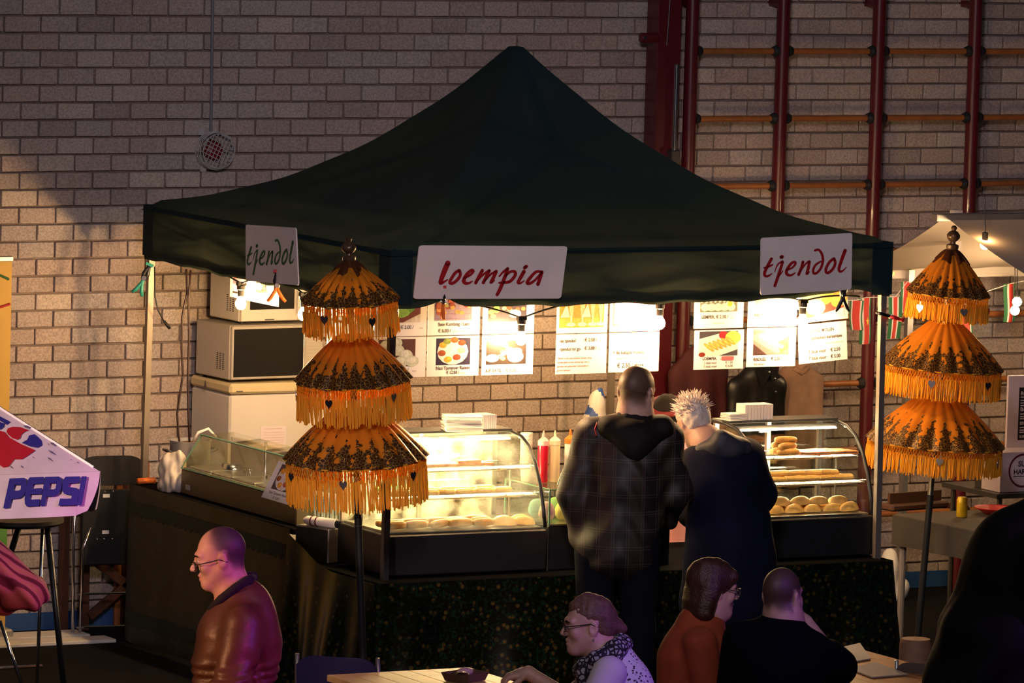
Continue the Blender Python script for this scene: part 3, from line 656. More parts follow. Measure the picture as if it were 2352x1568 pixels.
# ---------------------------------------------------------------- curved glass display cases
PROF = [(.05, .985), (.075, 1.08), (.115, 1.20), (.175, 1.31), (.25, 1.39), (.34, 1.435), (.46, 1.452), (.6, 1.455)]
M['frosted'] = glassmat('frosted_door', (.9, .9, .82), haze=.42)
def display(label, x0, x1, warm, strip_em, gm):
    w_ = x1-x0; t = thing('display_case', label, 'display case', ((x0+x1)/2, .33, .752), 0, 'curved glass food displays'); h = w_/2; oy, oz = -.33, -.752
    P = [(y+oy, z+oz) for y, z in PROF]
    m = MB(); m.bb((-h, .03+oy, .012), (h, .62+oy, .225), .006); m.build('base', M['black'], t)
    for sx in (-1, 1):
        for yy in (.1, .55):
            m = MB(); m.cyl((sx*(h-.05), yy+oy, 0), (sx*(h-.05), yy+oy, .02), .02, n=10); m.build('foot', M['rubber'], t)
    m = MB(); m.grid(lambda a, b: (lambda i: Vector((-h+.008+(w_-.016)*a, *i)))(( lambda s: tuple(np.array(P[min(int(s), 6)])*(1-(s-min(int(s), 6)))+np.array(P[min(int(s), 6)+1])*(s-min(int(s), 6))))(b*7*.86)), 2, 22); m.build('front_glass', gm, t, True)
    for sx in (-1, 1):
        m = MB(); m.poly([P+[(P[-1][0], P[0][1])]], lambda y, z: Vector((sx*(h-.006), y, z))); m.build('side_glass', M['glass'], t)
        m = MB(); m.tube([Vector((sx*h, *p)) for p in P], .011, 8); m.build('end_frame', M['black'], t, True)
    m = MB(); m.bb((-h, .44+oy, 1.455+oz), (h, .62+oy, 1.468+oz), .003); m.build('top_panel', M['darksteel'], t)
    m = MB(); m.bb((-h+.01, .60+oy, .225), (h-.01, .612+oy, 1.455+oz)); m.build('rear_door', M['frosted'] if gm is M['steamed'] else M['glass'], t)
    for sx in (-1, 0, 1):
        m = MB(); m.bb((sx*(h-.02)-.012, .59+oy, .225), (sx*(h-.02)+.012, .615+oy, 1.455+oz)); m.build('rear_frame', M['steel'], t)
    m = MB(); m.bb((-h+.02, .06+oy, .226), (h-.02, .58+oy, .238)); m.build('deck', M['steel'], t)
    for z, d in ((1.15, .13), (1.285, .2)):
        sh = MB(); zz = z+oz
        for k in range(int(w_/.022)):
            x = -h+.03+k*.022
            sh.cyl((x, d+oy, zz), (x, .57+oy, zz), .0016, n=4, caps=False)
        for y in (d, d+.15, .57): sh.cyl((-h+.02, y+oy, zz-.003), (h-.02, y+oy, zz-.003), .0028, n=5)
        sh.cyl((-h+.02, d+oy, zz+.022), (h-.02, d+oy, zz+.022), .0025, n=5)
        for k in range(6):
            x = -h+.02+(w_-.04)*k/5; sh.cyl((x, d+oy, zz), (x, d+oy, zz+.022), .002, n=4)
        s_ = sh.build('wire_shelf', M['chrome'], t)
        m = MB(); m.bb((-h+.05, d+.16+oy, zz-.010), (h-.05, d+.175+oy, zz-.006)); m.build('shelf_light', mat('shelf_light', (1, .9, .7), .5, emit=strip_em*.85, ecol=warm), t)
        for sx in (-1, 1):
            m = MB(); m.cyl((sx*(h-.03), .4+oy, .235), (sx*(h-.03), .4+oy, zz), .006, n=6); m.build('shelf_post', M['steel'], t)
    m = MB(); m.bb((-h+.03, .40+oy, 1.425+oz), (h-.03, .432+oy, 1.443+oz)); a = m.build('lamp_housing', M['steel'], t)
    m = MB(); m.bb((-h+.04, .392+oy, 1.418+oz), (h-.04, .425+oy, 1.4245+oz)); m.build('light_strip', mat('display_light', (1, .9, .7), .5, emit=strip_em, ecol=warm), a)
    return t
display('curved glass hot display case with black base beside the left golden parasol', .03, .97, (1.0, .74, .36), 230, M['steamed'])
display('curved glass display case with lit wire shelves of snacks beside the right tent pole', 2.30, 3.0, (1.0, .80, .5), 120, M['glass'])
# low flat glass case between them
def lowcase():
    t = thing('glass_box_case', 'low flat-topped glass case with black base between the two curved displays', 'display case', (1.38, .32, .752)); h = .37
    m = MB(); m.bb((-h, -.24, .0), (h, .26, .235), .005); m.build('base', M['black'], t)
    m = MB(); m.bb((-h, -.24, .235), (h, .26, .243)); m.build('deck', M['steel'], t)
    for a, b in (((-h, -.236, .24), (h, -.232, .425)), ((-h, .252, .24), (h, .256, .425)), ((-h, -.232, .24), (-h+.004, .252, .425)), ((h-.004, -.232, .24), (h, .252, .425)), ((-h-.005, -.245, .426), (h+.005, .265, .432))):
        m = MB(); m.bb(a, b); m.build('glass_pane', M['glass'], t)
    for sx in (-1, 1):
        for y in (-.238, .258):
            m = MB(); m.bb((sx*h-.004, y-.004, .24), (sx*h+.004, y+.004, .426)); m.build('glass_edge', M['glassedge'], t)
    m = MB()
    for a, b in (((-h, -.245), (h, -.245)), ((h, -.245), (h, .265)), ((h, .265), (-h, .265)), ((-h, .265), (-h, -.245))): m.cyl((*a, .429), (*b, .429), .004, n=5)
    m.build('top_edge', M['glassedge'], t)
    m = MB(); m.cyl((-h-.012, -.252, .0), (-h-.012, -.252, .235), .007, n=8); m.build('corner_post', M['chrome'], t)
    m = MB(); m.bb((h-.12, -.244, .225), (h-.02, -.238, .245)); m.build('front_rail', M['steel'], t)
lowcase()
PK = [((.25, .4, .5), 'blue'), ((.6, .32, .4), 'pink'), ((.75, .62, .2), 'yellow'), ((.3, .5, .2), 'green'), ((.45, .12, .1), 'red')]
for i, (x, y, c) in enumerate(((1.06, .2, 1), (1.07, .33, 0), (1.17, .22, 2), (1.2, .36, 3), (1.31, .22, 4), (1.45, .24, 0), (1.58, .24, 2))):
    t_ = soft('snack_bag', [E((0, 0, .045), (.05, .035, .045), None, .01), E((0, 0, .085), (.03, .02, .02), None, .03)], .009, mat('bag_'+PK[c][1], PK[c][0], .35), None, .004, 60, i)
    t_.location = (x, y, .752+.243+.002); tag(t_, ['pink snack bag at the left end of the low glass case', 'blue snack bag behind the pink one in the low glass case', 'yellow snack bag in the low glass case', 'green snack bag in the low glass case', 'red snack bag in the low glass case', 'blue snack bag in the middle of the low glass case', 'yellow snack bag at the right end of the low glass case'][i], 'snack bag', 'bags in the low glass case')
# ---------------------------------------------------------------- food
M['roll'] = mat('fried_roll', (.55, .27, .07), .5, var=.3, vscale=30, bump=.3, bscale=90); M['pastry'] = mat('golden_pastry', (.72, .43, .13), .5, var=.25, vscale=25, bump=.3, bscale=70); M['fried'] = mat('fried_slice', (.5, .17, .06), .5, var=.35, vscale=35, bump=.5, bscale=80); M['greenfood'] = mat('green_leaf_food', (.08, .3, .05), .5, var=.3, vscale=20)
def roll_mesh():
    m = MB(); n = 9; m.tube([(-.058+.116*i/8, 0, 0) for i in range(9)], [.012, .0165, .0175, .018, .018, .018, .0175, .0165, .012], n); return m.mesh('spring_roll', M['roll'], True)
def moon_mesh():
    m = MB()
    def f(a, b):
        x = (a-.5)*2; w_ = math.sqrt(max(0, 1-x*x)); th = b*math.pi
        return Vector((x*.055, (-.5+b)*w_*.06, .003+w_**.8*.034*math.sin(th)))
    m.grid(f, 17, 9); m.grid(lambda a, b: Vector(((a-.5)*.11, (b-.5)*.06*math.sqrt(max(0, 1-((a-.5)*2)**2)), .002)), 17, 3); return m.mesh('half_moon_pastry', M['pastry'], True)
def slab_mesh():
    m = MB(); m.box((0, 0, .012), (.095, .045, .024), None, .008); return m.mesh('pastry_bar', M['pastry'])
def wedge_mesh():
    m = MB(); m.prism([(-.05, -.02), (.05, -.035), (.03, .035), (-.04, .025)], lambda x, y, z: Vector((x, y, z)), .014); return m.mesh('fried_slice', M['fried'])
FM = dict(spring_roll=roll_mesh(), half_moon_pastry=moon_mesh(), pastry_bar=slab_mesh(), fried_slice=wedge_mesh())
ORD = ['first', 'second', 'third', 'fourth', 'fifth', 'sixth', 'seventh', 'eighth']
def food(kind, pts, label, group, zoff=0, rz0=0, cat='snack'):
    rs = random.Random(len(pts)*7+int(pts[0][0]*100)); rows = {}
    for p in pts: rows.setdefault((round(p[2], 2), round(p[1], 2)), []).append(p)
    keys = sorted(rows); zs = sorted({k[0] for k in keys}); noun = label.split(' on ')[0].split(' at ')[0].split(' in ')[0]; where = label[len(noun)+1:]
    for k in keys:
        ys = sorted(q[1] for q in keys if q[0] == k[0]); row = ('topmost ' if len(zs) > 2 and k[0] == zs[-1] else 'upper ' if k[0] > zs[0]+.012 else '')+('front row' if k[1] == ys[0] else ('back row' if k[1] == ys[-1] else 'middle row'))
        for i, (x, y, z) in enumerate(sorted(rows[k])):
            o = bpy.data.objects.new(kind, FM[kind]); COL.objects.link(o); q_ = rs.uniform(1.1, 1.32); o.location = (x+rs.uniform(-.008, .008), y, z+zoff+((q_*1.05-1)*.018+.002 if kind == 'spring_roll' else .001)); o.scale = (q_, q_*1.02, q_*1.05); o.rotation_euler = (0, rs.uniform(-.05, .05), rz0+rs.uniform(-.28, .28))
            tag(o, f"{noun}, {ORD[i]} from left in {row}, {where}" if len(rows[k]) > 1 else f"{noun}, {row}, {where}", cat, group)
Z1, Z2, Z3 = .993, 1.155, 1.29
rp = [(2.50+.042*i, .29, Z3+.018) for i in range(1)]
food('spring_roll', [(2.56, .24, Z3+.018), (2.56, .278, Z3+.018), (2.56, .316, Z3+.018), (2.565, .26, Z3+.05), (2.565, .298, Z3+.05), (2.57, .28, Z3+.082)], 'golden spring roll on top shelf of right display case', 'rolls on the top shelf', 0, .15, 'spring roll')
food('fried_slice', [(2.70+.075*(i % 4), .25+.07*(i//4), Z3+.004) for i in range(8)], 'reddish fried slice on top shelf of right display case', 'fried slices on the top shelf')
food('pastry_bar', [(2.46+.105*(i % 5), .18+.075*(i//5), Z2+.004) for i in range(10)]+[(2.5+.105*i, .22, Z2+.03) for i in range(4)], 'pastry bar on middle shelf of right display case', 'pastries on the middle shelf')
food('half_moon_pastry', [(2.44+.12*(i % 5), .16+.085*(i//5), Z1) for i in range(10)]+[(2.5+.12*i, .2, Z1+.036) for i in range(4)], 'half-moon pastry on bottom deck of right display case', 'half moon pastries on the bottom deck')
food('spring_roll', [(.12+.13*(i % 5), .13+.045*(i//5), Z1+.018) for i in range(15)], 'browned spring roll on bottom deck of left display case', 'rolls on the bottom deck', 0, .08, 'spring roll')
food('half_moon_pastry', [(.76, .13, Z1), (.88, .13, Z1), (.79, .21, Z1), (.9, .21, Z1)], 'half-moon pastry at right end of left display case', 'half moon pastries in the left case')
food('pastry_bar', [(.12+.11*i, .2, Z2+.004) for i in range(7)]+[(.17+.11*i, .27, Z2+.004) for i in range(6)], 'pastry bar on middle shelf of left display case', 'pastries on the middle shelf of the left case')
food('fried_slice', [(.2+.1*i, .3, Z3+.004) for i in range(6)]+[(.62, .3, Z3+.018)], 'dark fried slice on top shelf of left display case', 'slices on the top shelf of the left case')
m = MB(); m.bb((-.15, -.05, 0), (.15, .05, .03), .01); tag(m.build('leaf_parcel', M['greenfood'], loc=(.3, .4, Z2+.005)), 'green leaf-wrapped parcel on the middle shelf of the left display case', 'food')
# ---------------------------------------------------------------- things on the display cases
def sheets(label, loc, rz, n, sx, sy, th, jit, name='paper_tray_stack', up=False):
    t = thing(name, label, 'stack', loc, rz); rs = random.Random(n)
    for k in range(n):
        m = MB(); c = ((rs.uniform(-jit, jit), rs.uniform(-jit, jit), th*(k+.5)) if not up else ((k-(n-1)/2)*th, rs.uniform(-jit, jit), sy/2))
        m.box(c, (sx, sy, th*.8) if not up else (th*.85, sx, sy), rot('Z', rs.uniform(-4, 4)) if not up else None, .001); m.build('sheet', M['paper'], t)
    return t
sheets('fanned stack of white paper trays on top of the left display case', (.655, .42, 1.469), R_(-18), 11, .2, .13, .0075, .006)
sheets('upright pack of pale napkins beside the paper trays on the left display case', (.80, .50, 1.469), R_(4), 12, .11, .075, .0125, .001, 'napkin_pack', True)
sheets('upright pack of pale folded cartons on the right display case', (2.50, .5, 1.469), R_(0), 9, .1, .085, .02, .002, 'carton_pack', True)
sheets('small flat pile of white napkins on the right display case', (2.355, .48, 1.469), R_(5), 5, .11, .09, .008, .003, 'napkin_pile')
def bottle(label, loc, body, cap):
    t = thing('squeeze_bottle', label, 'sauce bottle', loc, 0, 'sauce bottles on the low glass case')
    m = MB(); m.lathe([(.026, 0), (.029, .004), (.029, .19), (.026, .2)], (0, 0, 0), 16); m.build('body', body, t, True, auto=40)
    m = MB(); m.lathe([(.03, .198), (.03, .222), (.016, .236), (.008, .242), (.004, .275), (.0, .276)], (0, 0, 0), 14); m.build('nozzle', cap, t, True, auto=40)
GZ = .752+.433
bottle('red sauce squeeze bottle next to the cream one', (1.115, .36, GZ), mat('red_sauce', (.42, .005, .02), .25), mat('pink_cap', (.75, .4, .38), .4))
bottle('cream sauce squeeze bottle next to the red one', (1.185, .36, GZ), mat('cream_sauce', (.75, .55, .3), .35), mat('cream_cap', (.8, .66, .45), .4))
bottle('small white squeeze bottle with an orange cap behind the plaid jacket', (1.3, .4, GZ), mat('white_bottle', (.7, .66, .6), .4), M['orange'])
t = thing('cup_stack', 'tall stack of clear plastic cups behind the red sauce bottle', 'cups', (1.045, .42, GZ))
for k in range(9):
    m = MB(); m.lathe([(.024, .02*k), (.034, .02*k+.1), (.036, .02*k+.1)], (0, 0, 0), 16); m.build('cup', M['plas'], t, True)
m = MB(); m.bb((-.03, -.03, 0), (.03, .03, .002)); m.box((0, 0, .035), (.075, .004, .07), rot('Y', 20)); tag(m.build('price_holder', mat('frosted_plastic', (.5, .5, .42), .4), loc=(1.12, .12, GZ)), 'small frosted card holder on the low glass case', 'card holder')
# ---------------------------------------------------------------- freezer and microwaves
def freezer():
    t = thing('chest_freezer', 'white freezer with a cream lid standing against the brick wall', 'freezer', (.97, 3.24, 0)); x0, x1, y0, y1 = -.445, .43, -.24, .27
    m = MB(); m.bb((x0, y0, .03), (x1, y1, 1.385), .012); m.build('body', M['fridge'], t)
    for x in (x0+.06, x1-.06):
        for y in (y0+.06, y1-.06):
            m = MB(); m.cyl((x, y, 0), (x, y, .04), .02, n=8); m.build('foot', M['rubber'], t)
    m = MB(); m.bb((x0-.01, y0-.02, 1.39), (x1+.01, y1, 1.45), .014); l = m.build('lid', M['cream'], t)
    m = MB(); m.bb((x0+.03, y0-.024, 1.405), (x0+.07, y0-.019, 1.411)); m.build('badge', M['darksteel'], l)
    m = MB(); m.prism([(-.02, 0), (.02, 0), (0, .05)], lambda a, b, c: Vector((x0-.012-c, .06+a, 1.39+b)), .002); m.build('badge', M['darksteel'], l)
    m = MB(); m.bb((x0+.2, y0-.002, 1.02), (x0+.36, y0-.0005, 1.2)); s = m.build('paper_sheet', mat('lilac_paper', (.62, .56, .6), .6), t)
    m = MB()
    for k in range(9): m.bb((x0+.215, y0-.0035, 1.165-k*.015), (x0+.345, y0-.003, 1.168-k*.015))
    m.bb((x0+.22, y0-.0035, 1.185), (x0+.33, y0-.003, 1.19)); m.build('print', M['inkfaint'], s)
freezer()
def microwave(label, loc, rz, w_, d, h, body, win, white):
    t = thing('microwave_oven', label, 'microwave', loc, rz, 'microwaves stacked on the freezer')
    m = MB(); m.bb((0, 0, .015), (w_, d, h), .006); m.build('body', body, t)
    for x in (.04, w_-.04):
        for y in (.04, d-.04):
            m = MB(); m.cyl((x, y, 0), (x, y, .02), .015, n=8); m.build('foot', M['rubber'], t)
    dw = w_*(.78 if not white else .74)
    m = MB(); m.bb((.004, -.022, .018), (dw, -.001, h-.004), .004); dr = m.build('door', body, t)
    i = .012 if not white else .055
    m = MB(); m.bb((i+.004, -.0245, .018+i*1.2), (dw-.004-i*.4, -.021, h-.008-i), .001); m.build('window', M['screen'], dr)
    m = MB(); m.bb((dw-.012, -.04, .05), (dw-.002, -.02, h-.05), .003); m.build('handle', M['chrome'] if not white else body, dr)
    m = MB(); m.bb((dw+.003, -.02, .018), (w_-.004, -.001, h-.004), .004); p = m.build('control_panel', body, t)
    m = MB(); m.bb((dw+.02, -.022, h-.075), (w_-.02, -.0195, h-.04)); m.build('clock', M['screen'], p)
    for k in range(5):
        m = MB(); m.bb((dw+.02, -.0215, h-.11-k*.02), (w_-.02, -.0195, h-.098-k*.02)); m.build('button_row', M['silver'], p)
    m = MB(); m.lathe([(.02, 0), (.02, .012), (.017, .015)], (0, 0, 0), 16, rot('X', 90)); m.v = [(a+(dw+w_)/2, b-.02, c+.07) for a, b, c in m.v]; m.build('knob', M['chrome'], p, True, auto=40)
    v = MB()
    for a in range(3):
        for b in range(9): v.box((-.0012, .07+a*.035, .07+b*.011), (.003, .012, .005))
    v.build('vent', M['black'], t)
    m = MB(); m.bb((dw*.42, -.0252, .022 if white else .024), (dw*.58, -.0244, .03)); m.build('badge', M['silver'] if not white else M['darksteel'], dr)
microwave('silver microwave with a wide dark door standing on the freezer lid', (.535, 3.04, 1.452), R_(3), .60, .40, .325, M['silver'], M['screen'], False)
microwave('white microwave on top of the silver microwave', (.608, 3.08, 1.779), R_(2), .50, .36, .30, M['fridge'], M['screen'], True)
# ---------------------------------------------------------------- food warmer on the left counter
def warmer():
    t = thing('food_warmer', 'brown-grey food warmer with a slanted glass guard on the left counter', 'food warmer', (0, 1.06, .902)); L = 1.45; D = .40
    body = mat('warmer_body', (.11, .085, .055), .45, .4)
    m = MB(); m.bb((0, 0, 0), (D, L, .14), .006); m.build('body', body, t)
    m = MB(); m.bb((.01, .01, .14), (D-.01, L-.01, .148)); m.build('well_rim', M['steel'], t)
    for k in range(5):
        y0 = .03+k*.28; m = MB(); m.bb((.03, y0, .146), (D-.04, y0+.26, .16), .006); p = m.build('pan_lid', M['steel'], t)
        m = MB(); m.tube([(.19, y0+.09, .16), (.19, y0+.1, .182), (.19, y0+.16, .182), (.19, y0+.17, .16)], .005, 6); m.build('lid_handle', M['chrome'], p, True)
    m = MB(); m.lathe([(.0, .19), (.045, .185), (.06, .165), (.062, .158)], (0, 0, 0), 16); m.v = [(a+.2, b+1.2, c) for a, b, c in m.v]; m.build('bowl_lid', M['chrome'], t, True)
    T = Vector((.12, 0, .325)); B = Vector((.0, 0, .142))
    m = MB(); m.quad(B+Vector((0, 0, 0)), B+Vector((0, L, 0)), T+Vector((0, L, 0)), T); m.build('front_glass', M['glass'], t)
    m = MB(); m.quad(T, T+Vector((0, L, 0)), T+Vector((.2, L, .01)), T+Vector((.2, 0, .01))); m.build('top_glass', M['glass'], t)
    for y in (0, L):
        m = MB(); m.quad(Vector((0, y, .142)), Vector((.36, y, .142)), Vector((.32, y, .335)), Vector((.12, y, .325))); m.build('side_glass', glassmat('amber_glass', (.86, .78, .5), haze=.1), t)
    m = MB(); m.cyl(T, T+Vector((0, L, 0)), .006, n=6); m.cyl(B, B+Vector((0, L, 0)), .004, n=5)
    for y in (0, L): m.cyl(B+Vector((0, y, 0)), T+Vector((0, y, 0)), .004, n=5)
    m.build('glass_edge', M['glassedge'], t)
    m = MB(); m.bb((.30, 0, .15), (.33, L, .31), .004); m.build('rear_panel', mat('warmer_rear', (.25, .2, .14), .5), t)
    for y in (.5, 1.0):
        m = MB(); m.cyl((.3, y, .14), (.3, y, .33), .008, n=8); m.lathe([(.02, 0), (.02, .02)], (.3, y, .29), 12); m.build('guard_post', M['chrome'], t)
    m = MB(); m.bb((-.006, L-.12, .03), (0, L-.07, .06)); m.build('switch_plate', M['silver'], t)
    m = MB(); m.tube([(.16, .62, .165), (.2, .55, .2), (.3, .42, .29)], [.02, .007, .006], 8); tag(m.build('serving_spoon', M['chrome'], None, True, loc=(0, 1.06, .902)), 'steel serving spoon propped in the food warmer', 'spoon')
warmer()
def pot():
    t = thing('cooking_pot', 'large pale metal pot with side handles behind the food warmer', 'pot', (.16, 2.74, .903))
    pm = mat('pale_metal', (.42, .42, .46), .4, .5)
    m = MB(); m.lathe([(.1, 0), (.112, .01), (.116, .26), (.122, .268), (.112, .268), (.108, .02), (.0, .02)], (0, 0, 0), 24); m.build('body', pm, t, True, auto=50)
    m = MB(); m.lathe([(.11, .235), (.06, .255), (0, .26)], (0, 0, 0), 20); m.build('contents', mat('brown_food', (.16, .08, .04), .7, var=.3, vscale=30), t)
    for s in (-1, 1):
        m = MB(); m.tube([(s*.115, -.035, .2), (s*.15, -.03, .215), (s*.15, .03, .215), (s*.115, .035, .2)], .008, 6); m.build('handle', M['darksteel'], t, True)
    m = MB(); m.tube([(.02, .0, .26), (.04, -.02, .31), (.1, -.02, .33), (.15, -.02, .28)], .009, 8); m.build('ladle_handle', M['plas'], t, True)
pot()
o = soft('plastic_bag', [K((0, -.02, .06), (0, .03, .10), .07, .06, .05), E((.02, 0, .15), (.05, .06, .06), None, .05), E((-.02, .03, .16), (.035, .04, .05), None, .04), E((.03, -.03, .2), (.03, .03, .03), None, .03), E((-.03, .02, .04), (.05, .06, .05))], .009, mat('white_plastic_bag', (.6, .54, .48), .4), None, .013, 60, 3)
o.location = (.0, 2.62, .9); tag(o, 'bulging white plastic bag at the far end of the left counter', 'bag')
m = MB(); m.tube([(-.06, 0, .02), (.05, .01, .02)], .018, 8); tag(m.build('orange_tool', M['orange'], None, True, loc=(-.01, 2.93, .902)), 'orange handled tool lying at the far end of the left counter', 'tool')
t = thing('wooden_board', 'upright brown wooden board against the wall behind the left tent pole', 'board', (.19, 3.565, 0))
for k in range(5): m = MB(); m.bb((-.1+k*.041, -.012, 0), (-.062+k*.041, .012, .945), .002); m.build('slat', M['wood' if k % 2 else 'rung'], t)
# front left corner of the counter: steel box, cutlery bin, white roll
m = MB(); m.bb((-.07, -.125, 0), (.07, .125, .185), .006); sb = tag(m.build('steel_container', mat('dull_steel', (.35, .34, .34), .38, 1), loc=(.01, .775, .752), rz=R_(19)), 'square stainless steel container at the near corner of the counter', 'container')
def roll():
    t = thing('white_tube', 'white wrapped tube with dark bands and a black end lying on the steel container', 'tube', (-.005, .73, .752+.185+.027), R_(-66))
    m = MB(); m.tube([(-.125, 0, 0), (-.1, 0, 0), (.1, 0, 0)], [.012, .025, .026], 12); m.build('tube', M['paper'], t, True, auto=40)
    m = MB(); m.tube([(.1, 0, 0), (.15, 0, 0)], .023, 10); m.build('black_end', M['black'], t, True, auto=40)
    for x in (-.07, -.035):
        m = MB(); m.tube([(x, 0, 0), (x+.008, 0, 0)], .0275, 12); m.build('band', M['maroon'], t)
roll()
def bin_():
    t = thing('cutlery_bin', 'clear plastic bin full of white forks behind the white tube', 'bin', (.055, .80, .752+.187), R_(19+90))
    m = MB(); m.bb((-.11, -.03, 0), (.11, .03, .008)); m.build('bottom', M['plas'], t)
    for a, b in (((-.11, -.03, .008), (.11, -.026, .15)), ((-.11, .026, .008), (.11, .03, .15)), ((-.11, -.026, .008), (-.106, .026, .15)), ((.106, -.026, .008), (.11, .026, .15))):
        m = MB(); m.bb(a, b); m.build('wall', M['glass'], t)
    for k in range(9):
        m = MB(); x = -.09+k*.022; m.tube([(x, -.01+.006*(k % 3), .01), (x+.006*math.sin(k), .0, .17)], .006, 6); m.build('fork_handle', M['white'], t)
bin_()
# white and blue carrier bag hanging at the back pole
o = soft('carrier_bag', [K((0, 0, -.02), (-.02, 0, -.24), .045, .085, .05), E((-.03, -.01, -.25), (.1, .04, .07), None, .05), K((0, 0, 0), (.02, 0, .03), .02, .014)], .011, [mat('white_bag', (.72, .68, .66), .4), mat('bag_blue', (.03, .09, .35), .4)], None, .008, 30, 5, matfn=lambda c: ((np.sin(c[:, 0]*40+c[:, 2]*26) > .62) & (c[:, 2] > -.16)).astype(int))
o.location = (2.83, 2.86, 1.34); tag(o, 'white and blue carrier bag hanging on the back tent pole', 'bag')
# ---------------------------------------------------------------- menu cards
def card(label, org, ux, uy, wd, ht, photo=None, texts=(), base=(.85, .82, .78), group='menu cards hanging under the tent'):
    ux, uy = Vector(ux), Vector(uy); nz = ux.cross(uy).normalized(); org = Vector(org); o0 = org+ux*wd/2
    P = lambda u, v, h=0: org-o0+ux*(u*wd)+uy*((1-v)*ht)+nz*h
    m = MB(); m.bb((0, 0, 0), (1, 1, 1)); m.v = [tuple(P(x, 1-y, -.0016*(1-z))) for x, y, z in m.v]
    o = tag(m.build('menu_card', M['paper'], loc=o0), label, 'menu card', group)
    if photo:
        m = MB(); lay = [0.0004]
        def rect(u0, v0, u1, v1, c): m.col = c; m._add([P(u0, v1, lay[0]), P(u1, v1, lay[0]), P(u1, v0, lay[0]), P(u0, v0, lay[0])], [(0, 1, 2, 3)]); lay[0] += .00006
        def poly(pts, c): m.col = c; m._add([P(u, v, lay[0]) for u, v in pts], [tuple(range(len(pts)))]); lay[0] += .00006
        def ell(u, v, ru, rv, c, a=0): poly([(u+ru*math.cos(t)*math.cos(a)-rv*math.sin(t)*math.sin(a), v+(ru*math.cos(t)*math.sin(a)+rv*math.sin(t)*math.cos(a))) for t in np.linspace(6.28, 0, 15)[:-1]], c)
        photo(rect, poly, ell); m.build('photo', M['print_'], o, colors=True)
    if texts:
        inks = {}
        for (s, u, v, sz, *k) in texts: inks.setdefault(k[1] if len(k) > 1 else 'ink', []).append((s, u, v, sz, k[0] if k else 'LEFT'))
        for ik, L in inks.items():
            for s, u, v, sz, al in L:
                m = MB()
                if s[0] == '~': w2 = float(s[1:]); m._add([P(u, v, .0012), P(u+w2, v, .0012), P(u+w2, v-sz*.45, .0012), P(u, v-sz*.45, .0012)], [(0, 1, 2, 3)]); m.build('small_print', M[ik], o)
                else: text_mb(m, s, sz*ht, lambda x, y: P(u, v, .0012)+ux*x+uy*y, al, .0006 if sz > .1 else .0003, .92); m.build('lettering', M[ik], o)
    return o
def ph_rames(r, p, e):
    r(.17, .05, .83, .72, (.03, .025, .06)); e(.49, .39, .30, .325, (.75, .68, .66)); e(.50, .30, .14, .15, (.8, .74, .72))
    for u, v, c in ((.30, .22, (.75, .3, .03)), (.38, .13, (.2, .25, .05)), (.52, .10, (.6, .12, .03)), (.66, .17, (.65, .06, .02)), (.28, .42, (.25, .06, .02)), (.40, .58, (.75, .34, .04)), (.57, .53, (.45, .06, .03)), (.66, .36, (.75, .6, .3))): e(u, v, .075, .075, c); e(u+.02, v-.02, .04, .03, tuple(t*1.4 for t in c))
def ph_kip(r, p, e):
    r(.08, .07, .86, .74, (.03, .022, .02)); r(.10, .09, .84, .14, (.3, .28, .28))
    for i in range(14): rs = random.Random(i); e(.3+rs.random()*.45, .2+rs.random()*.4, .06, .05, rs.choice([(.75, .45, .12), (.6, .25, .06), (.85, .65, .3)]), rs.random()*3)
    e(.2, .58, .13, .1, (.85, .78, .62)); e(.65, .55, .16, .15, (.85, .8, .62)); e(.68, .42, .1, .09, (.85, .8, .65))
def ph_sate(r, p, e):
    r(.12, -.0, .84, .64, (.3, .22, .3))
    for i in range(5): r(.12, .1+i*.12, .84, .115+i*.12, (.22, .15, .22))
    for i in range(26): rs = random.Random(i+50); e(.15+rs.random()*.66, .05+rs.random()*.42, .055, .045, rs.choice([(.25, .05, .04), (.4, .1, .05), (.15, .03, .02), (.6, .3, .1), (.3, .3, .1)]), rs.random()*3)
def ph_peklap(r, p, e):
    r(.10, 0, .85, .70, (.035, .03, .04)); p([(.2, .0), (.55, .0), (.35, .3), (.2, .25)][::-1], (.8, .7, .5))
    for i in range(22): rs = random.Random(i+90); e(.35+rs.random()*.45, .05+rs.random()*.38, .05, .045, rs.choice([(.2, .06, .03), (.35, .12, .05), (.12, .04, .02), (.55, .3, .15)]), rs.random()*3)
    e(.16, .45, .06, .06, (.7, .3, .08)); e(.2, .55, .06, .05, (.65, .28, .08)); e(.26, .38, .06, .1, (.2, .4, .06)); e(.62, .5, .12, .1, (.85, .72, .45))
def ph_leaf(r, p, e):
    r(.12, 0, .88, .66, (.2, .06, .06)); e(.45, .25, .34, .26, (.15, .42, .08)); e(.5, .15, .2, .16, (.25, .55, .14)); e(.4, .42, .28, .14, (.3, .6, .15)); p([(.55, .66), (.88, .45), (.88, .66)][::-1], (.75, .7, .7))
def ph_balls(r, p, e):
    r(.1, .05, .80, .72, (.12, .05, .04))
    for u, v in ((.25, .2), (.42, .14), (.28, .42), (.46, .32), (.62, .45), (.34, .6), (.54, .6), (.2, .62), (.74, .6)): e(u, v, .13, .14, (.62, .66, .52)); e(u-.02, v-.03, .08, .08, (.75, .78, .66))
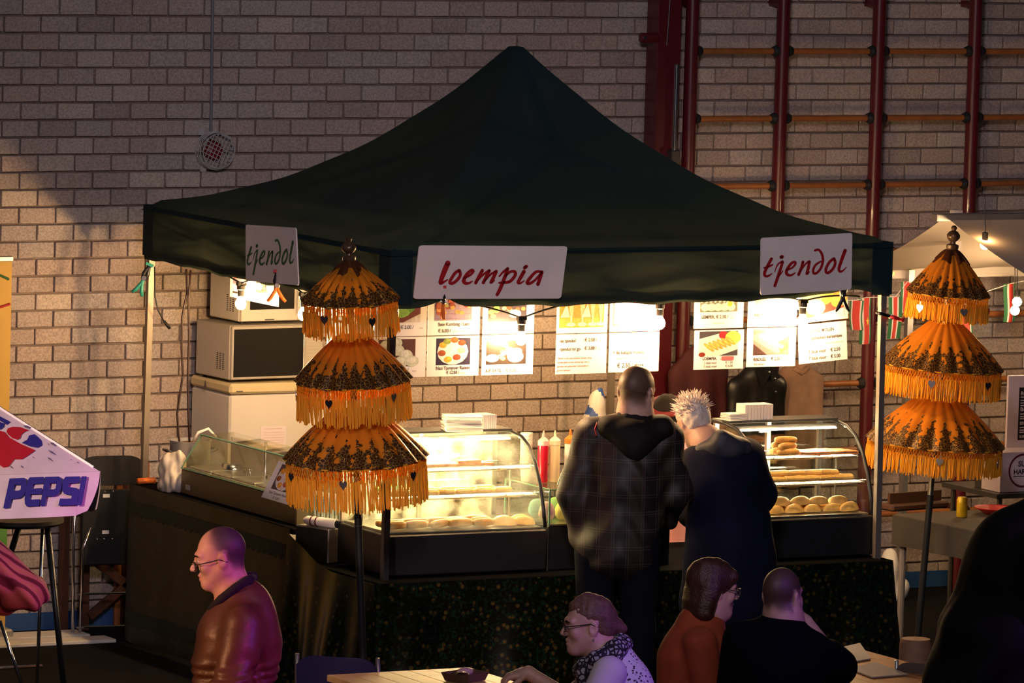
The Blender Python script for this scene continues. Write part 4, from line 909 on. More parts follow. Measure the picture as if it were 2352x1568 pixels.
def ph_glass(r, p, e):
    r(.05, 0, .93, .86, (.75, .26, .06)); r(.05, .62, .93, .86, (.78, .35, .08))
    for u in (.28, .5, .7, .86): p([(u-.07, .0), (u+.07, .0), (u+.03, .6), (u-.02, .6)][::-1], (.55, .45, .28)); e(u, .12, .08, .1, (.85, .75, .6)); e(u, .78, .09, .05, (.85, .7, .5)); r(u-.01, .58, u+.02, .76, (.8, .6, .4))
    for u in (.14, .55): p([(u-.07, .6), (u+.12, .6), (u+.05, .25)][::-1], (.85, .65, .5))
def ph_pink(r, p, e):
    r(.06, 0, .93, .86, (.62, .12, .16)); r(.09, .08, .45, .8, (.85, .7, .68)); r(.55, .0, .86, .84, (.85, .55, .55))
    for i in range(18): rs = random.Random(i+7); e(.1+rs.random()*.8, .1+rs.random()*.7, .05, .05, rs.choice([(.85, .6, .6), (.6, .06, .1), (.9, .8, .6)]))
def ph_lemper(r, p, e):
    r(.12, 0, .87, .58, (.17, .19, .14))
    for i in range(6): e(.2+i*.09, .14, .045, .22, (.72, .7, .66), .25)
    for i in range(5): e(.22+i*.13, .46, .09, .1, (.7, .7, .64))
    e(.75, .08, .07, .1, (.85, .75, .6)); e(.75, .09, .04, .06, (.85, .5, .05)); e(.72, .38, .08, .11, (.8, .7, .6)); e(.72, .38, .045, .07, (.85, .5, .05))
def ph_loempia(r, p, e):
    r(.10, .03, .88, .66, (.06, .05, .06)); p([(.10, .22), (.62, .05), (.88, .3), (.88, .5), (.5, .66), (.10, .66)][::-1], (.72, .62, .56))
    e(.58, .13, .09, .1, (.4, .02, .03)); e(.78, .2, .16, .17, (.78, .55, .1)); e(.16, .62, .07, .06, (.2, .03, .02))
    for i in range(6): a = .8; u, v = .26+i*.085, .44-i*.032; e(u+.04, v, .15, .042, (.7, .3, .05), a); e(u+.03, v-.012, .1, .018, (.85, .45, .12), a)
def ph_risoles(r, p, e):
    r(.13, .04, .86, .70, (.4, .16, .16)); p([(.13, .4), (.42, .70), (.13, .70)][::-1], (.06, .03, .03)); p([(.15, .18), (.48, .06), (.86, .22), (.78, .62), (.6, .66), (.13, .3)][::-1], (.82, .66, .25)); p([(.6, .4), (.86, .22), (.84, .55), (.7, .66)][::-1], (.7, .35, .08))
    for i in range(6): e(.3+.08*i, .24+.05*i, .06, .05, (.85, .75, .4), .6)
def ph_balls2(r, p, e):
    r(.05, 0, .92, .93, (.3, .08, .06))
    for u, v, c in ((.3, .1, (.8, .4, .1)), (.55, .06, (.75, .32, .06)), (.75, .2, (.72, .3, .06)), (.55, .4, (.75, .38, .08)), (.82, .5, (.8, .4, .1)), (.3, .45, (.85, .6, .2)), (.2, .25, (.82, .5, .15))): e(u, v, .16, .19, c, .5); e(u-.03, v-.05, .09, .09, tuple(min(1, t*1.3) for t in c), .5)
    e(.34, .64, .2, .2, (.88, .74, .4), .3); p([(.05, .93), (.5, .8), (.92, .7), (.92, .93)][::-1], (.8, .74, .68))
def ph_paste(r, p, e):
    r(.12, .0, .86, .56, (.8, .74, .62))
    for i in range(6): e(.22+i*.1, .28, .08, .16, (.8, .6, .28), .3)
CW, CH, CY = .308, .212, .25
X_, Z_ = (1, 0, 0), (0, 0, 1)
def tl(a): c, s = math.cos(R_(a)), math.sin(R_(a)); return dict(ux=(c, 0, s), uy=(-s, 0, c))
zl, zu = 1.78, 1.9975
card('menu card of white coconut balls, left of the nasi card', (.028, CY, zl), X_, Z_, CW, CH, ph_balls, (('50 /', .55, .86, .13), ('Portie', .75, .86, .05, 'LEFT', 'inkfaint')))
card('Nasi Tjampoer Rames menu card with a round plate photo', (.345, CY, zl), X_, Z_, CW, CH, ph_rames, (('Nasi Tjampoer Rames', .5, .83, .115, 'CENTER'), ('€ 12.50 /', .5, .94, .105, 'CENTER'), ('Portie', .66, .94, .05, 'LEFT', 'inkfaint')))
card('Kip Sate menu card with a black tray photo', (.670, CY, zl), X_, Z_, CW, CH, ph_kip, (('KIP SATE,', .08, .93, .12), ('€ 6.00 /', .47, .93, .12), ('Portie', .76, .93, .06, 'LEFT', 'inkfaint')))
card('upper menu card with a green leaf photo, priced 2.00', (.028, CY, zu), X_, Z_, CW, CH, ph_leaf, (('UNG, € 2.00 /', .30, .82, .12), ('Stuk', .88, .82, .05, 'LEFT', 'inkfaint'), ('en palmsuiker', .32, .92, .05, 'LEFT', 'inkfaint')))
card('Sate Kambing menu card above the nasi card', (.345, CY, zu), X_, Z_, CW, CH, ph_sate, (('Sate Kambing / Lam', .5, .77, .12, 'CENTER'), ('€ 6.00 /', .2, .93, .12), ('portie met lontong', .48, .93, .06, 'LEFT', 'inkfaint')))
card('Peklap Sate menu card above the kip sate card', (.670, CY, zu), X_, Z_, CW, CH, ph_peklap, (('PEKLAP SATE, € 6.00 /', .06, .88, .11), ('Portie', .86, .88, .05, 'LEFT', 'inkfaint')))
card('text menu card listing ijs tjendol and tjendol to go', (1.115, CY, zl-.006), X_, Z_, CW, CH, None, (('-ijs tjendol', .06, .2, .12), ('€ 2.50 /', .56, .19, .12), ('glas', .84, .19, .06, 'LEFT', 'inkfaint'), ('-tjendol to go', .06, .41, .12), ('€ 3.00 /', .56, .4, .12), ('fles', .84, .4, .06, 'LEFT', 'inkfaint'), ('Tjendol is een zoet tropisch drankje, die je', .03, .62, .062, 'LEFT', 'inkred'), ('energie geeft op een warme dag. Het is', .03, .72, .062, 'LEFT', 'inkred'), ('gemaakt van palmsuiker, kokosmelk en', .03, .82, .062, 'LEFT', 'inkred'), ('groene rijstmeel.', .03, .92, .062, 'LEFT', 'inkred')))
card('text menu card listing ijs shanghai and ijs kelapa moeda', (1.437, CY, zl-.004), X_, Z_, CW, CH, None, (('> ijs shanghai', .08, .2, .13, 'LEFT', 'inkfaint'), ('> Ijs kelapa moeda', .08, .54, .13), ('~.7', .14, .66, .05, 'LEFT', 'inkfaint'), ('€ 2.50 / glass', .17, .88, .155)))
card('picture menu card of tall dessert glasses on orange', (1.115, CY, zu-.006), X_, Z_, CW, CH, ph_glass)
card('picture menu card of pink iced drinks', (1.437, CY, zu-.004), X_, Z_, CW, CH, ph_pink)
card('Loempia menu card with a row of spring rolls', (1.962, CY, zl-.002), X_, Z_, CW, CH, ph_loempia, (('LOEMPIA,', .17, .76, .11), ('Kip', .53, .76, .06, 'LEFT', 'inkfaint'), ('1 stuk voor', .2, .86, .09), ('€ 1.50', .64, .86, .09), ('5 stuk voor', .2, .95, .09), ('€ 6.00', .64, .95, .09)))
card('Risoles menu card with a golden snack photo', (2.290, CY, zl+.004), X_, Z_, CW, CH, ph_risoles, (('RISOLES,', .14, .84, .11), ('€ 2.50 /', .5, .83, .11), ('Stuk', .8, .83, .06, 'LEFT', 'inkfaint'), ('Kip ragout /', .16, .95, .07)))
card('Pisang Molen text card hanging slightly askew at the right end', (2.622, CY, zl+.012), **tl(4), wd=CW, ht=CH, texts=(('PISANG MOLEN', .74, .22, .12, 'RIGHT'), ('gebakken banaantjes', .9, .4, .12, 'RIGHT'), ('lekker zacht en zoet binnen', .92, .54, .05, 'RIGHT', 'inkfaint'), ('3 Stuk voor', .2, .75, .12), ('€ 2.50', .65, .75, .12), ('7 Stuk voor', .2, .92, .12), ('€ 5.00', .65, .92, .12)))
card('Lemper menu card with rice rolls and eggs', (1.955, CY, zu+.002), X_, Z_, CW, CH, ph_lemper, (('LEMPER, € 2.50 /', .15, .75, .12), ('Stuk', .74, .75, .06, 'LEFT', 'inkfaint'), ('Gevuld met Kip', .5, .89, .06, 'CENTER', 'inkfaint')))
card('Pastei menu card above the risoles card', (2.290, CY, zu+.004), X_, Z_, CW, CH, ph_paste, (('PASTE', .14, .74, .12), ('~.3', .14, .86, .07, 'LEFT', 'inkfaint')))
card('picture menu card of golden round fritters at the right end', (2.618, CY, zu+.018), **tl(4), wd=CW, ht=CH, photo=ph_balls2)
m = MB(); m.bb((.0, 0, 0), (.075, .0008, .021)); m.v = [(x+2.135, y+CY-.002, z+1.826) for x, y, z in m.v]; tag(m.build('red_sticker', M['inkred']), 'red sticker stuck over the price line of the loempia card', 'sticker')
LX = .27
sides = [(2.50, zu, ph_sate, 'dim menu card hanging by the white microwave'), (2.19, zu, ph_kip, 'bright menu card behind the bulb nearest the left pole'), (1.52, zu, ph_leaf, 'menu card behind the bulb beside the left parasol'), (1.20, zu, ph_balls, 'menu card behind the top tier of the left parasol'), (1.28, zl-.01, None, 'text menu card beside the silver microwave panel')]
for y, z, ph, lb in sides:
    card(lb, (LX, y, z), (0, -1, 0), Z_, CW, CH, ph, (('~.5', .12, .88, .11),) if ph else tuple((s, .1, .15+.12*i, .07, 'LEFT', 'inkfaint') for i, s in enumerate(('~.5', '~.62', '~.4', '~.55', '~.3'))))
for y, nm in ((CY+.004, 'front'),):
    m = MB(); m.cyl((0.02, y, 2.212), (2.98, y, 2.216), .006, n=6); tag(m.build('card_rail', M['darksteel']), 'thin rail behind the front valance that carries the menu cards', 'rail')
m = MB(); m.cyl((LX+.004, .2, 2.212), (LX+.004, 2.9, 2.212), .006, n=6); tag(m.build('card_rail', M['darksteel']), 'thin rail behind the left valance that carries the side menu cards', 'rail')
bl, br_, tl_ = onX(600, 1141, -.03), onX(664, 1160, -.03), onX(640, 1058, -.012)
card('tilted Nasi Tjampoer menu card propped against the food warmer', bl, (br_-bl).normalized(), (tl_-bl).normalized(), (br_-bl).length, (tl_-bl).length, ph_rames, (('Nasi Tjampoer Rames', .5, .84, .10, 'CENTER'), ('€ 12.50 /', .5, .95, .09, 'CENTER')), group=None)
# ---------------------------------------------------------------- coats on the climbing frame
def coat(label, x, ztop, wd, ht, colr, seed, rough=.8, lapel=False):
    pr = [K((-.1*wd, 0, -.03), (-.42*wd, .0, -.10), .05, .055, .06), K((.1*wd, 0, -.03), (.42*wd, 0, -.10), .05, .055, .06), K((0, 0, -.05), (0, .0, -ht), .11*wd/.3*.8, .15*wd/.3*.8, .08), K((-.42*wd, 0, -.1), (-.5*wd, -.01, -ht*.8), .055, .05, .05), K((.42*wd, 0, -.1), (.5*wd, -.01, -ht*.8), .055, .05, .05)]
    c = mat(label.split()[0]+'_coat', colr, rough, var=.2, vscale=12)
    o = soft('hanging_coat', pr, .016, c, None, .012, 14, seed)
    for v in o.data.vertices: v.co.y *= .62
    o.location = (x, 3.20 if lapel else 3.31, ztop); tag(o, label, 'coat', 'coats on the climbing frame')
    m = MB()
    if lapel:
        m.prism([(-.07, .03), (.0, .05), (.05, .0), (-.02, -.1)], lambda a, b, h: Vector((a, -.075-h, b)), .01); m.prism([(.07, .03), (.1, .05), (.14, -.04), (.08, -.06)], lambda a, b, h: Vector((a-.03, -.07-h, b)), .01); m.build('collar', c, o)
        for p in ((.06, -.04), (.07, -.12), (.02, .0)):
            q = MB(); q.ell((p[0], -.1, p[1]), .008, n=8, m=6); q.build('stud', M['chrome'], o)
    else:
        m.tube([(-.05, -.05, .0), (0, -.06, -.03), (.05, -.05, .0)], .016, 8); m.build('collar', c, o, True)
    return o
coat('maroon cloth coat hanging left on the climbing frame', 3.77, 1.50, .34, .62, (.06, .008, .014), 2)
coat('black leather jacket hanging between the other coats', 4.115, 1.42, .32, .6, (.008, .008, .009), 4, .35, True)
coat('beige coat hanging right on the climbing frame', 4.45, 1.42, .30, .62, (.32, .19, .13), 6)
# ---------------------------------------------------------------- golden three-tier parasols
def satin():
    m = mat('golden_satin', (.6, .22, .03), .3, .35); nt = m.node_tree; L = nt.links; b = nt.nodes['Principled BSDF']
    tc = nt.nodes.new('ShaderNodeTexCoord'); sp = nt.nodes.new('ShaderNodeSeparateXYZ'); L.new(tc.outputs['Object'], sp.inputs[0])
    def mth(op, a, c=None, d=None):
        n = nt.nodes.new('ShaderNodeMath'); n.operation = op
        for i, q in enumerate((a, c, d)):
            if q is None: continue
            if isinstance(q, (int, float)): n.inputs[i].default_value = q
            else: L.new(q, n.inputs[i])
        return n.outputs[0]
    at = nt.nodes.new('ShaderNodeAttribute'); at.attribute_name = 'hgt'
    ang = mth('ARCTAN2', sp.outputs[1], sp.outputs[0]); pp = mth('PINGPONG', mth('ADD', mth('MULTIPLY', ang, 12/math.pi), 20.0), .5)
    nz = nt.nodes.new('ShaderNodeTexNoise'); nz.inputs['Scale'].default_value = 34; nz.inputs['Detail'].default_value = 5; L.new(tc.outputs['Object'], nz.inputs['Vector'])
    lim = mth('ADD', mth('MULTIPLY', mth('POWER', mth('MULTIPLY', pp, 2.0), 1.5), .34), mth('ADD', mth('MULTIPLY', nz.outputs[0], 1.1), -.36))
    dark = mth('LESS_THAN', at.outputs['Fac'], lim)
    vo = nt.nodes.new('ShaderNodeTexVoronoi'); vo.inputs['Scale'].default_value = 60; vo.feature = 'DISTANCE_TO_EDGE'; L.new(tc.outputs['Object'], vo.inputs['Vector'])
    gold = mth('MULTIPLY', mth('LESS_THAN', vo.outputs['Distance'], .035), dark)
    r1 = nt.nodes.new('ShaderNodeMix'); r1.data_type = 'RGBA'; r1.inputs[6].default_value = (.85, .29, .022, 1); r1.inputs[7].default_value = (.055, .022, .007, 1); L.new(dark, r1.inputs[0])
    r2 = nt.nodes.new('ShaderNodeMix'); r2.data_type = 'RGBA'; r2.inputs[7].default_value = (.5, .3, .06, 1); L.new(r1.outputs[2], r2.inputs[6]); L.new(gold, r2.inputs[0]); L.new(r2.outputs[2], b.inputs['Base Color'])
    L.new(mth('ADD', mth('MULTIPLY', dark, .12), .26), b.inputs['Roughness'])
    tl = nt.nodes.new('ShaderNodeBsdfTranslucent'); L.new(r2.outputs[2], tl.inputs[0]); mx = nt.nodes.new('ShaderNodeMixShader'); mx.inputs[0].default_value = .22
    out = nt.nodes['Material Output']; L.new(b.outputs[0], mx.inputs[1]); L.new(tl.outputs[0], mx.inputs[2]); L.new(mx.outputs[0], out.inputs[0]); return m
def yarn():
    m = bpy.data.materials.new('orange_yarn'); m.use_nodes = True; nt = m.node_tree; nt.nodes.clear(); L = nt.links
    out = nt.nodes.new('ShaderNodeOutputMaterial'); d = nt.nodes.new('ShaderNodeBsdfDiffuse'); t = nt.nodes.new('ShaderNodeBsdfTranslucent'); mx = nt.nodes.new('ShaderNodeMixShader'); mx.inputs[0].default_value = .45
    for q in (d, t): q.inputs[0].default_value = (.95, .52, .05, 1)
    L.new(d.outputs[0], mx.inputs[1]); L.new(t.outputs[0], mx.inputs[2]); L.new(mx.outputs[0], out.inputs[0]); return m
M['satin'] = satin(); M['yarn'] = yarn(); M['heart'] = mat('silver_heart', (.7, .68, .72), .25, 1); M['finial'] = mat('carved_finial', (.1, .055, .03), .3, .3, var=.3, vscale=40); M['satindark'] = mat('dark_satin', (.10, .03, .008), .35, .3)
def heart_mesh():
    m = MB(); pts = []
    for a in np.linspace(0, 2*math.pi, 25)[:-1]: pts.append((.016*math.sin(a)**3*1.05, .001*(13*math.cos(a)-5*math.cos(2*a)-2*math.cos(3*a)-math.cos(4*a))*1.35))
    m.prism(pts, lambda x, y, h: Vector((x, h-.0015, y-.03)), .003); m.cyl((0, 0, -.014), (0, 0, .0), .0012, n=4); return m.mesh('heart_pendant', M['heart'])
HEART = heart_mesh()
def parasol(label, loc, tilt, tiers, ztip, seed, hearts, polebands):
    t = thing('ceremonial_parasol', label, 'parasol', loc, 0, 'golden tiered parasols'); t.rotation_euler = tilt; rs = random.Random(seed); NR = 20
    for ti, (zr, rr, zt, rt, fl) in enumerate(tiers):
        m = MB(); at = []; NU, NV = 160, 16
        def f(a, b):
            th = a*2*math.pi; q = b; wob = abs(math.sin(th*NR/2)); e = .5*(1-b)
            r = rt+(rr-rt)*((1-q)**1.02); z = zr+(zt-zr)*(q**.96)+.012*math.sin(q*math.pi)*(rr/.4)
            r *= 1+.018*(wob-.5)*(1-q)*2; z += .012*(1-wob)*-1*(1-q)**2+.004*math.sin(7*th+seed)*(1-q)
            r += .014*abs(math.sin(th*NR*.5+.4*math.sin(3*th)))*(1-q*.6)
            return Vector((r*math.cos(th), r*math.sin(th), z))
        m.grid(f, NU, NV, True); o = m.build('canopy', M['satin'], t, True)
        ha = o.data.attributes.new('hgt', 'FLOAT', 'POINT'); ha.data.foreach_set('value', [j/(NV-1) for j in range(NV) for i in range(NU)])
        # ribs under the canopy
        m = MB()
        for k in range(NR):
            th = 2*math.pi*k/NR; m.cyl((rt*math.cos(th), rt*math.sin(th), zt-.012), (rr*.99*math.cos(th), rr*.99*math.sin(th), zr-.004), .003, n=4)
        stuff(m.build('ribs', M['finial'], t))
        # netted band and tassels
        net = .30*fl; m = MB(); n = int(2*math.pi*rr/.017)
        for k in range(n):
            for sg in (-1, 1):
                pts = []
                for j in range(4):
                    th = 2*math.pi*(k+sg*j*.5)/n; r_ = rr*1.0+.002*(j % 2); pts.append((r_*math.cos(th), r_*math.sin(th), zr-.004-net*j/3))
                m.tube(pts, .0017, 3, caps=False)
        m.tube([(rr*math.cos(a), rr*math.sin(a), zr-.004) for a in np.linspace(0, 6.2832, 49)[:-1]], .004, 5, closed=True)
        stuff(m.build('fringe_net', M['yarn'], t))
        m = MB(); n = int(2*math.pi*rr/.0056)
        for k in range(n):
            if rs.random() < .03: continue
            th = 2*math.pi*(k+rs.uniform(-.35, .35))/n; r0 = rr+rs.uniform(-.006, .004); r1 = r0+rs.uniform(-.012, .010); dth = rs.uniform(-.02, .02); z0 = zr-net*rs.uniform(.75, 1.05); z1 = zr-fl*rs.uniform(.9, 1.04); th1 = th+dth
            m.tube([(r0*math.cos(th), r0*math.sin(th), z0), ((r0*.6+r1*.4)*math.cos(th+dth*.4), (r0*.6+r1*.4)*math.sin(th+dth*.4), (z0+z1)/2), (r1*math.cos(th1), r1*math.sin(th1), z1)], [.0026, .0038, .0034], 4, caps=False)
        stuff(m.build('fringe', M['yarn'], t))
        for k in range(hearts):
            th = 2*math.pi*(k+.3*ti+rs.uniform(-.15, .15))/hearts+.4; h = bpy.data.objects.new('heart_pendant', HEART); COL.objects.link(h); h.parent = t
            h.location = ((rr+.008)*math.cos(th), (rr+.008)*math.sin(th), zr-.025-rs.uniform(0, .02)); h.rotation_euler = (0, 0, th+math.pi/2+rs.uniform(-.3, .3)); h.scale = (1.25, 1, 1.25)
    zr, rr, zt, rt, fl = tiers[0]
    m = MB()
    def ruff(a, b):
        th = a*2*math.pi; r = .03+(.095-.03)*b+.010*math.sin(th*7)*b+.008*math.sin(th*11+1)*b; return Vector((r*math.cos(th), r*math.sin(th), zt+.03-.07*b**1.4+.012*math.sin(th*5+2)*b))
    m.grid(ruff, 72, 7, True); m.build('crown_ruffle', M['satindark'], t, True)
    z0 = zt+.012; s = (ztip-z0)/.20
    fx = 1.25; m = MB(); m.lathe([(a_*fx, b_) for a_, b_ in [(.034, z0), (.034, z0+.012*s), (.024, z0+.018*s), (.028, z0+.035*s), (.028, z0+.055*s), (.014, z0+.064*s), (.012, z0+.078*s), (.022, z0+.088*s), (.03, z0+.11*s), (.03, z0+.13*s), (.02, z0+.152*s), (.009, z0+.162*s), (.013, z0+.174*s), (.014, z0+.184*s), (.008, z0+.196*s), (0, ztip)]], (0, 0, 0), 18); m.build('finial', M['finial'], t, True, auto=50)
    zb = tiers[-1][0]
    m = MB(); m.tube([(0, 0, zb-.32), (0, 0, tiers[0][2])], .017, 12); p = m.build('silver_pole', M['steel'], t, True, auto=50)
    for z in polebands:
        m = MB(); m.lathe([(.0185, z-.004), (.021, z), (.0185, z+.004)], (0, 0, 0), 14); m.build('pole_ring', M['darksteel'], p)
    m = MB(); m.tube([(0, 0, .03), (0, 0, zb-.3)], .0195, 12); m.build('black_pole', M['black'], t, True, auto=50)
    m = MB(); m.lathe([(.16, 0), (.16, .03), (.05, .05), (.03, .12), (0.0195, .12)], (0, 0, 0), 20); m.build('base', M['darksteel'], t)
    return t
pL = onY(831, 1330, -.45)
parasol('three-tier golden parasol with orange fringe in front of the left display case', (pL.x+.045, -.45, 0), (R_(2.5), R_(-5.0), 0), [(2.29, .236, 2.46, .055, .175), (1.88, .286, 2.10, .08, .20), (1.48, .356, 1.71, .12, .225)], 2.61, 3, 6, (1.2, 1.17, 1.12))
pR = onD(2108, 1470, 34.25)
parasol('three-tier golden parasol with orange fringe right of the tent pole', (pR.x-.01, pR.y, 0), (R_(2.0), R_(2.4), 0), [(2.10, .224, 2.32, .055, .15), (1.69, .335, 1.94, .085, .165), (1.255, .38, 1.51, .12, .155)], 2.485, 8, 6, (1.2, 1.17, 1.12))
# ---------------------------------------------------------------- neighbouring stall on the right
M['canvas'] = mat('cream_canvas', (.62, .52, .42), .8, var=.12, vscale=3); M['strap'] = mat('white_valance', (.75, .68, .62), .7)
def party_tent():
    t = thing('party_tent', 'cream party tent of the neighbouring stall at the right edge', 'tent', (6.4, 2.1, 0)); X0, X1 = -1.65, 1.5; Yr, Yf, Yn = .1, 1.2, -1.1; Zr, Ze = 2.40, 2.0
    fab = bpy.data.materials.new('thin_canvas'); fab.use_nodes = True; nt = fab.node_tree; b = nt.nodes['Principled BSDF']; b.inputs['Base Color'].default_value = (.62, .52, .42, 1); b.inputs['Roughness'].default_value = .8
    tl = nt.nodes.new('ShaderNodeBsdfTranslucent'); tl.inputs[0].default_value = (.6, .42, .25, 1); mx = nt.nodes.new('ShaderNodeMixShader'); mx.inputs[0].default_value = .12; nt.links.new(b.outputs[0], mx.inputs[1]); nt.links.new(tl.outputs[0], mx.inputs[2]); nt.links.new(mx.outputs[0], nt.nodes['Material Output'].inputs[0])
    m = MB(); m.grid(lambda a, c: Vector((X0+(X1-X0)*a, Yr+(Yf-Yr)*c, Zr+(Ze-Zr)*c-.04*math.sin(c*3.14)+.006*math.sin(a*40))), 30, 8); m.build('far_roof', fab, t, True)
    m = MB(); m.grid(lambda a, c: Vector((X0+.04+(X1-X0)*a, Yr+(Yn-Yr)*c, Zr+(2.07-Zr)*c-.03*math.sin(c*3.14)+.012*math.sin(a*23+c*4)*c)), 30, 8); m.build('near_roof', fab, t, True)
    m = MB(); m.bb((X0-.05, Yr-.02, Zr-.015), (X1, Yr+.05, Zr+.03), .004); m.build('ridge_beam', M['alu'], t)
    m = MB(); m.bb((X0, Yf, 1.945), (X1, Yf+.012, 2.005)); v = m.build('far_valance', M['strap'], t)
    for x in (X0+.35, X0+1.3):
        m = MB(); m.lathe([(.014, 0), (.014, .006), (.006, .006)], (0, 0, 0), 12, rot('X', 90)); m.v = [(a+x, c+Yf, d+1.975) for a, c, d in m.v]; m.build('eyelet', mat('brass', (.5, .35, .12), .3, 1), v)
    m = MB(); m.bb((X0, Yn-.012, 1.9), (X1, Yn, 2.08)); m.build('near_valance', M['canvas'], t)
    for x in (X0+.46, X1-.05):
        for y in (Yf-.03, Yn+.03):
            m = MB(); m.bb((x-.02, y-.02, 0), (x+.02, y+.02, 2.0)); m.build('pole', M['alu'], t)
    m = MB(); m.bb((X0+.30, Yf-.75, 1.98), (X0+.36, Yf-.70, 2.42)); m.build('centre_post', M['strap'], t)
    return t
party_tent()
def bulb(label, p):
    t = thing('light_bulb', label, 'light bulb', p, 0, 'bulbs at the right hand stall')
    m = MB(); m.ell((0, 0, 0), .028, n=14, m=10); m.build('glass_bulb', M['bulb2'], t, True)
    m = MB(); m.lathe([(.014, .024), (.018, .03), (.018, .07), (.008, .075)], (0, 0, 0), 10); m.build('socket', M['socket'], t)
    m = MB(); m.tube([(0, 0, .074), (0, .02, .3)], .003, 5); m.build('cord', M['cable'], t)
M['bulb2'] = mat('lit_bulb_side', (1, .8, .5), .4, emit=330, ecol=(1.0, .66, .34))
bulb('lit bulb under the cream tent roof at the right edge', onX(2262, 562, 4.86))
bulb('upper of two lit bulbs by the striped flags', onY(2336, 693, 2.5)); bulb('lower of two lit bulbs by the striped flags', onY(2331, 713, 2.7))
# bunting of striped flags
def star(cx, cy, r): return [(cx+(r if k % 2 == 0 else r*.42)*math.sin(k*math.pi/5), cy+(r if k % 2 == 0 else r*.42)*math.cos(k*math.pi/5)) for k in range(10)]
FG = dict(g=mat('flag_green', (.02, .16, .06), .7), w=mat('flag_white', (.75, .7, .68), .7), r=mat('flag_red', (.62, .05, .035), .7), y=mat('flag_yellow', (.85, .55, .05), .6))
def flag(label, p, w_, h, seed, starry):
    o = thing('striped_flag', label, 'flag', p, R_(8*math.sin(seed)), 'flags of the bunting'); st = [(0, .2, 'g'), (.2, .3, 'w'), (.3, .7, 'r'), (.7, .8, 'w'), (.8, 1, 'g')]
    f = lambda a, b: Vector(((a-.5)*w_*(1-.12*b), .012*math.sin(a*6+seed)+.014*math.sin(b*4+seed)*b, -b*h))
    for a0, a1, c in st:
        m = MB(); m.grid(lambda a, b: f(a0+(a1-a0)*a, b), 5, 10); m.build('stripe', FG[c], o, True)
    if starry:
        m = MB(); m.poly([star(.5, .55, .12)], lambda x, y: f(x, 1-y*.9)+Vector((0, -.004, 0))); m.build('star', FG['y'], o)
flags = [(1968, 690, 70, 'striped flag half hidden by the right menu card'), (1990, 684, 110, 'striped flag with a yellow star left of the right tent pole'), (2057, 682, 100, 'striped flag just right of the right tent pole'), (2085, 647, 75, 'striped flag under the cream tent edge by the right parasol tip'), (2222, 700, 85, 'striped flag behind the right parasol upper fringe'), (2322, 652, 92, 'striped flag near the right edge above the two bulbs')]
for i, (x, y, hh, lb) in enumerate(flags): flag(lb, onY(x, y, 3.15), .10, hh/395, i*1.7, i in (1,))
m = MB(); m.tube([onY(x, y, 3.15) for x, y in ((1940, 690), (1968, 689), (1990, 683), (2057, 681), (2085, 646), (2160, 690), (2222, 699), (2270, 668), (2322, 651), (2352, 645), (2420, 660))], .003, 5); tag(m.build('bunting_cord', M['white']), 'thin white cord carrying the striped flags', 'cord')
# dark covered table with can and tray
A = onZ(2054, 1180, .76); B = onZ(2227, 1216, .76); d = (B-A).normalized(); nrm = Vector((-d.y, d.x, 0)) if Vector((-d.y, d.x, 0)).x > 0 else Vector((d.y, -d.x, 0))
def rtable():
    t = thing('covered_table', 'table under a dark cloth with a yellow can at the right stall', 'table', A*1.0 if False else Vector((A.x, A.y, 0)))
    P = lambda u, v, z: d*u+nrm*v+Vector((0, 0, z))
    m = MB(); m.prism([(0, 0), (1.1, 0), (1.1, 1.6), (0, 1.6)], lambda u, v, h: P(u, v, .735+h), .025); m.build('table_top', mat('grey_brown_cloth', (.09, .075, .06), .8), t)
    m = MB(); m.grid(lambda a, b: P(-.006+1.11*a, -.008-.012*math.sin(a*20)*b, .755-.17*b), 30, 5); m.grid(lambda a, b: P(-.008-.008*math.sin(a*20)*b, 1.6*a, .755-.17*b), 30, 5); m.build('cloth_edge', mat('dark_cloth', (.05, .042, .036), .85), t, True)
    for u, v in ((.04, .04), (1.06, .04), (.04, 1.5), (1.06, 1.5)):
        m = MB(); m.cyl(P(u, v, 0), P(u, v, .735), .02, n=10); m.build('leg', mat('grey_leg', (.25, .22, .22), .5) if (u < .5 and v < .5) else M['darksteel'], t)
rtable()
m = MB(); c = onZ(2209, 1187, .761); m.lathe([(.026, 0), (.032, .006), (.032, .1), (.027, .112), (.027, .116), (.0, .114)], (0, 0, 0), 18); tag(m.build('drink_can', mat('yellow_can', (.8, .55, .02), .3, .2, var=.15, vscale=30), None, True, loc=c), 'yellow drink can standing on the dark covered table', 'can')
c = onZ(2290, 1180, .761); m = MB(); m.lathe([(.07, 0), (.13, .035), (.135, .04), (.12, .034), (.065, .006), (0, .006)], (0, 0, 0), 20); tag(m.build('red_tray', M['red'], None, True, loc=c), 'shallow red plastic tray on the dark covered table', 'tray')
m = MB(); m.bb((-.2, -.01, 0), (.2, .01, .1)); m.box((0, 0, .02), (.44, .12, .04), None, .01); tag(m.build('brown_bag', mat('brown_leather', (.09, .04, .025), .5), None, loc=onZ(2100, 1168, .765), rz=R_(10)), 'low brown leather bag lying at the back of the dark covered table', 'bag')
M['poster'] = mat('lilac_board', (.5, .42, .5), .6); M['posterink'] = mat('poster_black', (.015, .012, .02), .5); M['posterwhite'] = mat('poster_white', (.55, .5, .52), .6)
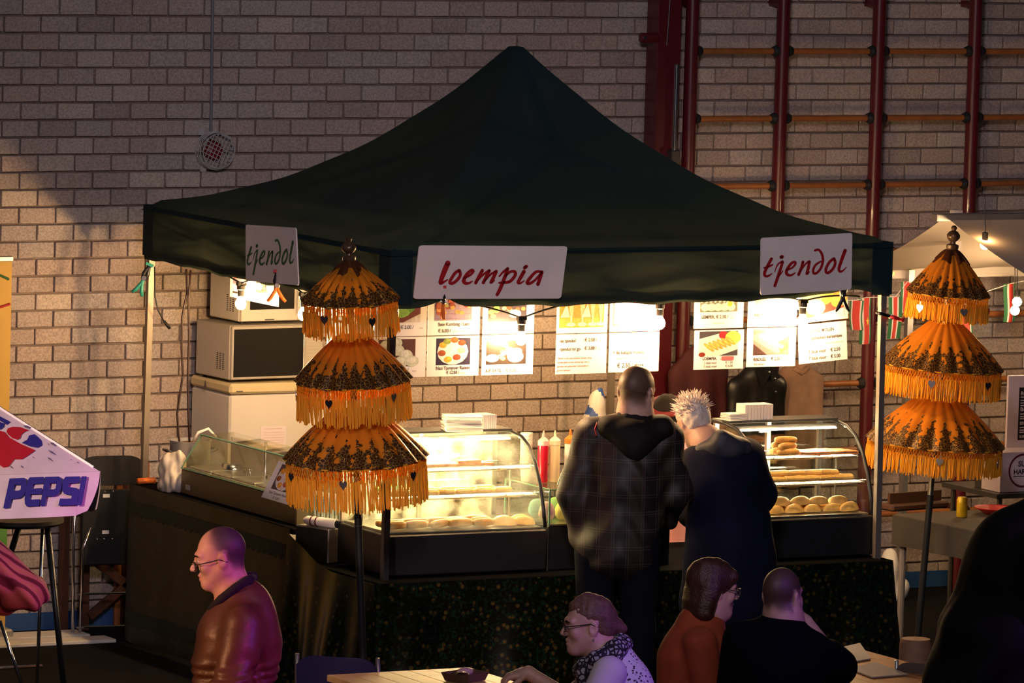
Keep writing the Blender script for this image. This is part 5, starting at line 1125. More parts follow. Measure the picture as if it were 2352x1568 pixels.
def poster():
    o = onY(2311, 1040, 1.9); t = thing('menu_board', 'pale menu board with a black price panel at the right edge', 'sign', o)
    h = .455; m = MB(); m.bb((0, 0, 0), (.34, .02, h), .002); m.build('board', M['poster'], t)
    m = MB(); m.bb((.075, -.003, .075), (.335, -.001, h-.07)); pn = m.build('panel', M['posterink'], t)
    m = MB(); L = lambda s, z, sz: text_mb(m, s, sz, lambda x, y: Vector((.085+x, -.0045, z+y)), 'LEFT', .0004)
    for s, z, sz in (('ROTI ROL', .34, .03), ('BARA', .245, .032), ('BROODJE', .165, .026), ('SURI FOOD', .088, .02)): L(s, z, sz)
    for z, w_ in ((.325, .12), (.305, .08), (.29, .1), (.275, .07), (.225, .11), (.21, .07), (.197, .09), (.145, .1), (.13, .08), (.117, .09)): m._add([Vector((.085, -.0045, z)), Vector((.085+w_, -.0045, z)), Vector((.085+w_, -.0045, z+.006)), Vector((.085, -.0045, z+.006))], [(0, 1, 2, 3)])
    m.build('lettering', M['posterwhite'], t)
poster()
def lbox():
    o = onY(2296, 1131, 1.7); t = thing('logo_box', 'pale box with a round maroon ringed logo under the menu board', 'box', o)
    m = MB(); m.bb((0, 0, 0), (.36, .2, .235), .002); m.build('box', M['poster'], t)
    cx, cz, r = .155, .125, .1; m = MB(); ring = lambda r_: [(cx+r_*math.cos(a), cz+r_*math.sin(a)) for a in np.linspace(0, 6.2832, 41)[:-1]]
    m.poly([ring(r), ring(r-.012)], lambda x, z: Vector((x, -.002, z))); m.build('logo_ring', M['maroon'], t)
    m = MB(); text_mb(m, 'SURI', .045, lambda x, y: Vector((.12+x, -.003, .15+y)), 'LEFT', .001); text_mb(m, 'HARD', .04, lambda x, y: Vector((.09+x, -.003, .105+y)), 'LEFT', .001); m.bb((.09, -.003, .09), (.25, -.002, .094)); m.build('lettering', M['posterink'], t)
lbox()
t = thing('support_shelf', 'dark shelf unit carrying the pale logo box and menu board', 'shelf', onY(2296, 1131, 1.7)*1.0)
t.location.z = 0; zz = onY(2296, 1131, 1.7).z
m = MB(); m.bb((-.05, -.05, zz-.03), (.7, .55, zz-.002)); m.build('board', M['darksteel'], t)
for x in (0, .65):
    for y in (0, .5):
        m = MB(); m.cyl((x, y, 0), (x, y, zz-.03), .015, n=8); m.build('leg', M['darksteel'], t)
m = MB(); m.bb((.02, .22, zz), (.4, .3, onY(2311, 1040, 1.9).z-.003)); m.build('riser', M['darksteel'], t)
# white bag on the floor behind the stall
o = soft('white_sack', [E((0, 0, .16), (.06, .08, .16)), E((.05, 0, .07), (.09, .08, .08))], .014, M['white'], None, .01, 30, 2); o.location = onZ(2040, 1378, .0)+Vector((0, 0, .0)); tag(o, 'white sack on the floor right of the front counter cloth', 'sack')
# stump-like box near the right
def stump():
    t = thing('cardboard_tube', 'upright rounded brown block on the floor behind the near folding chair', 'block', onZ(2102, 1512, .42)); t.location.z = 0
    m = MB(); m.lathe([(.085, 0), (.09, .02), (.085, .5), (.075, .525), (.0, .53)], (0, 0, 0), 18); m.build('block', mat('brown_block', (.22, .11, .06), .7, var=.25, vscale=14), t, True, auto=50)
stump()
# ---------------------------------------------------------------- cola parasol at the left edge
def cola():
    D = 25.5; C0 = onD(229, 1082, D); s = 1.0; vh = .185; H = .75
    ctr = C0+Vector((-s, s, 0)); base = Vector((ctr.x, ctr.y, 0)); zt = C0.z
    t = thing('cola_parasol', 'white square parasol printed with a cola logo and PEPSI lettering at the left edge', 'parasol', base)
    fab = mat('parasol_fabric', (.78, .66, .70), .75, var=.08, vscale=9)
    cs = [Vector((sx*s, sy*s, zt)) for sx, sy in ((-1, -1), (1, -1), (1, 1), (-1, 1))]; ap = Vector((0, 0, zt+H))
    for i in range(4):
        a, b = cs[i], cs[(i+1) % 4]; m = MB(); m.grid(lambda u, v: (a.lerp(b, u)).lerp(ap, v)-Vector((0, 0, .03*math.sin(v*3.14)*math.sin(u*3.14))), 14, 12); m.build('panel', fab, t, True)
        d = (b-a).normalized(); n = Vector((d.y, -d.x, 0)); m = MB()
        m.grid(lambda u, v: a.lerp(b, u)+n*(.004+.018*v*math.sin(u*17+i)*.6)-Vector((0, 0, vh*v*(1-.10*max(0, (abs(u-.5)*2-.93)/.07)**2)))-d*(.05*v*v*(1 if u > .97 else (-1 if u < .03 else 0))), 40, 6); m.build('valance', fab, t, True)
        m = MB(); m.cyl(a.lerp(ap, .02), ap, .008, n=5); m.build('rib', M['alu'], t)
    m = MB(); m.cyl((0, 0, .03), (0, 0, zt+H), .02, n=10); m.build('pole', M['alu'], t)
    m = MB(); m.lathe([(.25, 0), (.25, .05), (.05, .07), (.04, .25)], (0, 0, 0), 20); m.build('base', M['darksteel'], t)
    navy = mat('navy_print', (.035, .03, .26), .6); red = mat('red_print', (.55, .015, .03), .6); smear = mat('grey_print', (.16, .13, .22), .7)
    yv = C0.y-.026
    V = lambda x, y: onY(x/3.92, 920+y/3.92, yv)-base
    m = MB()
    for lp in ([[(85, 700), (215, 693), (236, 706), (240, 730), (235, 800), (220, 840), (190, 872), (165, 880), (105, 885), (85, 965), (28, 968)], [(130, 757), (190, 755), (185, 800), (165, 808), (118, 808)]],
               [[(270, 688), (397, 685), (390, 745), (300, 750), (285, 790), (380, 787), (372, 840), (275, 843), (270, 880), (280, 890), (362, 885), (350, 948), (245, 955), (225, 930), (220, 880), (245, 740), (255, 705)]],
               [[(405, 685), (530, 682), (550, 695), (556, 720), (550, 790), (535, 830), (510, 852), (480, 860), (420, 862), (405, 945), (360, 948)], [(450, 742), (508, 740), (500, 790), (480, 797), (440, 797)]],
               [[(590, 683), (722, 680), (712, 737), (625, 745), (612, 775), (690, 785), (712, 810), (700, 905), (675, 940), (525, 945), (540, 880), (640, 880), (648, 850), (580, 840), (560, 810), (562, 720)]],
               [[(735, 680), (783, 680), (735, 940), (690, 943)]]):
        m.poly(lp, V)
    m.build('lettering', navy, t)
    # logo printed on the sloping front panel
    p0 = base+cs[0]; nn = (cs[1]-cs[0]).cross(ap-cs[0]).normalized()
    if nn.dot(Vector(FW)) > 0: nn = -nn
    V2 = lambda x, y: onPlane(x/3.92, 920+y/3.92, p0+nn*.006, nn)-base
    m = MB(); m.poly([[(58, 280), (68, 250), (110, 234), (180, 236), (265, 266), (230, 275), (195, 300), (180, 340), (150, 350), (110, 335), (75, 305)]], V2); m.poly([[(-120, 200), (0, 270), (40, 280), (80, 330), (190, 390), (320, 445), (270, 480), (200, 525), (130, 525), (80, 590), (30, 600), (-120, 500)]], V2); m.build('logo_red', red, t)
    m = MB(); m.poly([[(195, 378), (245, 350), (262, 312), (310, 300), (345, 330), (375, 360), (380, 400), (340, 422), (270, 410)]], V2); m.poly([[(-120, 60), (0, 140), (95, 190), (60, 215), (0, 180), (-120, 120)]], V2); m.poly([[(-120, 130), (0, 190), (40, 205), (35, 235), (0, 260), (-120, 200)]], V2); m.build('logo_blue', navy, t)
    m = MB(); rs = random.Random(4)
    for k in range(26):
        x, y = rs.uniform(20, 780), rs.uniform(180, 610)
        if y < 90+x*.62 or (x < 390 and y < 440): continue
        w_ = rs.uniform(8, 34); m.poly([[(x, y), (x+w_*.6, y+w_*.35), (x+w_, y+w_*.9), (x+w_*.4, y+w_*.7)]], V2)
    for q in ([(210, 218), (240, 222), (285, 240), (270, 252), (225, 240)], [(455, 370), (480, 378), (515, 405), (495, 408), (460, 388)], [(430, 440), (470, 455), (495, 485), (460, 470)], [(425, 505), (455, 520), (478, 548), (440, 525)]): m.poly([q], V2)
    m.build('stains', smear, t)
cola()
# ---------------------------------------------------------------- roll-up banner, bar table, chairs, trestle by the wall
m = MB(); o0 = onY(28, 592, 3.35); m.bb((-.8, 0, 0.05), (0, .006, o0.z-.01)); bn = thing('roll_up_banner', 'tall yellow roll-up banner with a silver top rail at the left edge', 'banner', (o0.x, 3.35, 0))
m.build('sheet', mat('yellow_banner', (.62, .38, .07), .6), bn)
m = MB(); m.bb((-.81, -.01, o0.z-.02), (.005, .016, o0.z+.01), .004); m.build('top_rail', M['alu'], bn); m = MB(); m.bb((-.82, -.08, 0), (.02, .08, .06), .01); m.build('base', M['alu'], bn)
m = MB(); m.tube([(-.02-.09*i, -.004, o0.z-.12+.04*math.sin(i*1.7)) for i in range(6)], .008, 5); m.build('green_mark', M['signgreen'], bn)
m = MB(); m.tube([(-.01, -.004, o0.z-.26), (-.08, -.004, o0.z-.28)], .008, 5); m.build('red_mark', M['signred'], bn)
m = MB(); m.bb((-.3, -.004, .5), (.0, -.001, .78)); m.build('green_patch', mat('banner_green', (.1, .28, .05), .6), bn)
def bar_table():
    c = onD(40, 1182, 31.3); t = thing('bar_table', 'dark round bar table on splayed tube legs under the cola parasol', 'table', (c.x, c.y, 0)); z = c.z-.012
    m = MB(); m.lathe([(.22, z-.035), (.24, z-.02), (.24, z), (.0, z)], (0, 0, 0), 32); m.build('table_top', mat('brown_top', (.02, .013, .009), .5), t, True, auto=40)
    for k, (x0, y0, x1, y1, dd, mm) in enumerate(((108, 1205, 145, 1560, -.1, 'black'), (98, 1200, 85, 1575, -.25, 'chrome'), (45, 1205, 15, 1300, .15, 'black'), (0, 1425, 60, 1600, -.3, 'chrome'))):
        a = onD(x0, y0, 31.3+dd*.3); b = onD(x1, y1, 31.3); b = a+(b-a)*((a.z-.0)/(a.z-b.z)) if k != 2 else onD(15, 1300, 31.4)
        m = MB(); m.tube([a-Vector((c.x, c.y, 0)), b-Vector((c.x, c.y, 0))], .017 if mm == 'black' else .010, 8); m.build('leg', M[mm], t, True)
    m = MB(); a = onD(50, 1290, 31.3)-Vector((c.x, c.y, 0)); m.tube([Vector((-.2, .1, .25)), Vector((.2, .1, .25))], .01, 8); m.build('foot_rail', M['chrome'], t)
bar_table()
def fold_chair(label, o, rz, tint, chrome, ht=.86, w_=.42, rivets=False):
    t = thing('folding_chair', label, 'chair', o, rz, 'folding chairs'); h = w_/2; cm = mat('seat_'+label.split()[0], tint, .4)
    # local: faces +y; backrest plane near y = -.18
    bk = lambda a, b: Vector(((a-.5)*w_*(1-.0*b), -.20-.04*b+.03*(1-(2*a-1)**2)*-1, ht-.26+.26*b-.05*(abs(2*a-1)**6)*b))
    m = MB(); m.grid(bk, 17, 9); m.grid(lambda a, b: bk(1-a, b)+Vector((0, -.014, 0)), 17, 9); m.build('backrest', cm, t, True)
    m = MB(); m.grid(lambda a, b: Vector(((a-.5)*w_*.92, -.16+.38*b, .44+.012*math.cos(a*6.28)+.02*b)), 9, 9); m.bb((-h*.92, -.16, .41), (h*.92, .22, .435), .01); m.build('seat', cm, t, True, auto=40)
    for sx in (-1, 1):
        m = MB(); m.tube([(sx*h, -.24, ht), (sx*(h+.005), -.2, .6), (sx*(h+.005), .0, .3), (sx*(h+.005), .2, .0)], .011, 8); m.build('front_leg', chrome, t, True)
        m = MB(); m.tube([(sx*(h-.02), .12, .43), (sx*(h-.02), -.05, .25), (sx*(h-.02), -.24, .0)], .011, 8); m.build('rear_leg', chrome, t, True)
    m = MB(); m.cyl((-h, .17, .05), (h, .17, .05), .008, n=6); m.cyl((-h+.02, -.2, .1), (h-.02, -.2, .1), .008, n=6); m.cyl((-h, -.2, .56), (h, -.2, .56), .009, n=6); m.build('stretcher', chrome, t)
    if rivets:
        for z in (ht-.24, ht-.03):
            for x in (-.08, 0, .08):
                m = MB(); m.ell((x*1.2, -.225, z), .007, n=8, m=6); m.build('rivet', M['chrome'], t)
    return t
def folded_chair():
    Y = 3.32; p = onY(256, 1085, Y); top = onY(250, 1046, Y).z; t = thing('folding_chair', 'folded black plastic chair with chrome tubes leaning by the left counter end', 'chair', (p.x, Y, 0), R_(-6), 'folding chairs'); h = .205; bk = mat('black_seat', (.006, .006, .008), .5)
    f = lambda a, b: Vector(((a-.5)*2*h, -.02+.02*(2*a-1)**2, top-.17+.17*b-.06*abs(2*a-1)**5*b))
    m = MB(); m.grid(f, 17, 7); m.grid(lambda a, b: f(1-a, b)+Vector((0, .015, 0)), 17, 7); m.build('backrest', bk, t, True)
    m = MB(); m.bb((-h*.9, -.035, .40), (h*.9, -.015, top-.19), .008); m.build('seat', bk, t)
    for z in (top-.20, .55):
        for x in (-.09, -.05, .0): m = MB(); m.ell((x, -.037, z), .006, n=8, m=6); m.build('rivet', M['chrome'], t)
    for z in (top-.215, .60): m = MB(); m.bb((-.06, -.0375, z-.02), (-.02, -.0355, z)); m.build('sticker', M['white'], t)
    for sx in (-1, 1):
        m = MB(); m.tube([(sx*h, .0, top-.04), (sx*(h+.01), .01, .5), (sx*(h+.015), -.03, .02)], .010, 8); m.build('front_leg', M['chrome'], t, True)
        m = MB(); m.tube([(sx*(h-.07), -.045, .62), (sx*(h-.03), -.05, .5), (sx*(h-.02), -.05, .02)], .009, 8); m.build('rear_leg', M['chrome'], t, True)
    for z in (.24, .05): m = MB(); m.cyl((-h, -.045, z), (h, -.045, z), .007, n=6); m.build('stretcher', M['chrome'], t)
folded_chair()
c2 = onZ(785, 1600, .45)
fold_chair('navy-black folding chair with rounded back at the pine table', (onD(800, 1560, 28.75).x, onD(800, 1560, 28.75).y, 0), R_(-40), (.008, .006, .03), M['darksteel'], .80, .39)
cr = onD(2172, 1530, 29.0); fold_chair('grey folding chair with a light rim at the right table', (cr.x, cr.y, 0), R_(-55), (.12, .095, .085), M['alu'], .80, .31)
def trestle():
    p = onY(225, 1440, 3.52); t = thing('wooden_trestle', 'brown wooden trestle with crossed braces standing by the wall', 'trestle', (p.x, 3.5, 0))
    for x in (-.23, -.10, .32):
        m = MB(); m.bb((x-.025, -.02, 0), (x+.025, .02, .72), .003); m.build('post', M['wood'], t)
    for a, b in (((-.08, .42), (.34, .12)), ((-.08, .08), (.34, .40))):
        m = MB(); dd = Vector((b[0]-a[0], 0, b[1]-a[1])); m.box(((a[0]+b[0])/2, -.03, (a[1]+b[1])/2), (dd.length, .03, .05), rot('Y', -math.degrees(math.atan2(dd.z, dd.x))), .003); m.build('brace', M['wood'], t)
    m = MB(); m.bb((-.27, -.03, .70), (.36, .03, .75), .003); m.build('top_rail', M['wood'], t)
trestle()
# ---------------------------------------------------------------- pine tables in front
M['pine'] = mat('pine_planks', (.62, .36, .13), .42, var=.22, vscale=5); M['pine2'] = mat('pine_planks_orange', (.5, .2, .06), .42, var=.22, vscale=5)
def plank_table(label, x0, x1, y0, y1, z, matn, n):
    t = thing('plank_table', label, 'table', ((x0+x1)/2, (y0+y1)/2, 0), 0, 'plank tables in the foreground'); cx, cy = (x0+x1)/2, (y0+y1)/2; w_ = (x1-x0)/n
    for k in range(n):
        m = MB(); m.bb((x0-cx+k*w_+.0008, y0-cy, z-.03), (x0-cx+(k+1)*w_-.0008, y1-cy, z), .002); m.build('plank', M[matn], t)
    for y in (y0-cy+.25, y1-cy-.25):
        for sx in (-1, 1):
            m = MB(); m.cyl((sx*(x1-x0)*.4, y, z-.03), (sx*(x1-x0)*.46, y, 0), .018, n=8); m.build('leg', M['darksteel'], t)
        m = MB(); m.bb((-(x1-x0)*.45, y-.03, z-.06), ((x1-x0)*.45, y+.03, z-.03)); m.build('batten', M[matn], t)
plank_table('pale pine plank table in the centre foreground', -1.73, -.98, -4.6, -2.80, .75, 'pine', 7)
plank_table('orange plank table in the right foreground', .42, 1.14, -4.6, -2.79, .75, 'pine2', 7)
def tray():
    p = onZ(1068, 1562, .752); t = thing('food_tray', 'small dark food tray with a pale bread piece on the pine table', 'food tray', p, R_(20))
    m = MB(); m.prism([(-.08, -.055), (.08, -.055), (.08, .055), (-.08, .055)], lambda x, y, h: Vector((x*(1+h*4), y*(1+h*4), h)), .003); 
    for a, b in (((-.08, -.055), (.08, -.055)), ((.08, -.055), (.08, .055)), ((.08, .055), (-.08, .055)), ((-.08, .055), (-.08, -.055))):
        m.quad(Vector((*a, .002)), Vector((*b, .002)), Vector((b[0]*1.2, b[1]*1.2, .04)), Vector((a[0]*1.2, a[1]*1.2, .04)))
    m.build('tray', mat('brown_card', (.12, .06, .035), .6), t)
    m = MB(); m.ell((.02, .02, .035), (.05, .03, .022)); m.build('bread', mat('pale_bread', (.55, .38, .25), .7), t, True)
    m = MB(); m.ell((-.03, -.01, .025), (.04, .035, .02)); m.build('sauce', mat('dark_sauce', (.06, .02, .015), .3), t, True)
tray()
for i, (pts, lb) in enumerate(((((1925, 1490), (1975, 1484), (2000, 1514), (1945, 1524)), 'folded paper sheet lying at the far corner of the orange table'), (((1950, 1537), (2010, 1528), (2085, 1550), (2003, 1557)), 'paper sheet lying at the middle of the orange table'))):
    P = [onZ(x, y, .753) for x, y in pts]; c = sum(P, Vector())/4; m = MB()
    m._add([p-c for p in P]+[p-c+Vector((0, 0, .006+.012*(k == 1))) for k, p in enumerate(P)], [(3, 2, 1, 0), (4, 5, 6, 7), (0, 1, 5, 4), (1, 2, 6, 5), (2, 3, 7, 6), (3, 0, 4, 7)]); tag(m.build('paper_sheet', mat('grey_paper', (.4, .32, .3), .6), None, loc=c), lb, 'paper', 'papers on the table')
# ---------------------------------------------------------------- people
RH = Vector((RW[0], RW[1], 0)).normalized(); FH = Vector((FW[0], FW[1], 0)).normalized()
def facing(phi, pitch=0, tilt=0):
    # 0 = towards the picture's right, 90 = away from the camera, 180 = left; columns are right, forward, up of the head
    f = RH*math.cos(R_(phi))+FH*math.sin(R_(phi)); u = Vector((0, 0, 1)); r = f.cross(u)
    f2 = f*math.cos(R_(pitch))-u*math.sin(R_(pitch)); u2 = r.cross(f2)
    r3 = r*math.cos(R_(tilt))+u2*math.sin(R_(tilt)); u3 = r3.cross(f2)
    return np.array([[r3.x, f2.x, u3.x], [r3.y, f2.y, u3.y], [r3.z, f2.z, u3.z]])
def head_prims(c, R, s=1.0, nose=1.0):
    T = lambda *p: c+R@(np.array(p, float)*s)
    e = lambda p, r, k=.015, op='+': E(T(*p), np.array(r)*s, R, k*s, op)
    kk = lambda a, b, ra, rb, k=.01, op='+': K(T(*a), T(*b), ra*s, rb*s, k*s, op)
    L = [e((0, -.014, .034), (.075, .097, .088)), e((0, .028, -.025), (.061, .066, .088), .03), e((0, .072, -.097), (.029, .026, .024), .03)]
    for x in (-1, 1): L += [kk((x*.052, .0, -.05), (x*.02, .066, -.099), .025, .02, .03), e((x*.038, .066, -.024), (.024, .02, .024), .02), kk((x*.012, .09, .026), (x*.045, .074, .026), .010, .009, .02)]
    for x in (-1, 1): L += [e((x*.032, .098, .004), (.016, .012, .010), .012, '-'), e((x*.032, .080, .003), (.0125, .0125, .0115), .006)]
    L += [kk((0, .090, .016), (0, .116*nose, -.026), .0075, .011, .012), e((-.011, .106*nose, -.031), (.008, .009, .007), .008), e((.011, .106*nose, -.031), (.008, .009, .007), .008)]
    L += [e((0, .091, -.056), (.024, .014, .0075), .007), e((0, .090, -.073), (.021, .014, .0085), .007)]
    for x in (-1, 1): L += [E(T(x*.079, -.012, -.008), np.array((.009, .021, .034))*s, R@np.array(Matrix.Rotation(R_(12), 3, 'X')), .006*s), e((x*.087, -.008, -.004), (.006, .011, .018), .006, '-')]
    return L
def hand_prims(w_, d, up, curl=35, s=1.0, side=1, spread=6):
    # wrist, pointing direction, back-of-hand direction; side: +1 thumb on the d x up side
    w_, d, up = np.array(w_, float), np.array(Vector(d).normalized()), Vector(up); dv = Vector(d); up = (up-dv*up.dot(dv)).normalized(); sd = np.array(dv.cross(up)); up = np.array(up); L = []
    P = lambda a, b, c: w_+(d*a+sd*b+up*c)*s
    L += [K(P(.0, 0, 0), P(.045, .012, 0), .026*s, .022*s, .015), K(P(.02, -.016, 0), P(.075, -.024, .0), .016*s, .014*s, .015), K(P(.02, .016, 0), P(.08, .022, 0), .016*s, .014*s, .015), K(P(.03, 0, 0), P(.085, 0, .003), .016*s, .014*s, .015)]
    for b, l in ((.027, .068), (.009, .076), (-.009, .072), (-.026, .056)):
        p = np.array([.085, b, .002]); a = 0
        for q, ll in enumerate((l*.45, l*.32, l*.26)):
            a += curl*(1.0, 1.2, .8)[q]; n = p+np.array([math.cos(R_(a))*ll, 0 if q else b*.12*spread/6, -math.sin(R_(a))*ll]); L.append(K(P(*p), P(*n), (.0095-.0008*q)*s, (.0088-.0009*q)*s, .004)); p = n
    p = [(.02, .022*side, -.004), (.045, .048*side, -.015), (.072, .05*side, -.028), (.092, .042*side, -.036)]
    for q in range(3): L.append(K(P(*p[q]), P(*p[q+1]), (.014, .011, .0095)[q]*s, (.011, .0095, .008)[q]*s, .006))
    return L
SKIN = mat('skin', (.58, .33, .25), .5, var=.08, vscale=30, sss=.0); SKIN2 = mat('skin_tan', (.46, .24, .15), .5, var=.08, vscale=30)
LENS = glassmat('spectacle_lens', (.85, .85, .88))
def glasses(c, R, s, parent, col, zoff=0.0):
    T = lambda x, y, z: Vector(c+R@(np.array((x, y, z+zoff))*s)); m = MB()
    for x in (-1, 1):
        m.tube([T(x*.033+.024*math.cos(a), .112-.01*abs(math.cos(a)), .0+.018*math.sin(a)) for a in np.linspace(0, 6.283, 17)[:-1]], .0022*s, 5, closed=True)
        m.tube([T(x*.057, .105, .006), T(x*.072, .08, .008), T(x*.082, .0, .012), T(x*.083, -.03, -.004)], .0024*s, 5)
    m.tube([T(-.009, .113, .004), T(0, .118, .008), T(.009, .113, .004)], .002*s, 5); g = m.build('spectacles', col, parent)
    for x in (-1, 1):
        m = MB(); m._add([T(x*.033+.022*math.cos(a), .111-.01*abs(math.cos(a)), .016*math.sin(a)) for a in np.linspace(0, 6.283, 13)[:-1]], [tuple(range(12))]); m.build('lens', LENS, g)
def eyes(c, R, s, parent, iris=(.1, .07, .05)):
    T = lambda x, y, z: Vector(c+R@(np.array((x, y, z))*s)); wm = EYEW; im = mat('iris', iris, .3)
    for x in (-1, 1):
        m = MB(); m.ell(T(x*.032, .0835, .003), .0102*s, n=10, m=8); e = m.build('eye', wm, parent, True)
        m = MB(); m.ell(T(x*.032, .0925, .003), .0042*s, n=8, m=6); m.build('iris', im, e, True)
        m = MB(); m.tube([T(x*.016, .1, .024), T(x*.034, .098, .03), T(x*.052, .086, .024)], [.003*s, .0035*s, .002*s], 5); m.build('eyebrow', HAIRD, parent, True)
EYEW = mat('eye_white', (.6, .55, .53), .3); HAIRD = mat('dark_hair', (.012, .007, .006), .7, bump=.5, bscale=140, spec=.2)
def sg_(x): return 1/(1+np.exp(-np.clip(x, -40, 40)))
def haircol(c, R, s, skin, hair, kind):
    def f(v):
        q = hloc(v, c, R, s); nz = smooth_noise(q, 60, 3)*.012; head = (np.linalg.norm(q-np.array((0, 0, .02)), axis=1) < .155)
        if kind == 'bald': m = sg_((.022-q[:, 1]-.9*np.clip(.075-q[:, 2], 0, 1)*.55+nz)/.009)*sg_((q[:, 2]+.05-.25*np.clip(-q[:, 1]-.04, 0, .1)*-1)/.008)
        else: m = sg_((.062-q[:, 1]-.42*np.abs(.095-q[:, 2])+nz)/.007)*sg_((q[:, 2]+.052+nz)/.008)
        ear = sg_((np.abs(q[:, 0])-.076)/.003)*(q[:, 1] > -.04)*(q[:, 2] < .035); m = m*head*(1-ear)
        lip = np.exp(-((q[:, 2]+.063)/.011)**2-(q[:, 0]/.022)**2)*(q[:, 1] > .085)*.5*head
        skin_, hair_ = np.array(skin), np.array(hair); k = (.93 if kind == 'bald' else .95)*m
        col = skin_*(1-k[:, None])+hair_*k[:, None]; return col*(1-lip[:, None])+np.array((.45, .12, .11))*lip[:, None]
    return f
SKINC = mat('skin_and_hair', (.5, .3, .2), .55, attr=True, var=.08, vscale=40)
def hloc(v, c, R, s): return ((v-c)@R)/s
class Person:
    def __init__(s, label, D, gx, gy, **k):
        s.D = D; g = onD(gx, gy, D); s.o = np.array((g.x, g.y, 0.0)); s.t = thing('person', label, 'person', (g.x, g.y, 0))
    def J(s, x, y, d=0): return np.array(onD(x, y, s.D+d))-s.o
    def Z(s, x, y, d, z): q = s.J(x, y, d); return np.array((q[0], q[1], z))
def limbs(pts, rad, k=.03, inf=0): return [K(pts[i], pts[i+1], rad[i]+inf, rad[i+1]+inf, k) for i in range(len(pts)-1)]
def legs_standing(P, hx, hy, sep, zh, fwd):
    # hips under the pelvis pixel, straight down to the floor; sep = vector between the legs, fwd = foot direction
    out = []
    for sg in (-1, 1):
        h = P.J(hx, hy)+np.array(sep)*sg; h[2] = zh; kn = h.copy(); kn[2] = zh*.53; an = h.copy(); an[2] = .09; to = an+np.array(fwd)*.16; to[2] = .045; out.append((h, kn, an, to))
    return out
A3 = lambda v: np.array(v)
def shoes(P, lg):
    for h, kn, an, to in lg:
        d = Vector(to)-Vector(an); d.z = 0; d.normalize(); a = Vector((an[0], an[1], .05)); m = MB(); m.tube([a-d*.06, a-d*.03, a+d*.06, a+d*.15, a+d*.19], [.035, .052, .05, .044, .028], 10); m.v = [(x, y, max(z, .0)) for x, y, z in m.v]; m.build('shoe', M['black'], P.t, True)
# --- 1 bald man in brown leather jacket
def bald():
    P = Person('bald man with glasses in a brown leather jacket standing in the left foreground', 25.3, 548, 1500); c = P.J(506, 1279); R = facing(180, 13, 0); s = 1.03
    neck = P.J(547, 1385); chest = P.J(543, 1455); pel = P.J(550, 1660); shN, shF = P.J(560, 1440, -.17), P.J(548, 1436, .19); elN, wrN = P.J(530, 1590, -.25), P.J(425, 1640, -.2); elF, wrF = P.J(520, 1590, .25), P.J(420, 1640, .16)
    hp = head_prims(c, R, s, 1.05); lg = legs_standing(P, 550, 1660, FH*.1, .93, -RH)
    body = hp+[K(c+R@A3((0, -.03, -.06)), neck, .06, .066, .04), K(neck, chest, .09, .13, .06), K(chest, pel, .13, .13, .06)]+limbs([shN, elN, wrN], [.055, .045, .033])+limbs([shF, elF, wrF], [.055, .045, .033])+hand_prims(wrN, (-.88, .3, -.25), (0, 0, 1), 30)+hand_prims(wrF, (-.88, .3, -.25), (0, 0, 1), 30, side=-1)
    for h, kn, an, to in lg: body += limbs([h, kn, an], [.085, .06, .045])+[K(an, to, .04, .035)]
    soft('body', body, .0065, SKINC, P.t, colfn=haircol(c, R, s, (.58, .33, .25), (.022, .018, .03), 'bald'))
    glasses(c, R, s, P.t, M['black'], -.012); eyes(c, R, s, P.t)
    lea = mat('brown_leather', (.11, .045, .024), .46, var=.2, vscale=9, bump=.15, bscale=40)
    jk = [K(P.J(556, 1378), P.J(545, 1465), .10, .155, .08), K(P.J(545, 1470), P.J(545, 1690), .155, .155, .08), K(P.J(525, 1470), P.J(500, 1600), .10, .12, .06), E(P.J(578, 1450), (.09, .15, .16), None, .08)]+limbs([shN, elN, wrN], [.092, .075, .062], .04)+limbs([shF, elF, wrF], [.085, .075, .062], .04)+[E(c+R@A3((0, .03, -.10))*1.0, .085, None, .02, '-')]
    def fold(v, n):
        return (.012*np.sin(v[:, 2]*34+16*v[:, 0]+9*v[:, 1]+4*np.sin(v[:, 0]*17))+.008*np.sin(v[:, 2]*75-30*v[:, 0]+5*np.sin(v[:, 2]*21)))*np.clip((P.J(540, 1450)[2]-v[:, 2])*4, 0, 1)
    soft('jacket', jk, .011, lea, P.t, .008, 16, 5, fn=fold)
    m = MB(); col = [P.J(*p) for p in ((582, 1325, .02), (572, 1332, -.06), (540, 1352, -.09), (508, 1376, -.08), (484, 1400, -.03))]; m.tube([Vector(p) for p in col], [.016, .022, .022, .02, .015], 10); colr = [P.J(*p) for p in ((582, 1325, .02), (566, 1328, .09), (535, 1346, .11), (505, 1372, .1), (484, 1398, .03))]; m.tube([Vector(p) for p in colr], [.022, .028, .026, .022, .016], 10); m.build('collar', mat('knit_collar', (.012, .010, .014), .9), P.t, True)
    tr = []
    for h, kn, an, to in lg: tr += limbs([h, kn, an], [.10, .08, .07])
    soft('trousers', tr+[K(pel, pel-A3((0, 0, .08)), .14, .13)], .016, mat('dark_trousers', (.02, .02, .03), .85), P.t, .006, 12, 3)
    shoes(P, lg)
bald()
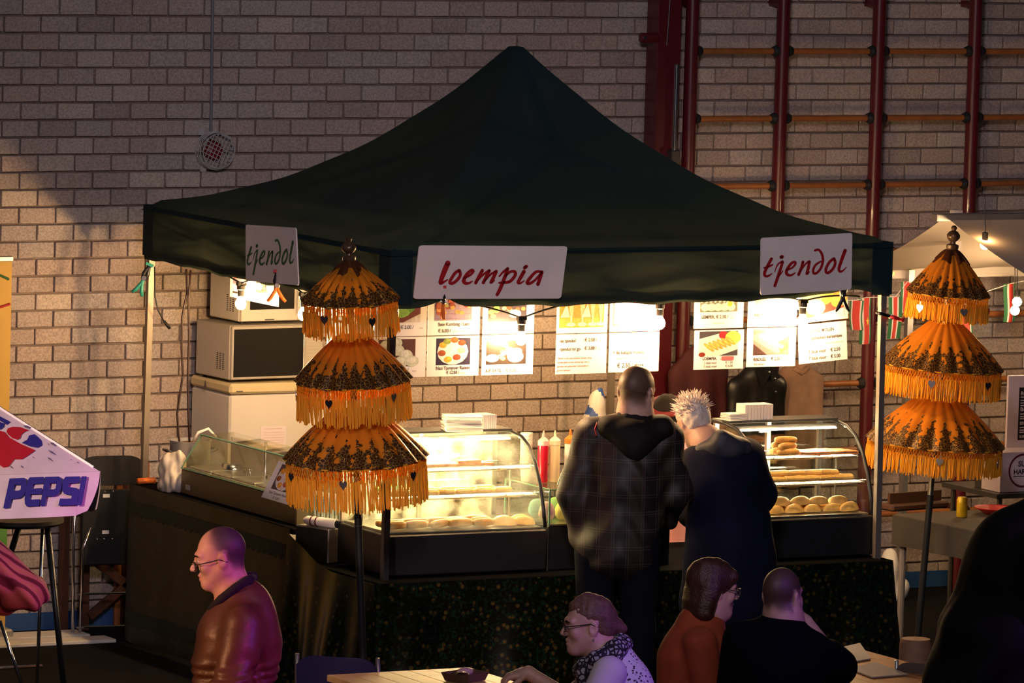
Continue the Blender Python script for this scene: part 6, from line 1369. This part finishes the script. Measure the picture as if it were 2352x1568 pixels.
# --- 2 man in plaid jacket at the counter
def plaid():
    Y = -.42; g = onY(1440, 1200, Y); D = (g-Vector(CAM)).dot(Vector(FW)); P = Person('man in a dark plaid hooded jacket seen from behind at the counter', D, 1425, 1250); c = P.J(1462, 902, -.0); R = facing(62, 10, -4); s = 1.14
    neck = P.J(1458, 965); chest = P.J(1440, 1050); pel = P.J(1420, 1260); shL, shR = P.J(1362, 1000), P.J(1525, 1005); elL, wrL = P.J(1318, 1130, -.03), P.J(1335, 1235, .02); elR, wrR = P.J(1550, 1130, .05), P.J(1530, 1190, .28)
    body = head_prims(c, R, s)+[K(c+R@A3((0, -.03, -.06)), neck, .062, .07, .04), K(neck, chest, .10, .14, .06), K(chest, pel, .14, .15, .06)]+limbs([shL, elL, wrL], [.06, .048, .035])+limbs([shR, elR, wrR], [.06, .048, .035])+hand_prims(wrL, (.1, .2, -1), (-1, 0, 0), 40)+hand_prims(wrR, (.2, 1, 0), (0, 0, 1), 20)
    lg = legs_standing(P, 1420, 1260, RH*.115, .95, FH)
    for h, kn, an, to in lg: body += limbs([h, kn, an], [.09, .065, .045])+[K(an, to, .04, .035)]
    soft('body', body, .0075, SKINC, P.t, colfn=haircol(c, R, s, (.58, .33, .25), (.10, .055, .032), 'short'), fn=lambda v, n: .004*(np.linalg.norm(hloc(v, c, R, s)-A3((0, -.02, .05)), axis=1) < .105)*(hloc(v, c, R, s)[:, 2] > 0))
    eyes(c, R, s, P.t)
    # plaid material
    pm = mat('plaid_cloth', (.02, .013, .014), .6); nt = pm.node_tree; L = nt.links; b = nt.nodes['Principled BSDF']; tc = nt.nodes.new('ShaderNodeTexCoord')
    mp = nt.nodes.new('ShaderNodeMapping'); mp.inputs['Rotation'].default_value = (0, 0, YAW); L.new(tc.outputs['Object'], mp.inputs[0]); sp = nt.nodes.new('ShaderNodeSeparateXYZ'); L.new(mp.outputs[0], sp.inputs[0])
    def mth(op, a, c_=None):
        n = nt.nodes.new('ShaderNodeMath'); n.operation = op
        for i, q in enumerate((a, c_)):
            if q is None: continue
            if isinstance(q, (int, float)): n.inputs[i].default_value = q
            else: L.new(q, n.inputs[i])
        return n.outputs[0]
    def lines(src, f, w_): fr = mth('FRACT', mth('MULTIPLY', src, f)); return mth('LESS_THAN', mth('ABSOLUTE', mth('SUBTRACT', fr, .5)), w_)
    ln = mth('MAXIMUM', mth('MAXIMUM', lines(sp.outputs[0], 13, .028), lines(mth('ADD', sp.outputs[0], .012), 13, .024)), mth('MAXIMUM', lines(sp.outputs[2], 11, .024), lines(mth('ADD', sp.outputs[2], .013), 11, .02)))
    bl = mth('MULTIPLY', lines(sp.outputs[0], 6.5, .25), .6)
    mx = nt.nodes.new('ShaderNodeMix'); mx.data_type = 'RGBA'; mx.inputs[6].default_value = (.014, .009, .010, 1); mx.inputs[7].default_value = (.036, .016, .014, 1); L.new(bl, mx.inputs[0])
    m2 = nt.nodes.new('ShaderNodeMix'); m2.data_type = 'RGBA'; m2.inputs[7].default_value = (.062, .042, .038, 1); L.new(mx.outputs[2], m2.inputs[6]); L.new(ln, m2.inputs[0]); L.new(m2.outputs[2], b.inputs['Base Color'])
    jk = [K(P.J(1450, 985), P.J(1440, 1080), .12, .19, .08), K(P.J(1395, 1020), P.J(1500, 1020), .12, .12, .08), K(P.J(1435, 1090), P.J(1418, 1250), .19, .20, .08), K(P.J(1380, 1120), P.J(1372, 1270), .10, .10, .08), K(P.J(1480, 1120), P.J(1462, 1270), .10, .10, .08)]+limbs([shL, elL, wrL], [.10, .082, .062], .04)+limbs([shR, elR, wrR], [.10, .08, .06], .04)
    jk = [E(p[1], p[2], p[3], p[4], p[5]) if p[0] == 'e' else p for p in jk]
    soft('jacket', jk, .011, pm, P.t, .009, 15, 8, fn=lambda v, n: .006*np.sin(v[:, 2]*34+8*v[:, 0]+3*np.sin(v[:, 0]*18)))
    dk = mat('dark_hood', (.009, .006, .006), .75, var=.3, vscale=10, spec=.25)
    hd = [K(P.J(1405, 985, -.10), P.J(1455, 1030, -.15), .055, .06, .05), K(P.J(1455, 1030, -.15), P.J(1520, 985, -.09), .06, .055, .05), K(P.J(1400, 980, -.06), P.J(1520, 980, -.05), .06, .06, .06), E(P.J(1455, 1000, -.13), (.10, .06, .07), np.array(facing(90)), .05)]
    soft('hood', hd, .010, dk, P.t, .009, 26, 4)
    nc = P.J(1459, 958, .0); rg = [nc+A3(RH)*.078*math.cos(q)+A3(FH)*.085*math.sin(q)+A3((0, 0, .012*math.sin(q-1.57))) for q in np.linspace(0, 6.2832, 13)]
    soft('collar', [K(rg[i], rg[i+1], .026, .026, .02) for i in range(12)], .009, dk, P.t)
    m = MB(); m.tube([Vector(P.J(1372, 970, -.13)), Vector(P.J(1366, 985, -.14)), Vector(P.J(1370, 1000, -.14))], .004, 5); m.build('red_cord', M['red'], P.t)
    jeans = mat('dark_jeans', (.005, .006, .011), .9, spec=.1); tr = [K(P.J(1385, 1270), P.J(1455, 1270), .13, .13, .05)]
    for h, kn, an, to in lg: tr += limbs([h, kn, an], [.115, .09, .075])
    soft('jeans', tr, .016, jeans, P.t, .006, 12, 3)
    shoes(P, lg)
plaid()
# --- 3 white-haired person in navy coat
def navy():
    Y = -.40; g = onY(1640, 1150, Y); D = (g-Vector(CAM)).dot(Vector(FW)); P = Person('person with spiky white hair in a long navy coat leaning over the counter', D, 1680, 1280); c = P.J(1592, 968, .10); R = facing(115, 28, 8); s = 1.0
    neck = P.J(1630, 1020, .02); chest = P.J(1655, 1100, .02); pel = P.J(1680, 1290, -.05); shL, shR = P.J(1595, 1070, .02), P.J(1715, 1050, .05); elL, wrL = P.J(1590, 1170, .12), P.J(1580, 1180, .36); elR, wrR = P.J(1745, 1135, .10), P.J(1690, 1160, .34)
    body = head_prims(c, R, s)+[K(c+R@A3((0, -.03, -.06)), neck, .055, .062, .04), K(neck, chest, .09, .13, .06), K(chest, pel, .13, .15, .06)]+limbs([shL, elL, wrL], [.055, .042, .032])+limbs([shR, elR, wrR], [.055, .042, .032])+hand_prims(wrL, (.3, 1, -.1), (0, 0, 1), 25)+hand_prims(wrR, (.1, 1, -.1), (0, 0, 1), 25)
    lg = legs_standing(P, 1680, 1290, RH*.1, .88, FH)
    for h, kn, an, to in lg: body += limbs([h, kn, an], [.09, .062, .045])+[K(an, to, .04, .035)]
    soft('body', body, .0075, SKIN, P.t); eyes(c, R, s, P.t)
    T = lambda *p: c+R@(A3(p)*s); wh = mat('white_hair', (.72, .62, .55), .55, var=.15, vscale=60, bump=.4, bscale=150)
    hp = [E(T(0, -.02, .045), A3((.084, .102, .09)), R, .01), E(T(0, -.05, -.01), A3((.074, .065, .07)), R, .03), E(T(0, .10, -.03), A3((.075, .08, .085)), R, .02, '-')]
    ho = soft('hair', hp, .008, wh, P.t, .006, 70, 3)
    m = MB(); rs = random.Random(2)
    for k in range(620):
        u = rs.uniform(-1, 1); th = rs.uniform(0, 6.283); q = A3((math.sqrt(1-u*u)*math.cos(th), math.sqrt(1-u*u)*math.sin(th), u))
        if q[2] < -.35 or (q[1] > .55 and q[2] < .5): continue
        if abs(q[0]) > .8 and q[2] < .1 and q[1] > -.2: continue
        p = T(*(A3((0, -.02, .045))+q*A3((.08, .098, .086)))); l = rs.uniform(.018, .05)*(1 if q[2] > 0 else .5); d = q+A3((rs.uniform(-.5, .5), rs.uniform(-.3, .5), rs.uniform(-.2, .6))); e = p+R@(d/np.linalg.norm(d)*l)
        m.cyl(p, e, .0045, .0008, 4, False)
    m.build('hair_spikes', wh, ho, True)
    nv = mat('navy_coat', (.0035, .0045, .020), .8, var=.2, vscale=9, spec=.15); 
    ck = [K(P.J(1650, 1050), P.J(1660, 1120), .13, .18, .08), K(P.J(1605, 1085), P.J(1705, 1070), .11, .11, .08), K(P.J(1660, 1120), P.J(1675, 1280), .18, .20, .08), K(P.J(1675, 1280), P.J(1680, 1380), .20, .215, .08), K(P.J(1630, 1200), P.J(1615, 1390), .10, .12, .08), K(P.J(1720, 1200), P.J(1738, 1390), .11, .12, .08)]+limbs([shL, elL, wrL], [.095, .08, .06], .05)+limbs([shR, elR, wrR], [.10, .085, .06], .05)
    soft('coat', ck, .012, nv, P.t, .008, 13, 6, fn=lambda v, n: .007*np.sin(v[:, 0]*24+v[:, 1]*20+2*np.sin(v[:, 2]*9))*np.clip(1.2-v[:, 2], 0, 1))
    soft('hood', [K(P.J(1612, 1040, -.05), P.J(1660, 1010, -.10), .04, .05, .04), K(P.J(1660, 1010, -.10), P.J(1710, 1030, -.06), .05, .045, .04), E(P.J(1665, 1035, -.11), (.09, .05, .05), np.array(facing(90)), .04)], .010, mat('grey_hood_lining', (.030, .030, .045), .6, var=.3, vscale=14), P.t, .010, 30, 9)
    tr = []
    for h, kn, an, to in lg: tr += limbs([h, kn, an], [.10, .08, .065])
    soft('trousers', tr, .016, mat('black_trousers', (.012, .012, .014), .85), P.t, .005, 12, 3)
    shoes(P, lg)
navy()
# --- 4 vendor behind the counter
def vendor():
    g = onY(1525, 1000, 1.15); D = (g-Vector(CAM)).dot(Vector(FW)); P = Person('vendor with dark hair and a red headband in a pink shirt behind the counter', D, 1545, 1060); c = P.J(1530, 962); R = facing(250, 30, 6); s = 1.0
    neck = P.J(1552, 1020); chest = P.J(1556, 1090); pel = P.J(1560, 1280); shL, shR = P.J(1615, 1050), P.J(1495, 1050); elL, wrL = P.J(1625, 1140, -.05), P.J(1590, 1175, -.3); elR, wrR = P.J(1490, 1140, -.05), P.J(1520, 1175, -.3)
    body = head_prims(c, R, s)+[K(c+R@A3((0, -.03, -.06)), neck, .05, .055, .04), K(neck, chest, .08, .11, .06), K(chest, pel, .11, .13, .06)]+limbs([shL, elL, wrL], [.048, .04, .03])+limbs([shR, elR, wrR], [.048, .04, .03])+hand_prims(wrL, (-.3, -1, -.1), (0, 0, 1), 30)+hand_prims(wrR, (0, -1, -.1), (0, 0, 1), 30)
    lg = legs_standing(P, 1560, 1280, RH*.09, .85, -FH)
    for h, kn, an, to in lg: body += limbs([h, kn, an], [.085, .06, .045])+[K(an, to, .04, .035)]
    soft('body', body, .009, SKIN2, P.t); eyes(c, R, s, P.t)
    T = lambda *p: c+R@(A3(p)*s)
    ho = soft('hair', [E(T(0, -.02, .04), A3((.085, .105, .095)), R, .01), K(T(-.07, -.03, .0), T(-.09, -.06, -.14), .04, .03, .03), K(T(.07, -.03, .0), T(.09, -.06, -.14), .04, .03, .03), E(T(0, .10, -.035), A3((.07, .075, .09)), R, .02, '-')], .010, HAIRD, P.t, .004, 60, 2)
    m = MB(); m.tube([Vector(T(.088*math.cos(a), -.018+.108*math.sin(a), .075+.02*math.sin(a))) for a in np.linspace(0, 6.283, 25)[:-1]], .018, 6, closed=True); m.build('headband', mat('red_band', (.16, .008, .012), .7), P.t, True)
    soft('shirt', [K(neck-A3((0, 0, .04)), chest, .10, .14, .06), K(chest, pel, .14, .15, .06)]+limbs([shL, (shL+elL)/2], [.075, .07], .04)+limbs([shR, (shR+elR)/2], [.075, .07], .04), .013, mat('pink_shirt', (.62, .25, .28), .75), P.t, .006, 18, 2)
    tr = []
    for h, kn, an, to in lg: tr += limbs([h, kn, an], [.10, .08, .065])
    soft('trousers', tr, .02, M['blackmatt'], P.t); shoes(P, lg)
vendor()
# --- seated people
def seated_legs(P, hip, fwd, side, zs=.46):
    out = []; fwd, side = A3(fwd), A3(side)
    for sg in (-1, 1):
        h = A3(hip)+side*sg*.09; h[2] = zs+.07; kn = h+fwd*.42; kn[2] = zs+.05; an = kn+fwd*.02; an[2] = .09; to = an+fwd*.15; to[2] = .045; out.append((h, kn, an, to))
    return out
def stool(P, hip, label):
    m = thing('bench_stool', label, 'stool', (P.o[0]+hip[0], P.o[1]+hip[1], 0), 0, 'stools under the seated people')
    q = MB(); q.lathe([(.13, .40), (.13, .43), (.0, .43)], (0, 0, 0), 20); q.build('seat', M['wood'], m)
    for a in range(4): q = MB(); q.cyl((.09*math.cos(a*1.57+.8), .09*math.sin(a*1.57+.8), .40), (.12*math.cos(a*1.57+.8), .12*math.sin(a*1.57+.8), 0), .014, n=8); q.build('leg', M['darksteel'], m)
def woman_scarf():
    P = Person('seated woman with glasses, patterned scarf and dotted blouse at the pine table', 27.5, 1430, 1560); c = P.J(1352, 1434); R = facing(186, 6, 0); s = 1.07
    neck = P.J(1388, 1500); chest = P.J(1418, 1580); pel = P.J(1455, 1730); shN, shF = P.J(1398, 1545, -.16), P.J(1400, 1535, .16); elN, wrN = P.J(1345, 1640, -.22), P.J(1290, 1660, -.25); elF, wrF = P.J(1300, 1600, .24), P.J(1214, 1545, .28)
    body = head_prims(c, R, s, .98)+[K(c+R@A3((0, -.03, -.06)), neck, .05, .055, .04), K(neck, chest, .08, .11, .06), K(chest, pel, .11, .13, .06)]+limbs([shN, elN, wrN], [.048, .04, .03])+limbs([shF, elF, wrF], [.048, .04, .031])+hand_prims(wrN, (-.9, .4, 0), (0, 0, 1), 20)+hand_prims(wrF, -RH*.9+Vector((0, 0, -.18))-FH*.1, (0, 0, 1), 42, 1.12, -1)
    lg = seated_legs(P, pel, -RH, FH)
    for h, kn, an, to in lg: body += limbs([h, kn, an], [.085, .06, .045])+[K(an, to, .04, .035)]
    soft('body', body, .0062, SKIN, P.t); glasses(c, R, s, P.t, M['black'], .002); eyes(c, R, s, P.t)
    T = lambda *p: c+R@(A3(p)*s); br = mat('brown_hair', (.13, .06, .04), .5, var=.25, vscale=40, bump=.5, bscale=120)
    soft('hair', [E(T(0, -.022, .042), A3((.083, .104, .092)), R, .01), K(T(0, -.09, .01), T(0, -.135, -.03), .042, .03, .03), E(T(0, -.06, -.02), A3((.072, .06, .06)), R, .03), K(T(0, .055, .085), T(0, .0, .11), .024, .03, .03), E(T(0, .112, -.035), A3((.09, .075, .105)), R, .02, '-'), E(T(-.085, .01, -.02), A3((.02, .035, .035)), R, .01, '-'), E(T(.085, .01, -.02), A3((.02, .035, .035)), R, .01, '-')], .007, br, P.t, .003, 80, 2)
    for x in (-1, 1):
        m = MB(); m.ell(Vector(T(x*.082, -.006, -.055)), .006, n=8, m=6); m.build('earring', M['chrome'], P.t)
    sc = mat('scarf_print', (.3, .28, .3), .8); nt = sc.node_tree; tc = nt.nodes.new('ShaderNodeTexCoord'); v = nt.nodes.new('ShaderNodeTexVoronoi'); v.inputs['Scale'].default_value = 42; v.feature = 'DISTANCE_TO_EDGE'; rp = nt.nodes.new('ShaderNodeValToRGB'); rp.color_ramp.elements[0].position = .12; rp.color_ramp.elements[0].color = (.012, .010, .016, 1); rp.color_ramp.elements[1].position = .2; rp.color_ramp.elements[1].color = (.45, .42, .46, 1); nt.links.new(tc.outputs['Object'], v.inputs['Vector']); nt.links.new(v.outputs['Distance'], rp.inputs[0]); nt.links.new(rp.outputs[0], nt.nodes['Principled BSDF'].inputs['Base Color'])
    ring = [P.J(*p) for p in ((1428, 1478, 0), (1415, 1492, -.085), (1375, 1515, -.10), (1345, 1535, -.06), (1340, 1540, .03), (1365, 1515, .1), (1410, 1490, .09), (1428, 1478, 0))]
    soft('scarf', [K(ring[i], ring[i+1], .042, .042, .03) for i in range(7)]+[K(P.J(1348, 1540, -.05), P.J(1335, 1640, -.07), .04, .05, .03)], .008, sc, P.t, .007, 45, 3)
    dt = mat('dotted_blouse', (.72, .66, .74), .75); nt = dt.node_tree; tc = nt.nodes.new('ShaderNodeTexCoord'); v = nt.nodes.new('ShaderNodeTexVoronoi'); v.inputs['Scale'].default_value = 62; rp = nt.nodes.new('ShaderNodeValToRGB'); rp.color_ramp.elements[0].position = .30; rp.color_ramp.elements[0].color = (.03, .02, .06, 1); rp.color_ramp.elements[1].position = .36; rp.color_ramp.elements[1].color = (.72, .66, .74, 1); nt.links.new(tc.outputs['Object'], v.inputs['Vector']); nt.links.new(v.outputs['Distance'], rp.inputs[0]); nt.links.new(rp.outputs[0], nt.nodes['Principled BSDF'].inputs['Base Color'])
    soft('blouse', [K(P.J(1410, 1520), P.J(1425, 1600), .10, .14, .07), K(P.J(1425, 1600), pel, .14, .15, .07), E(P.J(1445, 1590), (.09, .13, .15), None, .06)], .011, dt, P.t, .004, 14, 3)
    soft('sleeve', limbs([P.J(1400, 1545, -.15), P.J(1365, 1610, -.2), elN], [.078, .07, .062], .03), .010, mat('white_sleeve', (.72, .64, .68), .8), P.t, .006, 24, 4); soft('sleeve', limbs([shF, (shF*.5+elF*.5)], [.07, .06], .03), .012, mat('white_sleeve_far', (.72, .64, .68), .8), P.t, .005, 24, 4)
    tr = []
    for h, kn, an, to in lg: tr += limbs([h, kn, an], [.10, .075, .06])
    soft('trousers', tr+[E(pel, .13)], .018, mat('dark_skirt', (.02, .02, .03), .85), P.t); shoes(P, lg); stool(P, pel, 'stool under the woman with the patterned scarf')
woman_scarf()
m = soft('napkin', [E((0, 0, .02), (.045, .035, .02)), E((.02, .01, .035), (.03, .03, .022))], .008, mat('crumpled_paper', (.62, .55, .66), .7), None, .006, 60, 2); m.location = onZ(1195, 1562, .752); tag(m, 'crumpled white napkin under the seated woman hand', 'napkin')
def woman_bob():
    P = Person('seated woman with a dark bob and glasses in an orange sweater', 27.9, 1590, 1540); c = P.J(1640, 1352); R = facing(22, 8, 0); s = 1.04
    neck = P.J(1620, 1415); chest = P.J(1600, 1490); pel = P.J(1580, 1680); shL, shR = P.J(1600, 1465, .15), P.J(1608, 1475, -.17); elL, wrL = P.J(1635, 1590, .2), P.J(1700, 1600, .2); elR, wrR = P.J(1628, 1600, -.18), P.J(1690, 1610, -.1)
    body = head_prims(c, R, s)+[K(c+R@A3((0, -.03, -.06)), neck, .05, .055, .04), K(neck, chest, .08, .11, .06), K(chest, pel, .11, .13, .06)]+limbs([shL, elL, wrL], [.048, .04, .03])+limbs([shR, elR, wrR], [.048, .04, .03])+hand_prims(wrL, RH, (0, 0, 1), 30)+hand_prims(wrR, RH, (0, 0, 1), 30)
    lg = seated_legs(P, pel, RH, FH)
    for h, kn, an, to in lg: body += limbs([h, kn, an], [.085, .06, .045])+[K(an, to, .04, .035)]
    soft('body', body, .007, SKIN, P.t); glasses(c, R, s, P.t, M['steel'], .0); eyes(c, R, s, P.t)
    T = lambda *p: c+R@(A3(p)*s); br = mat('dark_brown_hair', (.045, .016, .008), .45, var=.3, vscale=40, bump=.5, bscale=110)
    soft('hair', [E(T(0, -.025, .045), A3((.094, .118, .10)), R, .01), K(T(-.06, -.05, .0), T(-.065, -.06, -.10), .055, .05, .04), K(T(.06, -.05, .0), T(.065, -.06, -.10), .055, .05, .04), E(T(0, -.07, -.06), A3((.085, .06, .075)), R, .04), K(T(-.05, .062, .068), T(.05, .062, .068), .026, .026, .03), E(T(0, .11, -.045), A3((.085, .082, .095)), R, .02, '-')], .008, br, P.t, .004, 60, 2)
    sw = mat('orange_sweater', (.30, .045, .012), .85, var=.15, vscale=14)
    soft('sweater', [K(P.J(1608, 1440), P.J(1597, 1510), .11, .16, .07), K(P.J(1597, 1510), pel, .16, .17, .07), K(P.J(1620, 1425), P.J(1625, 1430), .075, .075, .03)]+limbs([shL, elL, wrL], [.075, .062, .05], .03)+limbs([shR, elR, wrR], [.078, .065, .05], .03), .012, sw, P.t, .006, 14, 3)
    tr = []
    for h, kn, an, to in lg: tr += limbs([h, kn, an], [.10, .075, .06])
    soft('trousers', tr+[E(pel, .13)], .018, M['blackmatt'], P.t); shoes(P, lg); stool(P, pel, 'stool under the woman in the orange sweater')
woman_bob()
def man_black():
    P = Person('seated man in a black shirt seen from behind with his hand at his chin', 27.45, 1790, 1560); c = P.J(1797, 1368); R = facing(58, 4, 0); s = 1.06
    neck = P.J(1800, 1432); chest = P.J(1780, 1520); pel = P.J(1770, 1700); shL, shR = P.J(1705, 1470), P.J(1868, 1500); elL, wrL = P.J(1680, 1600, .05), P.J(1720, 1620, .3); elR, wrR = P.J(1925, 1530, .12), P.J(1850, 1428, .12)
    body = head_prims(c, R, s)+[K(c+R@A3((0, -.03, -.06)), neck, .06, .066, .04), K(neck, chest, .09, .13, .06), K(chest, pel, .13, .14, .06)]+limbs([shL, elL, wrL], [.055, .045, .034])+limbs([shR, elR, wrR], [.055, .045, .034])+hand_prims(wrL, FH, (0, 0, 1), 30)+hand_prims(wrR, Vector((-.35, .3, .55)), RH, 55, 1.0)
    lg = seated_legs(P, pel, FH*.6+RH*.8, RH*.6-FH*.8)
    for h, kn, an, to in lg: body += limbs([h, kn, an], [.09, .065, .045])+[K(an, to, .04, .035)]
    soft('body', body, .0075, SKINC, P.t, colfn=haircol(c, R, s, (.58, .33, .25), (.05, .024, .016), 'short')); eyes(c, R, s, P.t)
    bk = mat('black_shirt', (.0025, .0025, .0035), .95, spec=.08)
    soft('shirt', [K(P.J(1795, 1452), P.J(1785, 1530), .11, .19, .08), K(P.J(1735, 1490), P.J(1845, 1510), .12, .12, .08), K(P.J(1785, 1530), pel, .19, .19, .08)]+limbs([shL, elL], [.09, .075], .04)+limbs([shR, elR, elR*.72+wrR*.28], [.09, .082, .062], .04), .012, bk, P.t, .006, 14, 3)
    tr = []
    for h, kn, an, to in lg: tr += limbs([h, kn, an], [.10, .08, .065])
    soft('trousers', tr+[E(pel, .15)], .018, M['blackmatt'], P.t); shoes(P, lg); stool(P, pel, 'stool under the man in the black shirt')
man_black()
def right_person():
    P = Person('person in a dark jacket seen from behind at the right edge of the picture', 24.2, 2310, 1500); c = P.J(2440, 1120, -.05); R = facing(30, 20, 0); s = 1.05
    neck = P.J(2400, 1190); chest = P.J(2360, 1300); pel = P.J(2290, 1560); shL, shR = P.J(2330, 1250, .16), P.J(2390, 1290, -.2); elL, wrL = P.J(2440, 1400, .2), P.J(2520, 1420, .2); elR, wrR = P.J(2460, 1430, -.22), P.J(2540, 1430, -.1)
    body = head_prims(c, R, s)+[K(c+R@A3((0, -.03, -.06)), neck, .06, .066, .04), K(neck, chest, .09, .13, .06), K(chest, pel, .13, .15, .06)]+limbs([shL, elL, wrL], [.055, .045, .034])+limbs([shR, elR, wrR], [.055, .045, .034])+hand_prims(wrL, RH, (0, 0, 1), 30)+hand_prims(wrR, RH, (0, 0, 1), 30)
    lg = legs_standing(P, 2290, 1560, FH*.1, P.J(2290, 1560)[2]-.02, RH)
    for h, kn, an, to in lg: body += limbs([h, kn, an], [.09, .065, .045])+[K(an, to, .04, .035)]
    soft('body', body, .011, SKIN, P.t); T = lambda *p: c+R@(A3(p)*s)
    soft('hair', [E(T(0, -.025, .045), A3((.086, .108, .094)), R, .01), E(T(0, .11, -.045), A3((.085, .082, .095)), R, .02, '-')], .011, HAIRD, P.t)
    dk = mat('dark_olive_jacket', (.012, .009, .007), .75, var=.2, vscale=8, spec=.2)
    soft('jacket', [K(P.J(2390, 1225), P.J(2350, 1320), .15, .22, .08), K(P.J(2350, 1320), P.J(2290, 1480), .22, .23, .08), K(P.J(2290, 1480), P.J(2250, 1590), .23, .22, .08), K(P.J(2240, 1330, .05), P.J(2180, 1425, .08), .05, .045, .06), E(P.J(2310, 1260, .05), (.12, .12, .14), None, .08)]+limbs([shL, elL, wrL], [.10, .08, .06], .04)+limbs([shR, elR, wrR], [.11, .085, .06], .04), .014, dk, P.t, .008, 12, 5, fn=lambda v, n: .014*np.sin(v[:, 0]*22-v[:, 2]*16+2*np.sin(v[:, 2]*7)))
    tr = []
    for h, kn, an, to in lg: tr += limbs([h, kn, an], [.11, .085, .07])
    soft('trousers', tr, .018, mat('blue_black_jeans', (.005, .006, .014), .9, spec=.1), P.t, .005, 12, 3); shoes(P, lg)
right_person()
def left_arm():
    P = Person('person in an orange and pink striped top leaning in at the left edge', 28.3, -70, 1400); c = P.J(-110, 1130); R = facing(10, 15, 0); s = 1.0
    neck = P.J(-110, 1195); chest = P.J(-110, 1290); pel = P.J(-110, 1480); shN, shF = P.J(-60, 1260, -.18), P.J(-70, 1250, .18); elN, wrN = P.J(66, 1358, -.12), P.J(-50, 1385, .1); elF, wrF = P.J(-20, 1370, .3), P.J(60, 1250, .35)
    wrF = P.J(-60, 1290, .35)
    body = head_prims(c, R, s)+[K(c+R@A3((0, -.03, -.06)), neck, .055, .06, .04), K(neck, chest, .08, .12, .06), K(chest, pel, .12, .14, .06)]+limbs([shN, elN, wrN], [.05, .042, .032])+limbs([shF, elF, wrF], [.05, .042, .032])+hand_prims(wrN, -RH, (0, 0, 1), 30)+hand_prims(wrF, -RH, (0, 0, 1), 30)
    lg = legs_standing(P, -110, 1480, FH*.1, .9, RH)
    for h, kn, an, to in lg: body += limbs([h, kn, an], [.09, .065, .045])+[K(an, to, .04, .035)]
    soft('body', body, .012, SKIN, P.t); T = lambda *p: c+R@(A3(p)*s)
    soft('hair', [E(T(0, -.025, .045), A3((.086, .108, .094)), R, .01), E(T(0, .11, -.045), A3((.085, .082, .095)), R, .02, '-')], .012, HAIRD, P.t)
    st = mat('striped_knit', (.6, .2, .1), .85); nt = st.node_tree; tc = nt.nodes.new('ShaderNodeTexCoord'); wv = nt.nodes.new('ShaderNodeTexWave'); wv.inputs['Scale'].default_value = 8.5; wv.inputs['Distortion'].default_value = 1.6; wv.wave_type = 'BANDS'; wv.bands_direction = 'DIAGONAL'; rp = nt.nodes.new('ShaderNodeValToRGB'); rp.color_ramp.elements[0].color = (.22, .06, .03, 1); rp.color_ramp.elements[0].position = .2; rp.color_ramp.elements[1].color = (.80, .33, .2, 1); rp.color_ramp.elements[1].position = .45; x = rp.color_ramp.elements.new(.8); x.color = (.8, .42, .14, 1); nt.links.new(tc.outputs['Object'], wv.inputs['Vector']); nt.links.new(wv.outputs['Fac'], rp.inputs[0]); nt.links.new(rp.outputs[0], nt.nodes['Principled BSDF'].inputs['Base Color'])
    soft('striped_top', [K(neck-A3((0, 0, .05)), chest, .12, .16, .06), K(chest, pel, .16, .17, .06)]+limbs([shN, elN, wrN], [.10, .085, .07], .04)+limbs([shF, elF, wrF], [.09, .07, .06], .04), .012, st, P.t, .008, 24, 5, fn=lambda v, n: .008*np.sin(v[:, 0]*60+v[:, 2]*50))
    tr = []
    for h, kn, an, to in lg: tr += limbs([h, kn, an], [.10, .08, .065])
    soft('trousers', tr, .02, M['blackmatt'], P.t); shoes(P, lg)
left_arm()
